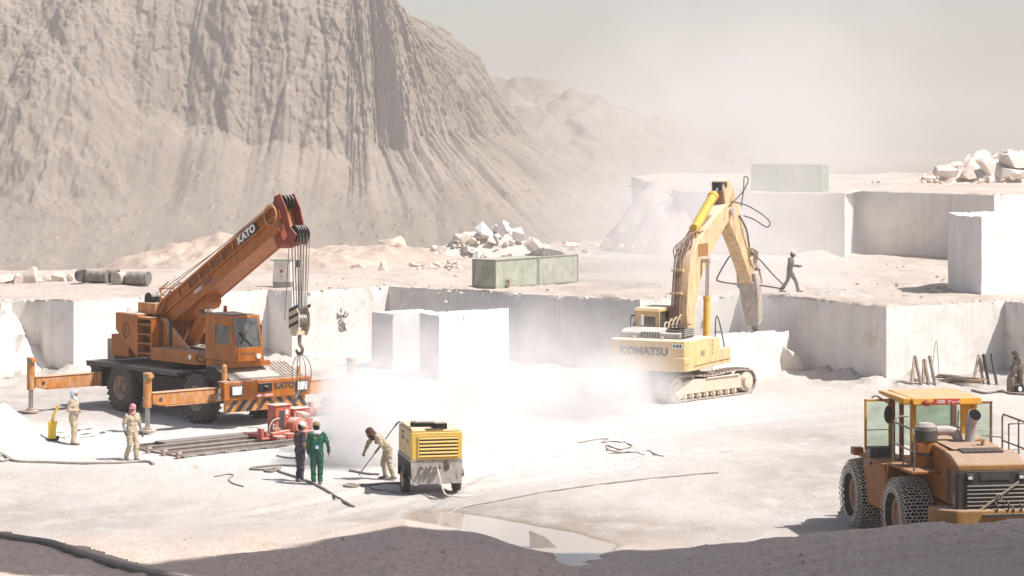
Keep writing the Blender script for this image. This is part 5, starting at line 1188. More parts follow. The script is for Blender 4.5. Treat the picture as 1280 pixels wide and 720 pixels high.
    mb.build('door_print', mat('print_grey', (.3, .25, .16), .6), can)
    # valves and the white hose that hangs to the ground
    mb = MB()
    for i in range(5): mb.cyl((.42 - .13 * i, .95, .80 - .03 * (i % 2)), (.42 - .13 * i, 1.07, .80 - .03 * (i % 2)), .035, n=10); mb.ball((.42 - .13 * i, 1.08, .80 - .03 * (i % 2)), .045, 8)
    mb.tube(catmull([(.5, .97, .78), (.35, 1.05, .72), (.2, 1.02, .8), (.05, 1.05, .74), (-.1, 1.0, .78)], 5), .025, 6); mb.build('outlet_valves', STEEL, K)
    mb = MB(); mb.tube(catmull([(.0, 1.05, .76), (-.02, 1.18, .6), (-.08, 1.25, .3), (-.16, 1.35, .08), (-.3, 1.5, .03), (-.55, 1.62, .03), (-.85, 1.6, .03)], 7), .022, 7); mb.build('white_hose', mat('hose_white', (.66, .6, .52), .7), K)
    mb = MB()
    for i in range(7): mb.ball((-.25 - .03 * (i % 3), .958, .9 - .03 * i), .06, 8, 0, (1, .15, 1.2))
    mb.build('oil_stain', mat('soot', ()), K)
make_compressor()

# ================================================================ the red sawing rig on its rails
def make_rig():
    o = Vector((-8.0, 79.6, 0)); o.z = float(floor_z(o.x, o.y)) + .02; hz = head(.74, .67)
    RL = thing('rail_track', 'long low steel rail track on the white floor under the red saw', 'rail track', o, hz)
    WS = mat('dusty_steel', (.17, .135, .12), .6, .3, var=.35, vscale=5, dust=.8, dustcol=(.74, .68, .63), film=.2)
    for x in (-1.05, -.35, .55, 1.35):
        mb = MB(); mb.span((x - .05, -4.6, .06), (x + .05, 2.2, .09)); mb.span((x - .015, -4.6, .09), (x + .015, 2.2, .2)); mb.span((x - .04, -4.6, .2), (x + .04, 2.2, .235)); mb.build('rail', WS, RL)
    mb = MB()
    for i in range(9): mb.span((-1.15, -4.45 + .8 * i, .02), (1.45, -4.35 + .8 * i, .07))
    for i in range(8): mb.tube([(-1.0, -4.4 + .8 * i, .1), (-.4, -4.0 + .8 * i, .1)], .025, 5); mb.tube([(.6, -4.4 + .8 * i, .1), (1.3, -4.0 + .8 * i, .1)], .025, 5)
    mb.build('cross_ties', WS, RL)
    for x in (-1.05, -.35, .55, 1.35): mb = MB(); mb.cyl((x, -4.62, .14), (x, -4.5, .14), .08, n=10); mb.span((x - .06, -4.66, .02), (x + .06, -4.55, .2)); mb.build('rail_end', mat('rust_red', (.2, .10, .07), .8, dust=.6, film=.5), RL)
    mb = MB(); mb.span((-1.0, -3.9, .24), (-.4, .2, .26)); [mb.span((-1.0, -3.9 + .09 * i, .26), (-.4, -3.86 + .09 * i, .285)) for i in range(0, 46)]; mb.build('rack_gear', WS, RL)
    S = thing('stone_saw', 'red wire saw machine with big round motor cover running on steel rails', 'stone saw', o + Vector((.12, -.1, .02)), hz); S.scale = (.76,) * 3
    mb = MB(); mb.span((-1.1, -.85, .26), (1.35, 1.15, .42)); mb.span((.75, -.3, .24), (1.4, 1.2, .5)); mb.span((1.25, .15, .1), (1.45, 1.25, .55)); mb.prism([(-.85, .25), (-.85, .55), (.2, .62), (.2, .25)], 'x', .85, 1.05); mb.build('base_frame', RIGRED, S, .02)
    for x in (-1.05, 1.35):
        for y in (-.6, .9): mb = MB(); mb.cyl((x - .06, y, .28), (x + .06, y, .28), .14, n=14); mb.build('rail_wheel', WS, S)
    mb = MB(); mb.span((.05, -.4, .45), (.65, .42, 1.62)); mb.span((0, -.45, 1.62), (.7, .47, 1.68)); cb = mb.build('control_cabinet', RIGRED, S, .02)
    mb = MB(); mb.span((.651, -.22, .62), (.658, .08, 1.42)); mb.build('cabinet_opening', LETTER, cb)
    mb = MB(); mb.span((.652, .14, 1.25), (.66, .28, 1.45)); mb.cyl((.66, .2, 1.15), (.69, .2, 1.15), .03); mb.build('cabinet_gauge', LAMP, cb)
    mb = MB(); mb.span((.0, .5, 1.05), (.75, 1.45, 1.42)); mb.span((.0, .48, 1.42), (.78, 1.48, 1.47)); mb.build('motor_box', RIGRED, S, .02)
    mb = MB(); mb.cyl((.55, .55, .72), (1.2, .55, .72), .40, n=32); mb.cyl((1.2, .55, .72), (1.26, .55, .72), .34, n=32); mt = mb.build('motor_cover', mat('bright_orange_red', (.56, .09, .03), .5, var=.2, dust=.9, dustcol=(.72, .66, .6), film=.15), S, .015)
    mb = MB(); mb.cyl((1.26, .55, .72), (1.30, .55, .72), .17, n=24); mb.lathe([(.26, 0), (.29, 0), (.29, .02), (.26, .02), (.26, 0)], (1.26, .55, .72), (1, 0, 0), 28); mb.build('motor_hub', mat('dusty_hub', (.5, .34, .27), .7, film=.3), mt)
    mb = MB(); mb.span((.1, .9, .45), (.7, 1.6, 1.0)); mb.cyl((.35, 1.2, 1.0), (.35, 1.9, 1.25), .17, n=16); mb.cyl((.35, 1.85, 1.2), (.35, 2.3, 1.35), .24, n=18); mb.cyl((.3, 1.75, 1.0), (.3, 1.75, 1.65), .1, n=14); mb.build('gear_arm', RIGRED, S, .015)
    mb = MB(); mb.cyl((.42, 2.55, 1.5), (.54, 2.55, 1.5), .36, n=30); mb.cyl((.38, 2.55, 1.5), (.58, 2.55, 1.5), .1, n=14); mb.build('drive_wheel', mat('grey_wheel', (.22, .21, .2), .7, film=.4), S, .015)
    mb = MB(); [mb.cyl((.6, .55 + .0, .4), (.75, .55, .4), .01) for i in range(1)]; mb.span((.95, .4, .42), (1.2, .75, .5)); mb.span((.7, -.7, .42), (.95, -.35, .72)); mb.cyl((.72, -.55, .6), (.98, -.55, .6), .14, n=16); mb.build('pump', mat('dark_red', (.30, .06, .035), .6, dust=.6, film=.3), S, .01)
    mb = MB(); mb.span((.55, -1.3, .3), (.85, -1.15, .75)); mb.span((.55, -1.05, .35), (.85, -.95, .6)); mb.span((.5, -1.3, .26), (.9, -.8, .34)); mb.build('end_stop', RIGRED, S, .015)
    mb = MB(); mb.tube(catmull([(.68, -.2, 1.1), (.75, -.6, 1.05), (.78, -.85, .7), (.75, -.7, .45)], 6), .03, 6); mb.tube(catmull([(.68, -.3, .6), (.8, -.6, .9), (.9, -.7, .7), (.85, -.6, .5)], 6), .025, 6)
    mb.build('saw_hoses', mat('pale_grey_hose', (.35, .32, .3), .7, film=.3), S)
    mb = MB()
    for i in range(6):
        a = i * 1.05; mb.tube(catmull([(.8, .55 + .1 * i, 1.05), (.95, .5 + .15 * math.sin(a) + .08 * i, 1.3 + .06 * math.cos(a)), (1.0, .9 + .05 * i, 1.2), (.85, 1.05 + .05 * math.cos(a), 1.0)], 6), .028, 6)
    mb.build('hose_coil', mat('chalk_hose', (.66, .58, .54), .8), S)
    mb = MB(); mb.lathe([(.10, -.02), (.14, -.02), (.14, .02), (.10, .02), (.10, -.02)], (1.42, .18, .44), (1, 0, 0), 20); mb.build('tow_ring', LETTER_W, S)
make_rig()
# ================================================================ people
def capsule(mb, a, b, ra, rb, n=12):
    a, b = Vector(a), Vector(b)
    mb.ball(a, ra, n)
    if (b - a).length > 1e-4: mb.ball(b, rb, n); mb.cyl(a, b, ra, rb, n)
def fuse(mb, voxel, name, m, parent, smooth=4, noise=0.0, seed=0.):
    me = bpy.data.meshes.new('raw'); me.from_pydata(mb.v, [], mb.f)
    ob = bpy.data.objects.new('raw', me); COL.objects.link(ob)
    r = ob.modifiers.new('r', 'REMESH'); r.mode = 'VOXEL'; r.voxel_size = voxel
    s = ob.modifiers.new('s', 'SMOOTH'); s.iterations = smooth; s.factor = .5
    dg = bpy.context.evaluated_depsgraph_get(); dg.update()
    out = bpy.data.meshes.new_from_object(ob.evaluated_get(dg)); bpy.data.objects.remove(ob); bpy.data.meshes.remove(me)
    if noise:
        co = np.empty(len(out.vertices) * 3, np.float32); out.vertices.foreach_get('co', co); co = co.reshape(-1, 3)
        no = np.empty(len(out.vertices) * 3, np.float32); out.vertices.foreach_get('normal', no); no = no.reshape(-1, 3)
        d = noise * (fbm(co[:, 0] * 9, co[:, 1] * 9, co[:, 2] * 5 + seed, 3) + .8 * ridged(co[:, 0] * 5, co[:, 1] * 5, co[:, 2] * 9 + seed, 2) - .8)
        co = co + no * d[:, None]; out.vertices.foreach_set('co', co.reshape(-1).astype(np.float32)); out.update()
    out.polygons.foreach_set('use_smooth', [True] * len(out.polygons))
    out.materials.clear(); out.materials.append(m); out.name = name
    o = bpy.data.objects.new(name, out); COL.objects.link(o); o.parent = parent
    return o
STAND = dict(pelvis=(0, 0, .93), waist=(0, .0, 1.10), chest=(0, .01, 1.30), neck=(0, 0, 1.47), head=(0, .03, 1.615),
             shl=(-.185, 0, 1.40), ell=(-.235, -.03, 1.12), wrl=(-.245, .07, .87), shr=(.185, 0, 1.40), elr=(.235, -.03, 1.12), wrr=(.245, .07, .87),
             hipl=(-.09, 0, .90), knl=(-.10, .03, .50), anl=(-.10, -.01, .09), hipr=(.09, 0, .90), knr=(.10, .03, .50), anr=(.10, -.01, .09),
             tol=(0, 1, 0), tor=(0, 1, 0), look=(0, 1, 0), hdl=None, hdr=None, curl=.5)
def person(label, loc, rz, cloth, headwear, pose={}, sleeves='long', scale=1.0, gloves=None, collar=None, shoes=None, extra=None):
    J = dict(STAND); J.update(pose); V = {k: Vector(v) if isinstance(v, tuple) else v for k, v in J.items()}
    P = thing('person', label, 'person', loc, rz); P.scale = (scale,) * 3
    side = (V['shr'] - V['shl']).normalized(); upv = (V['neck'] - V['pelvis']).normalized(); fw = upv.cross(side).normalized()
    if fw.dot(V['look']) < -.3: fw = -fw
    # ---- the body: one continuous skin
    b = MB()
    hipv = (V['hipr'] - V['hipl']).normalized()
    for s in (-1, 1):
        capsule(b, V['pelvis'] + hipv * .06 * s, V['waist'] + side * .055 * s, .105, .095); capsule(b, V['waist'] + side * .055 * s, V['chest'] + side * .075 * s, .095, .112)
        capsule(b, V['chest'] + side * .07 * s + upv * .05, V['neck'] - upv * .05 + side * .05 * s, .09, .06)
    capsule(b, V['chest'] + upv * .06, V['shl'], .09, .062); capsule(b, V['chest'] + upv * .06, V['shr'], .09, .062)
    capsule(b, V['neck'] - upv * .04, V['head'] - Vector((0, .0, .05)), .058, .05)
    L = V['look'].normalized(); hu = (V['head'] - V['neck']).normalized(); hu = (hu - L * hu.dot(L)).normalized(); hr = L.cross(hu)
    def hp(x, y, z): return V['head'] + hr * x + L * y + hu * z
    capsule(b, hp(0, -.02, .035), hp(0, .012, .03), .092, .088, 16); capsule(b, hp(0, .03, -.045), hp(0, .052, -.075), .062, .038); capsule(b, hp(-.03, .045, -.02), hp(.03, .045, -.02), .045, .045)
    capsule(b, hp(0, .098, .012), hp(0, .114, -.018), .011, .016); capsule(b, hp(-.025, .088, -.055), hp(.025, .088, -.055), .009, .009); capsule(b, hp(-.045, .086, .03), hp(.045, .086, .03), .012, .012)
    for s in (-1, 1): capsule(b, hp(.088 * s, -.01, .015), hp(.092 * s, -.016, -.02), .02, .014)
    for s, q in ((-1, 'l'), (1, 'r')):
        sh, el, wr = V['sh' + q], V['el' + q], V['wr' + q]
        capsule(b, sh, el, .056, .043); capsule(b, el, wr, .043, .028)
        capsule(b, V['hip' + q], V['kn' + q], .088, .058); capsule(b, V['kn' + q], V['kn' + q].lerp(V['an' + q], .35), .056, .058); capsule(b, V['kn' + q].lerp(V['an' + q], .35), V['an' + q], .058, .042)
        t = V['to' + q].normalized(); an = V['an' + q]; dn = Vector((0, 0, -1))
        capsule(b, an + dn * .035 - t * .045, an + dn * .045 + t * .14, .044, .036); capsule(b, an + dn * .05 + t * .14, an + dn * .055 + t * .19, .036, .026)
        # hand: palm, four fingers, thumb
        d = (wr - el).normalized()
        if V['hd' + q] is not None: d = Vector(V['hd' + q]).normalized()
        pn = side * s; pn = (pn - d * pn.dot(d)).normalized(); ac = d.cross(pn).normalized()     # back of hand normal, across palm
        if ac.dot(fw) < 0: ac = -ac
        for k in (-1, 0, 1): capsule(b, wr + d * .02 + ac * .018 * k, wr + d * .09 + ac * .025 * k, .017, .014, 8)
        inw = -pn; cu = J['curl']
        for k, ln in enumerate((.062, .072, .068, .052)):
            a0 = wr + d * .092 + ac * (.034 - .0227 * k); d1 = (d + inw * cu).normalized(); a1 = a0 + d1 * ln * .55; d2 = (d + inw * (cu * 2.6)).normalized(); a2 = a1 + d2 * ln * .5
            capsule(b, a0, a1, .0095, .0088, 8); capsule(b, a1, a2, .0088, .0075, 8)
        a0 = wr + d * .03 + ac * .028; d1 = (d * .8 + ac * .7 + inw * .25).normalized(); a1 = a0 + d1 * .04; capsule(b, a0, a1, .012, .0105, 8); capsule(b, a1, a1 + (d * .9 + ac * .2 + inw * .4).normalized() * .032, .0105, .009, 8)
    body = fuse(b, .0095, 'body', gloves if False else SKIN, P, 2)
    e = MB(); [e.ball(hp(.032 * s, .087, .012), .011, 8) for s in (-1, 1)]; e.build('eyes', mat('eye_dark', (.03, .025, .02), .3), body)
    # ---- overall: looser than the body, ending at neck, cuffs and ankles
    c = MB()
    for s in (-1, 1):
        capsule(c, V['pelvis'] + hipv * .065 * s - Vector((0, 0, .02)), V['waist'] + side * .06 * s, .128, .113); capsule(c, V['waist'] + side * .06 * s, V['chest'] + side * .08 * s, .115, .13)
        capsule(c, V['chest'] + side * .07 * s + upv * .05, V['neck'] - upv * .06 + side * .045 * s, .105, .068)
    capsule(c, V['chest'] + upv * .06, V['shl'], .10, .078); capsule(c, V['chest'] + upv * .06, V['shr'], .10, .078)
    for q in 'lr':
        sh, el, wr = V['sh' + q], V['el' + q], V['wr' + q]
        capsule(c, sh, sh.lerp(el, .55), .076, .070)
        if sleeves == 'long': capsule(c, sh.lerp(el, .5), el, .07, .06); capsule(c, el, el.lerp(wr, .93), .06, .046)
        else: capsule(c, sh.lerp(el, .4), sh.lerp(el, .72), .074, .076)
        capsule(c, V['hip' + q], V['kn' + q], .112, .082); capsule(c, V['kn' + q], V['an' + q] + (V['kn' + q] - V['an' + q]).normalized() * .03, .081, .074)
    fuse(c, .014, 'overall', cloth, P, 2, .024, loc[0])
    if sleeves == 'short_grey':
        g = MB()
        for q in 'lr':
            sh, el, wr = V['sh' + q], V['el' + q], V['wr' + q]; capsule(g, sh.lerp(el, .6), el, .058, .052); capsule(g, el, el.lerp(wr, .9), .052, .040)
        fuse(g, .011, 'undersleeves', mat('under_grey', (.24, .25, .29), .9), P, 2, .006)
    if gloves:
        g = MB()
        for s, q in ((-1, 'l'), (1, 'r')):
            el, wr = V['el' + q], V['wr' + q]; d = (wr - el).normalized(); d = Vector(V['hd' + q]).normalized() if V['hd' + q] is not None else d
            capsule(g, wr - d * .03, wr + d * .09, .04, .042, 10); capsule(g, wr + d * .08, wr + d * .15, .036, .024, 10); capsule(g, wr + d * .04 + fw * .03, wr + d * .1 + fw * .05, .018, .014, 8)
        fuse(g, .01, 'gloves', gloves, P, 2)
    sh_ = MB()
    for q in 'lr':
        t = V['to' + q].normalized(); an = V['an' + q]
        capsule(sh_, an - Vector((0, 0, .04)) - t * .05, an - Vector((0, 0, .05)) + t * .14, .055, .046); capsule(sh_, an - Vector((0, 0, .055)) + t * .13, an - Vector((0, 0, .058)) + t * .2, .045, .033); capsule(sh_, an - Vector((0, 0, .04)), an + Vector((0, 0, .05)), .054, .056)
    fuse(sh_, .012, 'boots', shoes or mat('boot_dark', (.07, .055, .045), .8, dust=.6, film=.4), P, 2)
    # ---- what is on the head
    kind = headwear[0]
    if kind in ('scarf', 'capscarf', 'hood'):
        h = MB(); m_ = headwear[1]
        capsule(h, hp(0, -.045, .045), hp(0, -.005, .055), .105, .098, 16); capsule(h, hp(0, -.055, .0), hp(0, -.05, -.1), .092, .085); capsule(h, V['neck'] - fw * .0, V['neck'] + fw * .03 - Vector((0, 0, .0)), .098, .10)
        for s in (-1, 1): capsule(h, hp(.07 * s, -.02, .03), hp(.058 * s, .015, -.08), .04, .045); capsule(h, hp(.058 * s, .015, -.08), V['neck'] + fw * .05 + side * .06 * s, .05, .06)
        capsule(h, hp(0, .055, -.085), V['neck'] + fw * .075 - upv * .02, .05, .065)
        if kind == 'hood': capsule(h, hp(-.0, .04, -.05), hp(0, .0, -.16), .085, .1); capsule(h, hp(0, -.02, -.1), hp(0, -.1, -.2), .1, .06)
        fuse(h, .012, 'headscarf', m_, P, 2, .008)
    if kind in ('cap', 'capscarf'):
        h = MB(); m_ = headwear[1] if kind == 'cap' else headwear[2]
        capsule(h, hp(0, -.03, .062), hp(0, .012, .06), .101, .096, 16)
        h2 = MB()
        pts = [(.085 * math.sin(a), .075 + .095 * math.cos(a)) for a in np.linspace(-1.4, 1.4, 11)]
        v1 = [tuple(hp(x, y, .052 + .0)) for x, y in pts]; v2 = [tuple(hp(x, y, .062)) for x, y in pts]
        k = len(pts); h2.add(v1 + v2, [tuple(range(k))[::-1], tuple(range(k, 2 * k))] + [(i, (i + 1) % k, k + (i + 1) % k, k + i) for i in range(k)])
        cp = fuse(h, .012, 'cap', m_, P, 2); h2.build('visor', m_, cp)
    if kind in ('cap',) and len(headwear) > 2:
        h = MB(); capsule(h, hp(0, -.04, .02), hp(0, -.03, -.03), .094, .085); fuse(h, .012, 'hair', mat('hair_black', (.015, .012, .01), .7), P, 2)
    if collar:
        h = MB()
        for s in (-1, 1): capsule(h, V['neck'] - fw * .06 + side * .03 * s, V['neck'] + side * .085 * s - upv * .03, .062, .062); capsule(h, V['neck'] + side * .085 * s - upv * .03, V['neck'] + fw * .07 + side * .04 * s - upv * .04, .055, .05)
        fuse(h, .012, 'towel', collar, P, 2, .006)
    if extra: extra(P, V, side, fw, upv)
    return P
BEIGE = mat('beige_cloth', (.44, .36, .25), .95, var=.14, vscale=5, film=.15)
NAVY = mat('navy_cloth', (.035, .034, .055), .95, var=.25, vscale=5, film=.08)
GREEN = mat('green_cloth', (.012, .10, .06), .95, var=.2, vscale=4, film=.03)
GGREY = mat('grey_green_cloth', (.09, .11, .09), .95, var=.2, film=.1)
KHAKI = mat('khaki_cloth', (.17, .13, .10), .95, var=.25, film=.2)
def on(u, v): p = FP(u, v); return (p.x, p.y, p.z)
def belt_bag(P, V, side, fw, upv):
    mb = MB(); c = V['waist'] - fw * .135 - Vector((0, 0, .04)); mb.box(c, (.12, .05, .11)); mb.build('belt_pouch', mat('pouch_blue', (.10, .25, .45), .6), P, .01)
    mb = MB(); mb.box(c - fw * .026 + Vector((.01, 0, .0)), (.07, .006, .06)); mb.build('pouch_label', LETTER_W, P)
person('worker in beige overalls with pale blue headscarf holding his hands at his waist', on(92, 556), head(.95, -.30), BEIGE,
       ('scarf', mat('scarf_blue', (.48, .56, .62), .95, var=.25, vscale=16)), dict(elr=(.24, -.06, 1.13), wrr=(.09, .19, 1.10), hdr=(-.9, .4, .05), ell=(-.24, -.06, 1.13), wrl=(-.07, .2, 1.07), hdl=(.9, .4, .1), anl=(-.07, -.03, .09), anr=(.07, .02, .09), knl=(-.07, .01, .5), knr=(.07, .04, .5)), 'long', 1.02)
person('worker in beige overalls with red checked headscarf walking past the crane', on(165, 575.5), head(.62, -.78), BEIGE,
       ('capscarf', mat('scarf_red', (.52, .24, .25), .95, var=.5, vscale=30), mat('scarf_red', ())),
       dict(look=(.55, .8, -.22), elr=(.27, -.05, 1.14), wrr=(.30, .12, .92), ell=(-.28, -.02, 1.13), wrl=(-.33, .03, .86), knl=(-.10, .10, .51), anl=(-.10, .10, .09), knr=(.09, .02, .49), anr=(.09, -.20, .11), tor=(0, 1, -.25)),
       'short_grey', 1.0, gloves=mat('glove_dark', (.10, .075, .055), .9))
person('man in dark navy shirt and trousers with white cap standing beside the green overalls', on(375, 602), head(.72, .55), NAVY, ('cap', mat('cap_white', (.7, .66, .6), .9), 1),
       dict(look=(.35, .85, -.38), head=(.02, .05, 1.605), elr=(.25, -.04, 1.13), wrr=(.26, .12, .90), ell=(-.24, -.01, 1.12), wrl=(-.24, .1, .88), anl=(-.07, -.01, .09), anr=(.07, .0, .09), knl=(-.08, .02, .5), knr=(.08, .02, .5)), 'short', 1.0)
person('man in bright green overalls seen from behind with a white towel round his neck', on(396, 606), head(-.08, 1.0), GREEN, ('cap', mat('cap_tan', (.28, .2, .11), .9), 1),
       dict(look=(.5, .82, -.1), elr=(.31, -.02, 1.14), wrr=(.33, .06, .90), ell=(-.25, .0, 1.13), wrl=(-.24, .06, .88), anl=(-.09, .0, .09), anr=(.09, .03, .09)), 'long', 1.04, collar=mat('towel_white', (.74, .72, .7), .95), shoes=mat('boot_green', (.03, .06, .04), .8, film=.3), extra=belt_bag)
# the driller bends over a long bar
pb = on(481, 599.5)
D = person('stooping driller in beige overalls and brown hood working a long drill bar into the floor', pb, head(-.93, -.30), BEIGE, ('hood', mat('hood_brown', (.085, .045, .035), .95, var=.3)),
       dict(pelvis=(0, -.10, .90), waist=(0, .04, 1.04), chest=(0, .20, 1.20), neck=(0, .34, 1.32), head=(0, .45, 1.36), look=(0, .75, -.65), shl=(-.18, .28, 1.27), shr=(.18, .28, 1.27),
            ell=(-.16, .16, 1.02), wrl=(-.02, .20, 1.10), elr=(.20, .46, 1.02), wrr=(.10, .58, .78), hdr=(-.3, .6, -.6), hdl=(.4, .6, -.3), hipl=(-.09, -.10, .88), hipr=(.09, -.10, .88), knl=(-.12, -.10, .49), knr=(.12, .02, .48), anl=(-.14, -.22, .09), anr=(.13, -.06, .09), curl=.9), 'long', 1.02)
a = FP(449, 593); a.z = float(floor_z(a.x, a.y)); up_ = Vector(pb) + Vector((.35, .25, 1.62))
mb = MB(); mb.tube([a, a.lerp(up_, .5), up_], .017, 8); mb.tube([a.lerp(up_, .42), a.lerp(up_, .62)], .035, 10); mb.tube([a.lerp(up_, .95), up_, up_ + Vector((.08, .03, .05))], .03, 8)
tag(mb.build('drill_bar', mat('bar_steel', (.10, .09, .085), .5, .4, film=.2)), 'long slanted drill bar held by the stooping worker with the brown hood', 'drill bar')
# the walker on the lower bench
g = Gz(987, 364.5, ZT1 + .25)
person('grey green figure walking through the dust on the lower bench beside the breaker arm', (g.x, g.y, ZT1 + .22), head(.97, -.22), GGREY, ('cap', mat('cap_pale', (.6, .55, .48), .9), 1),
       dict(elr=(.24, .10, 1.17), wrr=(.16, .40, 1.13), hdr=(0, 1, -.05), ell=(-.24, .04, 1.14), wrl=(-.16, .30, 1.10), hdl=(.1, 1, 0), knl=(-.1, .22, .53), anl=(-.1, .36, .10), knr=(.1, -.08, .5), anr=(.1, -.34, .11), waist=(0, .03, 1.1), chest=(0, .06, 1.3), neck=(0, .1, 1.46), head=(0, .15, 1.6), look=(0, 1, -.25)), 'long', 1.02)
# the man cut by the right edge
g = FP(1276, 491)
person('man in dark khaki stooping beside the upright bottle at the right wall', (g.x, g.y, g.z), head(-.9, -.4), KHAKI, ('scarf', mat('scarf_dark', (.06, .05, .05), .9)),
       dict(chest=(0, .12, 1.27), neck=(0, .2, 1.42), head=(0, .29, 1.52), look=(0, .85, -.5), shl=(-.18, .15, 1.36), shr=(.18, .15, 1.36), elr=(.24, .2, 1.08), wrr=(.14, .38, .92), ell=(-.24, .16, 1.08), wrl=(-.12, .36, .95)), 'long', 1.0)
# the crane driver behind the side window
_c, _s = math.cos(head(.66, -.75)), math.sin(head(.66, -.75))
_x, _y = .62, 1.02
person('crane driver in a pale shirt sitting inside the orange crane cab', (-10.2 + _c * _x - _s * _y, 86.1 + _s * _x + _c * _y, 1.87), head(.66, -.75), mat('shirt_pale', (.50, .45, .38), .9), ('cap', mat('cap_tan', ()), 1),
       dict(hipl=(-.09, 0, .90), hipr=(.09, 0, .90), knl=(-.13, .44, .93), knr=(.13, .44, .93), anl=(-.13, .5, .52), anr=(.13, .5, .52), ell=(-.24, .12, 1.13), wrl=(-.16, .38, 1.14), elr=(.24, .12, 1.13), wrr=(.16, .38, 1.14), hdl=(0, 1, 0), hdr=(0, 1, 0)), 'long', .98)
# ================================================================ stones and blocks
def hull_mesh(name, n, sz, seed, m, cut=0.25, rough=.03):
    rnd = random.Random(seed); bm = bmesh.new()
    for _ in range(n):
        v = Vector((rnd.gauss(0, 1), rnd.gauss(0, 1), rnd.gauss(0, 1))).normalized(); k = rnd.uniform(.82, 1)
        bm.verts.new((v.x * sz[0] / 2 * k, v.y * sz[1] / 2 * k, max(-cut, v.z * k) * sz[2] / 2))
    r = bmesh.ops.convex_hull(bm, input=bm.verts)
    bmesh.ops.delete(bm, geom=[g_ for g_ in r['geom_interior'] if isinstance(g_, bmesh.types.BMVert)], context='VERTS')
    bmesh.ops.dissolve_limit(bm, angle_limit=R(14), verts=bm.verts, edges=bm.edges)
    s = min(sz)
    bmesh.ops.bevel(bm, geom=list(bm.edges), offset=s * .014, segments=1, affect='EDGES', profile=.6, clamp_overlap=True)
    bmesh.ops.triangulate(bm, faces=bm.faces)
    bmesh.ops.subdivide_edges(bm, edges=[e for e in bm.edges if e.calc_length() > s * .22], cuts=2, use_grid_fill=True)
    for v in bm.verts:
        p = v.co * (2.2 / s); v.co += v.co.normalized() * float(fbm(p.x + seed, p.y, p.z, 3)) * s * rough
    zmin = min(v.co.z for v in bm.verts)
    for v in bm.verts: v.co.z -= zmin
    me = bpy.data.meshes.new(name); bm.to_mesh(me); bm.free(); me.materials.append(m)
    me.polygons.foreach_set('use_smooth', [True] * len(me.polygons)); me.set_sharp_from_angle(angle=R(17)); return me
_sd = [100]
def boulder(label, u, v, wpx, hpx, z, m=None, group=None, n=22, dep=.8, name='boulder', rz=None, tilt=None, sink=.12, rough=.05, cat='boulder', d=None):
    if d: z = CAM_H - (v - VHOR) * d / FPX
    p = Gz(u, v, z); s = FPX / p.y; _sd[0] += 1
    sz = (wpx / s, wpx / s * dep, hpx / s * 1.25)
    o = bpy.data.objects.new(name, hull_mesh(name, n, sz, _sd[0], m or M_ROCK, .35, rough)); COL.objects.link(o)
    o.location = (p.x, p.y + sz[1] * .3, z - sz[2] * sink); rnd = random.Random(_sd[0] * 3)
    o.rotation_euler = (0, 0, rnd.uniform(-.5, .5)) if tilt is None else tilt
    return tag(o, label, cat, group)
def sawn_block(label, corners_px, z0, h, m, lean=(0, 0), name='stone_block', rough=.02, chip=.12, seed=1, depth=None, top=None):
    """block standing on z0 with given plan corners (Vectors), top edges chipped"""
    pts = corners_px; n = 14; bm = bmesh.new(); c = sum((Vector((p.x, p.y, 0)) for p in pts), Vector()) / len(pts)
    n = 44; per = []
    for a, b in zip(pts, pts[1:] + pts[:1]):
        for i in range(n): per.append(Vector((a.x, a.y, 0)).lerp(Vector((b.x, b.y, 0)), i / n))
    rings = []; K = 11
    for j in range(K):
        t = j / (K - 1); ring = []
        for i, p in enumerate(per):
            d = rough * float(fbm(p.x * .8 + seed, p.y * .8, t * h * .8, 4)) * 2
            ch = (max(0, float(fbm(p.x * 1.1, p.y * 1.1, seed * 2.3, 3)) - .08) * chip * 3 + max(0, float(fbm(p.x * 5, p.y * 5, seed * 1.3, 3)) - .02) * .22) * (1 if j == K - 1 else .25 if j == K - 2 else 0)
            q = p + (p - c).normalized() * (d - ch)
            zt_ = h + (top(p) if top else 0)
            ring.append(bm.verts.new((q.x - c.x + lean[0] * t, q.y - c.y + lean[1] * t, zt_ * t - ch * .5)))
        rings.append(ring)
    N = len(per)
    for j in range(K - 1):
        for i in range(N): bm.faces.new((rings[j][i], rings[j][(i + 1) % N], rings[j + 1][(i + 1) % N], rings[j + 1][i]))
    bm.faces.new(rings[-1]); bm.faces.new(rings[0][::-1])
    bmesh.ops.recalc_face_normals(bm, faces=bm.faces)
    me = bpy.data.meshes.new(name); bm.to_mesh(me); bm.free(); me.materials.append(m)
    me.polygons.foreach_set('use_smooth', [True] * len(me.polygons)); me.set_sharp_from_angle(angle=R(30))
    o = bpy.data.objects.new(name, me); COL.objects.link(o); o.location = (c.x, c.y, z0 - .05)
    return tag(o, label, 'stone block')
def quad_plan(u0, u1, v, z, d, skew=0.):
    """plan corners: front edge from pixel u0 to u1 at ground row v, depth d going back, skew in x"""
    a, b = Gz(u0, v, z), Gz(u1, v, z); return [a, b, b + Vector((skew, d, 0)), a + Vector((skew, d, 0))]
def plan(front_l, front_r, back_r, back_l): return [Vector(p) for p in (front_l, front_r, back_r, back_l)]
# the two blocks in the middle of the pit
a = Gz(491, 461, 0); b = Gz(552, 458, 0)
sawn_block('white sawn block left of its twin, half behind the drifting dust', plan(a, b, b + Vector((-1.0, 2.0, 0)), a + Vector((-1.0, 1.2, 0))), 0, 2.45, M_BLOCK, seed=2, chip=.08)
a = Gz(549, 474, 0); b = Gz(633, 467, 0)
sawn_block('wide white sawn block standing free in front of the long grey wall', plan(a, b, b + Vector((.1, 2.6, 0)), a + Vector((-.9, 2.2, 0))), 0, 2.68, M_BLOCK, seed=3, chip=.06)
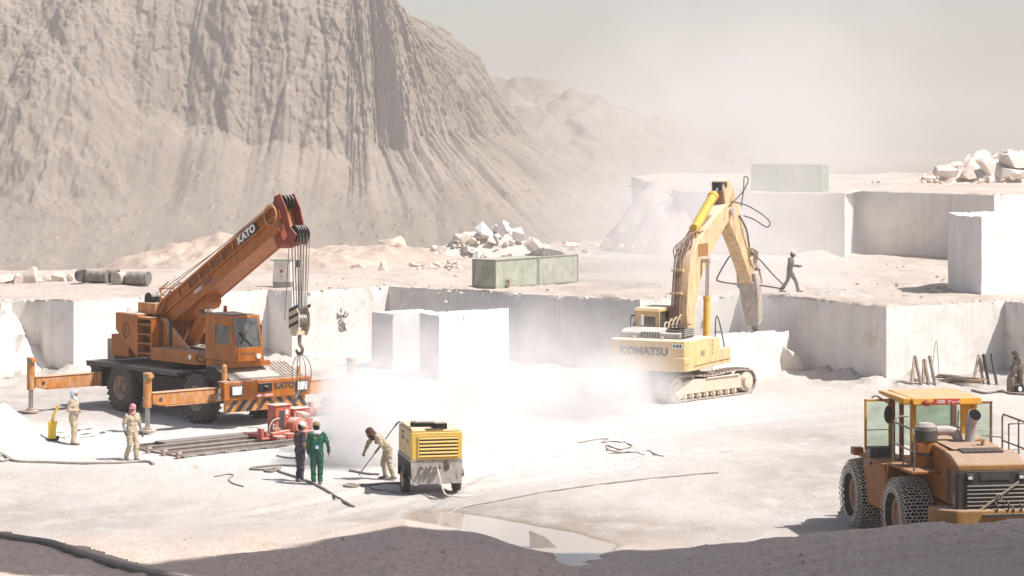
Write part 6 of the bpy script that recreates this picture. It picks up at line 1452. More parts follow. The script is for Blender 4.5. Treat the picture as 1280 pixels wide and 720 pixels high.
# the pieces at the breaker
a = Gz(892, 480, 0); b = Gz(968, 472, 0)
sawn_block('white broken block under the breaker chisel', plan(a, b, b + Vector((.75, 1.2, 0)), a + Vector((.2, 2.0, 0))), -.05, 2.02, M_BLOCK, seed=4, chip=.25, rough=.06)
boulder('pale wedge of stone leaning behind the block under the breaker', 985, 471, 46, 62, 0, M_ROCK, n=12, name='stone_wedge', rough=.03, cat='stone')
boulder('grey pointed stone standing behind the excavator boom', 905, 455, 76, 78, 0, M_BLOCK, n=10, name='pointed_stone', rough=.03, cat='stone')
# the big block on the bench at the right
a = Gz(1192, 368, ZT1); b = Gz(1228, 366, ZT1); c = Gz(1330, 358, ZT1)
def tops(p): return .12 if p.x < 20.5 else -.05
sawn_block('tall bright block standing on the lower bench at the right', [Gz(1196, 366, ZT1), Gz(1227, 368.5, ZT1), Gz(1345, 360, ZT1), Gz(1345, 360, ZT1) + Vector((-.5, 4.5, 0)), Gz(1193, 361, ZT1) + Vector((0, 1.6, 0))], ZT1, 3.5, M_BLOCK, seed=6, chip=.12, rough=.05)
for i, (u, v, wp, hp_) in enumerate(((1160, 362, 11, 6), (1168, 365, 14, 8), (1177, 366, 13, 8), (1186, 366, 11, 7), (1172, 361, 10, 6), (1182, 362, 10, 6))):
    boulder('small brown stone in the row at the foot of the tall bench block', u, v, wp, hp_, ZT1, M_PINK, 'small stones by the tall bench block', 14, name='small_stone', cat='stone')
# heap of broken marble on the bench
g1 = 'broken marble in the heap on the bench'
big = [(606, 293, 30, 26, 'tall white splinter at the peak of the marble heap'), (628, 290, 24, 22, 'upright white slab right of the heap peak'), (585, 303, 20, 18, 'dark split stone on the left shoulder of the marble heap'),
       (573, 298, 22, 10, 'bright flat slab topping the left side of the marble heap'), (664, 311, 40, 22, 'broad pale slab leaning at the right end of the marble heap'), (648, 297, 20, 22, 'pointed white stone on the right slope of the heap'),
       (490, 303, 40, 20, 'rounded orange tinted boulder alone on the soil bank'), (500, 300, 22, 14, 'smaller orange tinted lump beside the rounded boulder'), (713, 305, 32, 7, 'flat reddish slab lying right of the marble heap'), (759, 304, 18, 15, 'small pale boulder alone between heap and corner bank'),
       (552, 316, 24, 14, 'grey broken stone at the left foot of the marble heap'), (480, 335, 20, 20, 'pyramid shaped pinkish stone on the bench left of the heap'), (449, 331, 26, 12, 'low reddish boulder near the crane hoist ropes')]
def on_heap(label, x, y, sz, m, z, group=None, n=13, rough=.04, rot=None, name='boulder'):
    """stone of size sz (m) bedded on a heap at (x, y), its foot at z"""
    _sd[0] += 1; o = bpy.data.objects.new(name, hull_mesh(name, n, sz, _sd[0], m, .5, rough)); COL.objects.link(o); r_ = random.Random(_sd[0])
    o.location = (x, y, z); o.rotation_euler = rot or (r_.uniform(-.3, .3), r_.uniform(-.3, .3), r_.uniform(-3, 3)); return tag(o, label, 'boulder', group)
def heap_h(x, y, cx, cy, rx, ry, h): return max(0, h * (1 - (((x - cx) / rx) ** 2 + ((y - cy) / ry) ** 2) ** .6))
HP = (-1.1, 136.6, 4.8, 2.8, 2.0)
for (u, v, wp, hp_, lb) in big:
    m_ = M_PINK if ('orange' in lb or 'red' in lb or 'pink' in lb) else (M_BLOCK if 'white' in lb else M_ROCK)
    if 'heap' in lb and 510 < u < 690:
        d = 135.6; x = (u - 640) * d / FPX; w_ = wp * d / FPX; hh = hp_ * d / FPX
        on_heap(lb, x, d, (w_ * 1.1, w_ * .8, hh * 1.3), m_, CAM_H - (v - VHOR) * d / FPX - .25 * hh, n=11, rough=.03, rot=(0, random.Random(u).uniform(-.3, .3), random.Random(u + 1).uniform(-1, 1)))
    else: boulder(lb, u, v + 2, wp, hp_, ZT1 + (1.1 if v < 300 else .5 if v < 310 else .1), m_, n=15, rough=.05, sink=.2)
rnd = random.Random(5)
for i in range(90):
    a = rnd.uniform(0, 6.28); r_ = rnd.random() ** .6; x = HP[0] + HP[2] * 1.05 * r_ * math.cos(a); y = HP[1] - abs(HP[3] * r_ * math.sin(a)) * rnd.choice([1, 1, 1, -.4]); s_ = rnd.choice([.35, .45, .6, .8, 1.2]) * rnd.uniform(.8, 1.2) * (1.15 - .4 * r_)
    on_heap('angular stone in the broken marble heap behind the green tank', x, y, (s_, s_ * rnd.uniform(.6, .9), s_ * rnd.uniform(.5, .9)), rnd.choice([M_ROCK, M_ROCK, M_ROCK, M_BLOCK]), ZT1 + heap_h(x, y, *HP) - s_ * .28, g1, 11, .03)
for i in range(34):
    u = rnd.uniform(420, 590); v = rnd.uniform(314, 338); s_ = rnd.uniform(5, 19); boulder('small pinkish stone strewn on the bench left of the marble heap', u, v, s_, s_ * .6, ZT1, M_PINK, 'stones strewn left of the heap', 12)
for i in range(16):
    u = rnd.uniform(675, 790); v = rnd.uniform(303, 316); s_ = rnd.uniform(5, 15); boulder('pinkish stone strewn on the bench right of the marble heap', u, v, s_, s_ * .6, ZT1, M_PINK, 'stones strewn right of the heap', 12)
for i, (u, v, wp, hp_) in enumerate(((6, 353, 26, 18), (20, 353, 22, 18), (37, 353, 30, 30), (58, 351, 18, 14), (71, 351, 28, 20), (86, 350, 18, 13), (-8, 353, 20, 18), (48, 352, 14, 10))):
    boulder(['low pink stone on the bench rim at the left edge', 'upright pink stone on the bench rim left of the barrels'][i == 2], u, v, wp, hp_, ZT1, M_PINK, None if i == 2 else 'stones on the bench rim', 14)
for i, (u, v, wp, hp_) in enumerate(((795, 300, 16, 12), (812, 297, 26, 20), (830, 290, 24, 18), (776, 306, 12, 8), (745, 304, 9, 5), (790, 308, 10, 6), (835, 300, 14, 9))):
    boulder('dusty stone on the slope of the corner bank', u, v + 3, wp, hp_, ZT1 + .4, M_ROCK, 'stones on the corner bank', 16)
for (u, v, wp, hp_) in ((745, 331, 8, 5), (781, 334, 7, 4)): boulder('lone little white stone on the smooth bench behind the excavator', u, v, wp, hp_, ZT1, M_ROCK, 'lone stones on the bench', 12, name='small_stone', cat='stone')
# boulders on the upper bench at the right
UP = (36.6, 178, 7.2, 4.0, 2.5)
for (u, v, wp, hp_, lb) in ((1196, 204, 24, 12, 'bright flat boulder on top of the upper bench heap'), (1186, 218, 46, 22, 'broad pale boulder under the flat bright one'), (1230, 216, 26, 32, 'rounded upright grey boulder on the upper bench'),
                        (1266, 206, 52, 28, 'large layered boulder at the top right edge'), (1262, 220, 46, 20, 'lower layered boulder at the right edge'), (1160, 224, 30, 13, 'low pale boulder at the left end of the upper heap'), (1210, 220, 26, 16, 'shaded stone wedged between boulders of the upper heap')):
    d = 174.6 + (220 - v) * .06; w_ = wp * d / FPX; hh = hp_ * d / FPX
    on_heap(lb, (u - 640) * d / FPX, d, (w_ * 1.1, w_ * .8, hh * 1.2), M_PINK if u % 4 < 2 else M_ROCK, CAM_H - (v - VHOR) * d / FPX - .25, n=12, rough=.025, rot=(0, 0, random.Random(u).uniform(-1, 1)))
for i in range(70):
    a = rnd.uniform(0, 6.28); r_ = rnd.random() ** .6; x = UP[0] + UP[2] * 1.1 * r_ * math.cos(a); y = UP[1] - abs(UP[3] * r_ * math.sin(a)); s_ = rnd.uniform(.25, 1.0)
    on_heap('angular pale stone in the boulder heap on the upper bench', x, y, (s_, s_ * .8, s_ * rnd.uniform(.5, .9)), rnd.choice([M_PINK, M_ROCK]), ZT2 + heap_h(x, y, *UP) - s_ * .3, 'stones of the upper heap', 11, .03)
for i in range(30):
    u = rnd.uniform(1060, 1290); v = 228 - max(0, (u - 1150)) * .06 * rnd.random() + rnd.uniform(0, 6); s_ = rnd.uniform(5, 13)
    boulder('pale stone strewn along the top of the upper bench', u, v, s_, s_ * .6, ZT2 + .2, M_PINK, 'stones strewn on the upper bench', 12, d=172)
# crumbs of stone: far too many to count
def crumbs(name, n, fn, smin, smax, m, seed):
    rnd = random.Random(seed); mb = MB()
    base = []
    for k in range(9):
        bm = bmesh.new(); r2 = random.Random(900 + k)
        for _ in range(11):
            q = Vector((r2.gauss(0, 1), r2.gauss(0, 1), r2.gauss(0, 1))).normalized() * r2.uniform(.4, .52); bm.verts.new((q.x, q.y * r2.uniform(.7, 1), q.z * .8))
        hl = bmesh.ops.convex_hull(bm, input=bm.verts); bmesh.ops.delete(bm, geom=[g_ for g_ in hl['geom_interior'] if isinstance(g_, bmesh.types.BMVert)], context='VERTS')
        bm.verts.index_update(); base.append(([tuple(q.co) for q in bm.verts], [tuple(q.index for q in f.verts) for f in bm.faces])); bm.free()
    for i in range(n):
        p = fn(rnd)
        if p is None: continue
        s_ = smin + (smax - smin) * rnd.random() ** 3; v, f = base[i % 9]; a = rnd.uniform(0, 6.28); ca, sa = math.cos(a) * s_, math.sin(a) * s_
        q = [(p[0] + x * ca - y * sa, p[1] + x * sa + y * ca, p[2] - .25 * s_ + z * s_) for x, y, z in v]
        mb.add(q, f)
    o = mb.build(name, m, smooth=30); o['kind'] = 'stuff'; return o
def _lowres_hull():
    pass
def f_foot(r):
    k = r.randrange(1, len(T1) - 2); a, b = T1[k][0], T1[k + 1][0]; p = a.lerp(b, r.random()); n_ = Vector((b.y - a.y, -(b.x - a.x), 0)).normalized(); p = p + n_ * abs(r.gauss(.3, .9)); return (p.x, p.y, float(floor_z(p.x, p.y)))
def f_near(r):
    x = r.uniform(-14, 15); y = r.uniform(49.5, 60); return (x, y, float(floor_z(x, y)))
def f_bench(r):
    p = Gz(r.uniform(-30, 1300), r.triangular(300, 380, 330), ZT1)
    if (p.x < -9 and p.y > 121) or p.y > 150: return None
    return (p.x, p.y, ZT1 + .05)
def f_pit(r):
    p = Gz(r.uniform(0, 1280), r.uniform(470, 640), 0); return (p.x, p.y, float(floor_z(p.x, p.y)))
def f_edge(r):
    pl = T1 if r.random() < .65 else T2[2:]; k = r.randrange(1, len(pl) - 2); a, b = pl[k][0], pl[k + 1][0]; p = a.lerp(b, r.random()); n_ = Vector((b.y - a.y, -(b.x - a.x), 0)).normalized(); p = p - n_ * abs(r.gauss(.15, .35)); return (p.x, p.y, p.z + .03)
crumbs('edge_rubble', 1000, f_edge, .06, .34, M_ROCK, 8)
crumbs('stone_rubble', 900, f_foot, .05, .34, M_ROCK, 1)
crumbs('bench_rubble', 1100, f_bench, .05, .32, M_PINK, 3)
crumbs('ground_gravel', 2200, f_near, .035, .2, mat('earth_clod', (.40, .31, .25), .95, var=.25), 2)
crumbs('floor_gravel', 1500, f_pit, .02, .12, M_PINK, 4)

# ================================================================ barrels, tanks, cabinet
def barrel(label, u, v, axis, m, ln=.95, r=.31):
    p = Gz(u, v, ZT1); B = thing('steel_barrel', label, 'barrel', (p.x, p.y, ZT1 + .04), head(*axis), 'oil barrels lying on the bench')
    mb = MB(); h = ln / 2
    mb.lathe([(0, -h + .02), (r * .93, -h + .02), (r, -h), (r, -h + .03), (r * .985, -h + .05), (r * .985, -h * .4), (r * 1.02, -h * .36), (r * .985, -h * .3), (r * .985, h * .3), (r * 1.02, h * .36), (r * .985, h * .4), (r * .985, h - .05), (r, h - .03), (r, h), (r * .93, h - .02), (0, h - .02)], (0, 0, r), (0, 1, 0), 28)
    mb.build('drum', m, B)
    mb = MB(); mb.cyl((.15, -h + .0, r + .1), (.15, -h + .035, r + .1), .04, n=12); mb.cyl((-.12, -h, r - .1), (-.12, -h + .035, r - .1), .025, n=10); mb.build('bung', STEEL, B)
BAR1 = mat('barrel_dark', (.05, .047, .042), .6, .2, var=.4, vscale=4, dust=.4, film=.2); BAR2 = mat('barrel_grey', (.13, .125, .115), .6, .2, var=.35, vscale=4, dust=.4, film=.25)
barrel('dark steel barrel lying end on at the left end of the row', 103, 354, (.35, -.93), BAR1, .8)
barrel('grey steel barrel lying lengthwise second from the left end of the row', 122, 354.5, (.97, -.24), BAR2, 1.0)
barrel('dark barrel half hidden behind the second and third ones', 138, 354, (.97, -.2), BAR1, .8)
barrel('pale stained barrel showing its round end in the middle of the row', 151, 357.5, (.5, .9), mat('barrel_pale', (.36, .33, .28), .7, .1, var=.5, vscale=6, dust=.5, film=.4), .75)
barrel('grey barrel with dark open end lying at the right end of the row', 173, 358, (-.92, .30), BAR2, 1.05, .33)
def green_tank(label, corner, fdir, ln, wd, h, tarp):
    fx, fy = fdir; l_ = math.hypot(fx, fy); corner = (corner[0] - fy / l_ * wd, corner[1] + fx / l_ * wd, corner[2]); T = thing('green_tank', label, 'tank', corner, head(fx, fy)); TG = mat('tank_green', (.23, .31, .24), .6, .1, var=.3, vscale=1.8, dust=.5, film=.5, stain=(.10, .15, .11), stain_amt=.8, streak=.35)
    mb = MB(); mb.span((0, 0, .06), (wd, ln, h)); mb.build('tank_body', TG, T, .02)
    mb = MB()
    for y in (0, .5 * ln, .52 * ln, ln): mb.span((wd, y - .03, .05), (wd + .03, y + .03, h + .01))
    for x in (0, wd): mb.span((x - .03, -.03, .05), (x + .03, 0, h + .01))
    mb.span((-.03, -.03, h), (wd + .04, ln + .03, h + .05)); mb.span((-.02, -.02, 0), (wd + .02, ln, .06)); mb.build('tank_frame', mat('tank_edge', (.16, .21, .16), .6, film=.4, dust=.5), T, .005)
    mb = MB(); [mb.span((.08 + .16 * i, -.02, .12), (.13 + .16 * i, -.0, h - .05)) for i in range(int(wd / .16) - 0)]; mb.build('end_ribs', TG, T)
    mb = MB(); mb.cyl((wd, .9, .35), (wd + .22, .9, .35), .06); mb.cyl((wd + .2, .9, .35), (wd + .24, .9, .35), .12); mb.tube([(wd + .12, .9, .3), (wd + .14, .85, .05)], .04); mb.build('tap', mat('rust_pipe', (.3, .22, .15), .8, film=.4), T)
    if tarp:
        mb = MB(); n_ = 22; vs = []
        for i in range(n_):
            for j in range(n_):
                x, y = i / (n_ - 1), j / (n_ - 1); e = min(x, 1 - x, y, 1 - y)
                vs.append((.1 + x * (wd - .1) * .9, ln * .58 + y * ln * .30, h + .07 + .34 * math.sin(min(1, e * 4) * 1.57) * (.6 + .8 * float(fbm(x * 4, y * 4, 2., 3)))))
        mb.add(vs, [(i * n_ + j, (i + 1) * n_ + j, (i + 1) * n_ + j + 1, i * n_ + j + 1) for i in range(n_ - 1) for j in range(n_ - 1)])
        tp = mb.build('tarpaulin', mat('tarp_black', (.05, .055, .05), .7, var=.4, vscale=6, film=.2)); tp.location = T.location; tp.rotation_euler = T.rotation_euler
        tag(tp, 'crumpled black tarpaulin lying on the right half of the green tank', 'tarpaulin')
    return T
p = Gz(619, 362, ZT1); q = Gz(722, 353, ZT1); d = (q - p)
green_tank('weathered green steel water tank with open dark tarp on the lower bench edge', (p.x, p.y, ZT1 + .03), (d.x, d.y), d.length, 1.25, 1.28, True)

# far container on the upper bench
def container():
    p = Gz(1015, 242.5, ZT2); c0 = Gz(940, 239.5, ZT2); d = (p - c0); L_ = 4.2; wd = 1.9; h = 1.62
    fx, fy = .94, -.34; T = thing('green_container', 'pale green container with framed end standing far off on the upper bench', 'container', (c0.x, c0.y, ZT2 - .02), head(fx, fy))
    CG1 = mat('container_green', (.20, .34, .20), .6, .1, var=.2, vscale=1.2, film=.15); CG2 = mat('container_pale', (.36, .44, .36), .6, var=.25, film=.3)
    mb = MB(); mb.span((-wd, 0, .05), (0, L_, h)); mb.build('container_body', CG1, T, .01)
    mb = MB(); [mb.span((0, .1 + .16 * i, .12), (.035, .18 + .16 * i, h - .08)) for i in range(int((L_ - .1) / .16))]; mb.build('corrugation', CG2, T)
    mb = MB(); [mb.span((-wd + .1 + .16 * i, L_, .12), (-wd + .18 + .16 * i, L_ + .035, h - .08)) for i in range(int(wd / .16) - 1)]; mb.build('end_ribs', CG1, T)
    mb = MB()
    for y in (0, L_): [mb.span((x - .05, y - .05, 0), (x + .05, y + .05, h + .04)) for x in (-wd, 0)]
    mb.span((-.05, 0, h - .06), (.06, L_, h + .05)); mb.span((-.05, 0, 0), (.06, L_, .1)); mb.span((-wd, L_ - .03, h - .06), (0, L_ + .05, h + .05)); mb.build('container_frame', CG1, T, .008)
container()
# white cabinet behind the hoist ropes
def cabinet():
    p = Gz(353, 358, ZT1); T = thing('electric_cabinet', 'white cabinet with faint red mark standing behind the crane hoist ropes', 'cabinet', (p.x, p.y, ZT1), R(-14))
    WH = mat('cabinet_white', (.74, .72, .66), .6, var=.08, film=.15)
    mb = MB(); mb.prism([(-.44, .22), (-.36, 1.16), (-.30, 1.22), (.46, 1.22), (.46, .22)], 'y', -.18, .2); mb.build('cabinet_box', WH, T, .02)
    mb = MB(); mb.span((-.42, -.15, -.05), (.44, .2, .22)); mb.build('cabinet_plinth', STEEL, T)
    mb = MB(); mb.prism([(-.36, .3), (-.30, 1.08), (.38, 1.08), (.38, .3)], 'y', -.195, -.18); d = mb.build('cabinet_door', mat('cabinet_door', (.68, .65, .58), .6, var=.12, film=.1), T, .006)
    mb = MB(); mb.ball((.02, -.198, .72), .09, 12, 0, (1, .06, 1)); mb.tube([(-.12, -.197, .92), (.1, -.197, .95), (.22, -.197, .85)], .012, 5); mb.tube([(.0, -.197, .6), (.02, -.197, .45), (.1, -.197, .42)], .012, 5); mb.build('red_mark', mat('mark_red', (.42, .10, .07), .7), d)
    mb = MB(); mb.span((-.5, -.22, 1.19), (-.2, .22, 1.25)); mb.span((-.2, -.22, 1.21), (.5, .22, 1.255)); mb.build('cabinet_lid', mat('lid_green', (.22, .30, .22), .6, film=.2), T)
cabinet()
# black scribbles painted on the sawn face
def graffiti():
    a, b = T1[7][0], T1[8][0]; d = (b - a).normalized(); n_ = Vector((d.y, -d.x, 0)); mb = MB()
    def W(u, v):
        t = (Vector(((u - 640) / FPX, 1, -(v - VHOR) / FPX))); c0 = Vector((0, 0, CAM_H)); k = n_.dot(a + n_ * .03 - c0) / n_.dot(t); return c0 + t * k
    def st(pts, r=.018): mb.tube([W(*p) for p in pts], r, 5)
    st([(426, 385), (427, 390)]); st([(421, 391), (424, 394), (421, 396)]); st([(423, 393), (427, 395), (431, 393), (432, 389)]); st([(426, 398), (428, 394)]); st([(429, 396), (434, 395), (435, 391)]); st([(422, 398), (425, 396)])
    st([(424, 401), (427, 399), (429, 402), (426, 405), (424, 403), (424, 401)]); st([(429, 403), (432, 405)])
    st([(424, 408), (427, 406), (431, 407), (431, 412), (427, 414), (424, 411), (424, 408)]); st([(426, 410), (429, 409), (429, 412)]); st([(431, 410), (433, 413)])
    tag(mb.build('painted_scribble', mat('paint_black', (.03, .03, .03), .9)), 'black painted scribbles on the bright sawn face left of the blocks', 'painted marks')
graffiti()
# steel wedges leaning on the right wall
FEAT = mat('wedge_steel', (.13, .105, .085), .6, .3, var=.4, vscale=6, film=.3); WOODP = mat('pale_wood', (.42, .34, .25), .8, var=.3, film=.3)
def wedge(label, foot, topv, lean, split, m):
    p = FP(*foot); T = thing('leaning_bar', label, 'steel bar', p, 0, 'steel bars leaning on the right wall'); h = (foot[1] - topv) * p.y / FPX
    mb = MB(); mb.tube([(0, 0, 0), (-lean * .5, .22, h * .5), (-lean, .45, h)], [.055, .07, .075], 10); mb.build('bar_stem', m, T); mb = MB(); mb.ball((-lean, .45, h), .085, 10); mb.build('bar_head', m, T)
    if split: mb = MB(); mb.tube([(-split, .1, .05), (-lean - .04, .43, h * .95)], [.075, .055], 9); mb.build('bar_leg', WOODP, T)
wedge('forked steel bar leaning on the white wall, first from the left wall corner', (1151, 481), 448, .15, .35, FEAT)
wedge('short forked bar leaning on the white wall behind the thin wire loop', (1161, 481), 452, .10, .2, FEAT)
wedge('straight dark bar beside the thin wire loop on the white wall', (1169, 482), 448, .14, 0, FEAT)
wedge('forked bar with pale leg near the shaded end of the white wall', (1229, 480), 446, .08, .38, WOODP)
wedge('thick dark bar leaning beside the pale forked one at the wall', (1236, 481), 446, .12, 0, RUBCLEAN)
wedge('single dark bar leaning in the shaded corner of the wall', (1246, 481), 445, .12, 0, mat('bar_grey', (.10, .10, .105), .5, .3))
mb = MB(); p = FP(1172, 482); mb.tube(catmull([p + Vector((-.2, .3, .3)), p + Vector((-.08, .4, 1.2)), p + Vector((.03, .45, 1.75)), p + Vector((.1, .45, 1.0)), p + Vector((.12, .3, .05))], 8), .012, 5)
tag(mb.build('wire_loop', ROPE), 'thin wire loop standing upright against the white right wall', 'wire')
def pipes():
    T0 = FP(1190, 479); T = thing('pipe_pile', 'pile of rusty drill pipes and rods on the ground under the right wall', 'pipe pile', T0, R(8)); rnd = random.Random(9)
    PM = [mat('pipe_rust', (.20, .13, .07), .8, var=.4, film=.2), mat('pipe_dark', (.06, .05, .04), .7, film=.2), mat('pipe_yellow', (.42, .30, .12), .7, film=.3)]
    for i in range(22):
        mb = MB(); x = rnd.uniform(-.7, .3); y = rnd.uniform(-.3, .4); a = rnd.uniform(-.35, .35); l = rnd.uniform(.5, 1.5); z = .05 + .04 * (i // 4)
        mb.cyl((x, y, z + rnd.uniform(0, .1)), (x + l * math.cos(a), y + l * math.sin(a), z + rnd.uniform(-.03, .06)), rnd.uniform(.018, .045), n=8); mb.build('pipe', rnd.choice(PM), T)
pipes()
def bottle():
    p = FP(1265, 491); T = thing('gas_bottle', 'squat brown steel bottle with valve standing by the stooping man at the right edge', 'gas bottle', p, 0)
    mb = MB(); mb.lathe([(0, 0), (.17, 0), (.21, .06), (.215, .5), (.18, .64), (.08, .72), (.06, .78), (0, .78)], (0, 0, 0), (0, 0, 1), 24); mb.build('bottle_body', mat('bottle_brown', (.20, .13, .095), .7, var=.25, film=.3), T)
    mb = MB(); mb.cyl((0, 0, .76), (0, 0, .95), .035); mb.cyl((-.1, 0, .88), (.12, 0, .9), .03); mb.lathe([(.08, -.015), (.11, -.015), (.11, .015), (.08, .015), (.08, -.015)], (0, 0, .98), (0, 0, 1), 16); mb.build('bottle_valve', mat('valve_blue', (.10, .16, .2), .5), T)
    p = FP(1274, 492); T = thing('hose_reel', 'pale round hose reel on the ground beside the brown bottle', 'hose reel', p, R(-60))
    mb = MB(); mb.cyl((-.06, 0, .2), (.06, 0, .2), .1, n=20); mb.build('reel_hub', LETTER_W, T)
    mb = MB(); [mb.lathe([(.12, -.03), (.19, -.03), (.19, .03), (.12, .03), (.12, -.03)], (x, 0, .2), (1, 0, 0), 22) for x in (-.06, .06)]; mb.build('reel_rim', BLACK, T)
bottle()
# ================================================================ hoses and cables on the ground
def floor_hose(label, px, r, m, name='hose', cat='hose', lift=.0, k=8):
    pts = catmull([Gz(u, v, .04) for u, v in px], k)
    z = floor_z(np.array([p.x for p in pts]), np.array([p.y for p in pts])); zz = np.convolve(np.pad(z, 3, mode='edge'), np.ones(7) / 7, 'valid')
    for p, a, b in zip(pts, z, zz): p.z = max(float(b), float(a) - r * .5) + r * .8 + lift
    mb = MB(); mb.tube(pts, r, 7); return tag(mb.build(name, m), label, cat)
HB = mat('hose_black', (.05, .047, .045), .7, film=.3, dust=.5); HG = mat('hose_grey', (.18, .165, .15), .75, film=.35, dust=.5)
floor_hose('grey hose running in from the left edge below the two beige workers', [(-30, 569), (-2, 567), (8, 570), (12, 573), (2, 576), (-4, 573), (4, 569), (20, 576), (60, 577), (110, 578), (150, 577), (172, 575), (186, 576), (192, 579)], .045, HG)
floor_hose('black hose looped on the floor behind the navy shirted man and trailing to the foreground', [(372, 582), (345, 581.5), (318, 583), (314, 585), (330, 586), (350, 583.5), (341, 589), (332, 588), (334, 586), (345, 585.5), (352, 590), (372, 596), (396, 605), (420, 619), (442, 633)], .04, HB)
floor_hose('short bent black cable on the white floor left of the coiled hose', [(268, 594), (284, 591), (292, 593), (286, 597), (290, 602), (304, 606.5)], .022, HB, 'cable', 'cable')
floor_hose('short piece of hose lying at the feet of the navy shirted man', [(346, 568), (354, 569.5), (366, 571.5), (374, 572)], .03, HB)
floor_hose('black hose looping under the compressor from the left', [(430, 606), (436, 604), (447, 605.5), (440, 607.5), (431, 606.5), (445, 605), (470, 604.5), (500, 602.5)], .038, HB)
floor_hose('long dark cable on the floor from below the compressor to the white hose', [(455, 605), (470, 610), (495, 614.5), (520, 616.5), (550, 619), (566, 619.5)], .026, HB, 'cable', 'cable')
floor_hose('black hose end by the chisel of the stooping driller', [(437, 588), (450, 590.5), (464, 592), (474, 592.5)], .04, HB)
floor_hose('long grey cable curving across the white floor from the puddle to the right', [(548, 641), (575, 634), (610, 627), (650, 620), (700, 612), (760, 604), (820, 598), (870, 593), (898, 591)], .03, HG, 'cable', 'cable')
floor_hose('tangled thin cable on the open floor between excavator and loader', [(752, 552), (768, 550), (790, 556), (775, 561), (758, 557), (765, 564), (785, 566), (812, 568), (829, 570), (815, 566), (795, 563), (778, 566), (760, 567)], .022, HB, 'cable', 'cable')
floor_hose('short dark cable curl beside the tangled one', [(722, 552), (740, 549), (760, 547), (752, 552)], .018, HB, 'cable', 'cable')
floor_hose('dark hoses lying along the foot of the right wall', [(1215, 488), (1232, 491), (1250, 489.5), (1268, 492), (1290, 492.5)], .05, HB)
floor_hose('thin pale hose rising beside the brown bottle at the wall', [(1252, 487), (1258, 489), (1264, 489)], .03, mat('hose_pale', (.5, .42, .36), .7))
# flat dark hose along the ledge in the lower left corner
def ledge_hose():
    pts = []
    for u, v in ((-30, 667), (0, 673), (30, 677), (60, 682), (73, 685), (95, 693), (130, 705), (165, 714), (215, 724), (260, 732)):
        p = FP(u, v); p.z += .05; pts.append(p)
    pts = catmull(pts, 6)
    mb = MB(); mb.tube(pts, .085, 9); tag(mb.build('ledge_hose', mat('wet_hose', (.06, .055, .05), .7, film=.25, dust=.4)), 'thick dark hose lying along the shaded ledge in the lower left corner', 'hose')
ledge_hose()
# ================================================================ small things
def stand():
    p = FP(65, 550); T = thing('yellow_jack', 'bright yellow jack with tilted handle standing left of the beige worker', 'jack', p, R(20)); YM = mat('jack_yellow', (.74, .50, .03), .5, film=.08)
    mb = MB(); mb.prism([(-.13, 0), (.13, 0), (.12, .35), (.17, .62), (-.12, .62), (-.12, .3)], 'y', -.08, .08); mb.build('jack_body', YM, T, .015)
    mb = MB(); mb.tube([(0, 0, .6), (.07, 0, .85), (.18, 0, 1.05)], .05, 8); mb.box((.12, 0, .95), (.07, .12, .42), Matrix.Rotation(.5, 3, 'Y')); mb.build('jack_handle', mat('jack_amber', (.62, .38, .03), .5, film=.1), T, .01)
    mb = MB(); mb.span((-.17, -.14, 0), (.2, .14, .05)); mb.ball((.18, 0, .07), .07, 10); mb.build('jack_foot', BLACK, T)
stand()
for i, (u0, v0, u1, v1) in enumerate(((68, 541, 116, 536), (72, 547, 133, 540), (80, 549, 120, 545))):
    a, b = FP(u0, v0), FP(u1, v1); d = b - a; mb = MB(); mb.box((0, d.length / 2, .03), (.16, d.length, .055))
    o = mb.build('plank', mat('white_plank', (.72, .69, .65), .8, var=.08), None, .008); o.location = a; o.rotation_euler = (0, 0, head(d.x, d.y))
    tag(o, ['whitened plank on the floor behind the beige worker, farthest of three', 'longest whitened plank on the floor behind the beige worker', 'nearest short plank of the three behind the beige worker'][i], 'plank')
p = Gz(668, 678, 0); mb = MB(); mb.prism([(-.10, 0), (.62, 0), (.30, .32), (-.10, .50)], 'y', -.03, .03); o = mb.build('sheet_metal', mat('sheet_grey', (.20, .18, .16), .5, .3, film=.2), None, .004); o.location = (p.x, p.y - .6, -.1); o.rotation_euler = (R(-24), 0, R(8))
tag(o, 'grey piece of sheet metal sticking out of the puddle', 'metal sheet')
boulder('flat brown stone lying on the white floor before the steel rails', 245, 561 + 24, 20, 8, 0, M_PINK, n=16, cat='stone', name='flat_stone', sink=.3)
for (u, v, lb) in ((1258, 654, 'dark clod on the shaded mound below the loader grille'), (1270, 664, 'small clod on the shaded mound at the right edge')):
    q = FP(u, v); s_ = FPX / q.y; o = bpy.data.objects.new('clod', hull_mesh('clod', 12, (.30, .2, .1), 40 + u, M_PINK, .4, .06)); COL.objects.link(o); o.location = (q.x, q.y, q.z - .01); tag(o, lb, 'clod')
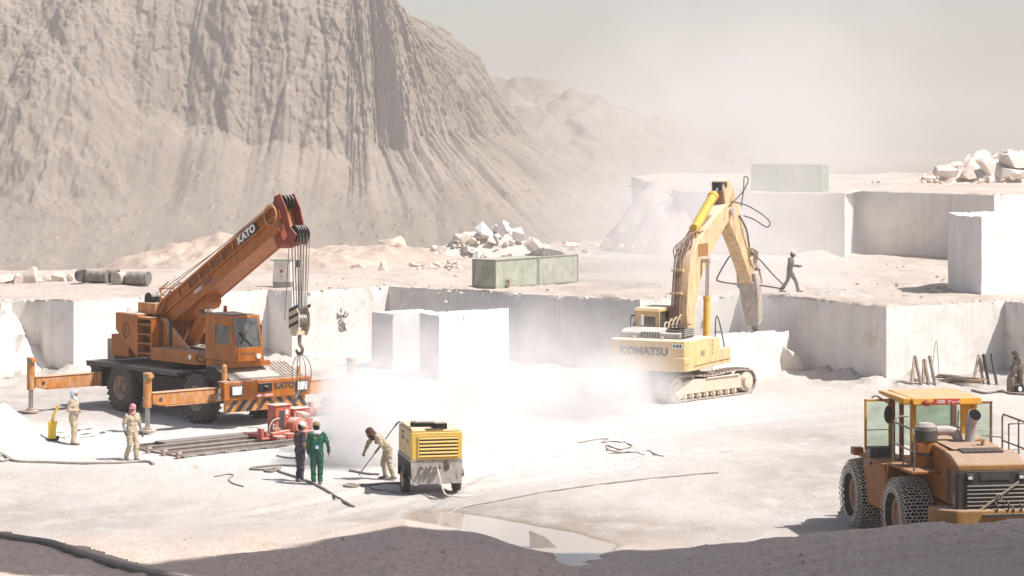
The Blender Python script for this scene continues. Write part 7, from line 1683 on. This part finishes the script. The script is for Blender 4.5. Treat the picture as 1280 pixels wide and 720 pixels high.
# ================================================================ haze and drifting dust
def haze():
    m = bpy.data.materials.new('hazy_air'); m.use_nodes = True; nt = m.node_tree; nt.nodes.remove(nt.nodes['Principled BSDF'])
    v = nt.nodes.new('ShaderNodeVolumePrincipled'); v.inputs['Color'].default_value = (.82, .79, .765, 1); v.inputs['Density'].default_value = HAZE_D; v.inputs['Anisotropy'].default_value = .1
    nt.links.new(v.outputs[0], nt.nodes['Material Output'].inputs['Volume'])
    mb = MB(); mb.span((-3400, -60, -24), (3400, 4600, 84)); o = mb.build('haze', m, smooth=0); o['kind'] = 'stuff'
HAZE_D = .0004
haze()
def dust_cloud(name, c, rad, dens, nscale, seed, thr=(.38, .72), aniso=0., power=1.0, col=(.93, .92, .912)):
    m = bpy.data.materials.new(name); m.use_nodes = True; nt = m.node_tree; nt.nodes.remove(nt.nodes['Principled BSDF'])
    v = nt.nodes.new('ShaderNodeVolumePrincipled'); v.inputs['Color'].default_value = (*col, 1); v.inputs['Anisotropy'].default_value = aniso
    tc = nt.nodes.new('ShaderNodeTexCoord'); geo = nt.nodes.new('ShaderNodeNewGeometry')
    ln = nt.nodes.new('ShaderNodeVectorMath'); ln.operation = 'LENGTH'; nt.links.new(tc.outputs['Object'], ln.inputs[0])
    off = nt.nodes.new('ShaderNodeVectorMath'); off.operation = 'ADD'; nt.links.new(geo.outputs['Position'], off.inputs[0]); off.inputs[1].default_value = (seed * 7.3, seed * 3.1, seed)
    n = _noise(nt, off.outputs[0], nscale, 5, .66, 1.3)
    fall = _math(nt, 'POWER', _maprange(nt, ln.outputs['Value'], .15, .98, 1, 0), power)
    nn = _maprange(nt, n, thr[0], thr[1])
    d = _math(nt, 'MULTIPLY', _math(nt, 'MULTIPLY', fall, nn), dens)
    nt.links.new(d, v.inputs['Density']); nt.links.new(v.outputs[0], nt.nodes['Material Output'].inputs['Volume'])
    mb = MB(); mb.ball((0, 0, 0), 1, 24); o = mb.build('dust_cloud', m); o.location = c; o.scale = rad; o['kind'] = 'stuff'
    return o
def at(u, v, d): return ((u - 640) * d / FPX, d, CAM_H - (v - VHOR) * d / FPX)
dust_cloud('dust_at_drill', at(470, 540, 74.5), (2.4, 2.7, 2.7), 2.6, .7, 1., (.40, .64))
dust_cloud('dust_puff', at(440, 500, 77.5), (1.6, 1.8, 1.9), 1.6, .8, 9., (.40, .64))
dust_cloud('dust_plume', at(545, 500, 81), (4.7, 4.5, 3.4), .75, .42, 2., (.41, .64))
dust_cloud('dust_drift', at(670, 475, 88), (6.2, 6, 3.4), .45, .33, 3., (.40, .64))
dust_cloud('dust_low', at(755, 500, 88.5), (3.4, 3.4, 2.1), 1.2, .5, 4., (.38, .64))
dust_cloud('dust_back', at(870, 320, 114), (10, 10, 5.6), .23, .2, 5., (.36, .66))
dust_cloud('dust_high', at(905, 190, 128), (12, 11, 9.0), .17, .13, 6., (.37, .68), col=(.88, .865, .85))
dust_cloud('dust_sky', at(965, 85, 150), (15, 14, 8.5), .075, .1, 8., (.38, .7), col=(.86, .845, .83))
dust_cloud('dust_breaker', at(955, 370, 104.2), (4.6, 2.6, 3.4), .30, .45, 7., (.36, .66))
dust_cloud('added_haze_veil', (20, 300, 10), (260, 125, 95), .0015, .006, 11., (.1, .5), col=(.80, .77, .745))  # added haze volume, veils the mountain and far hill
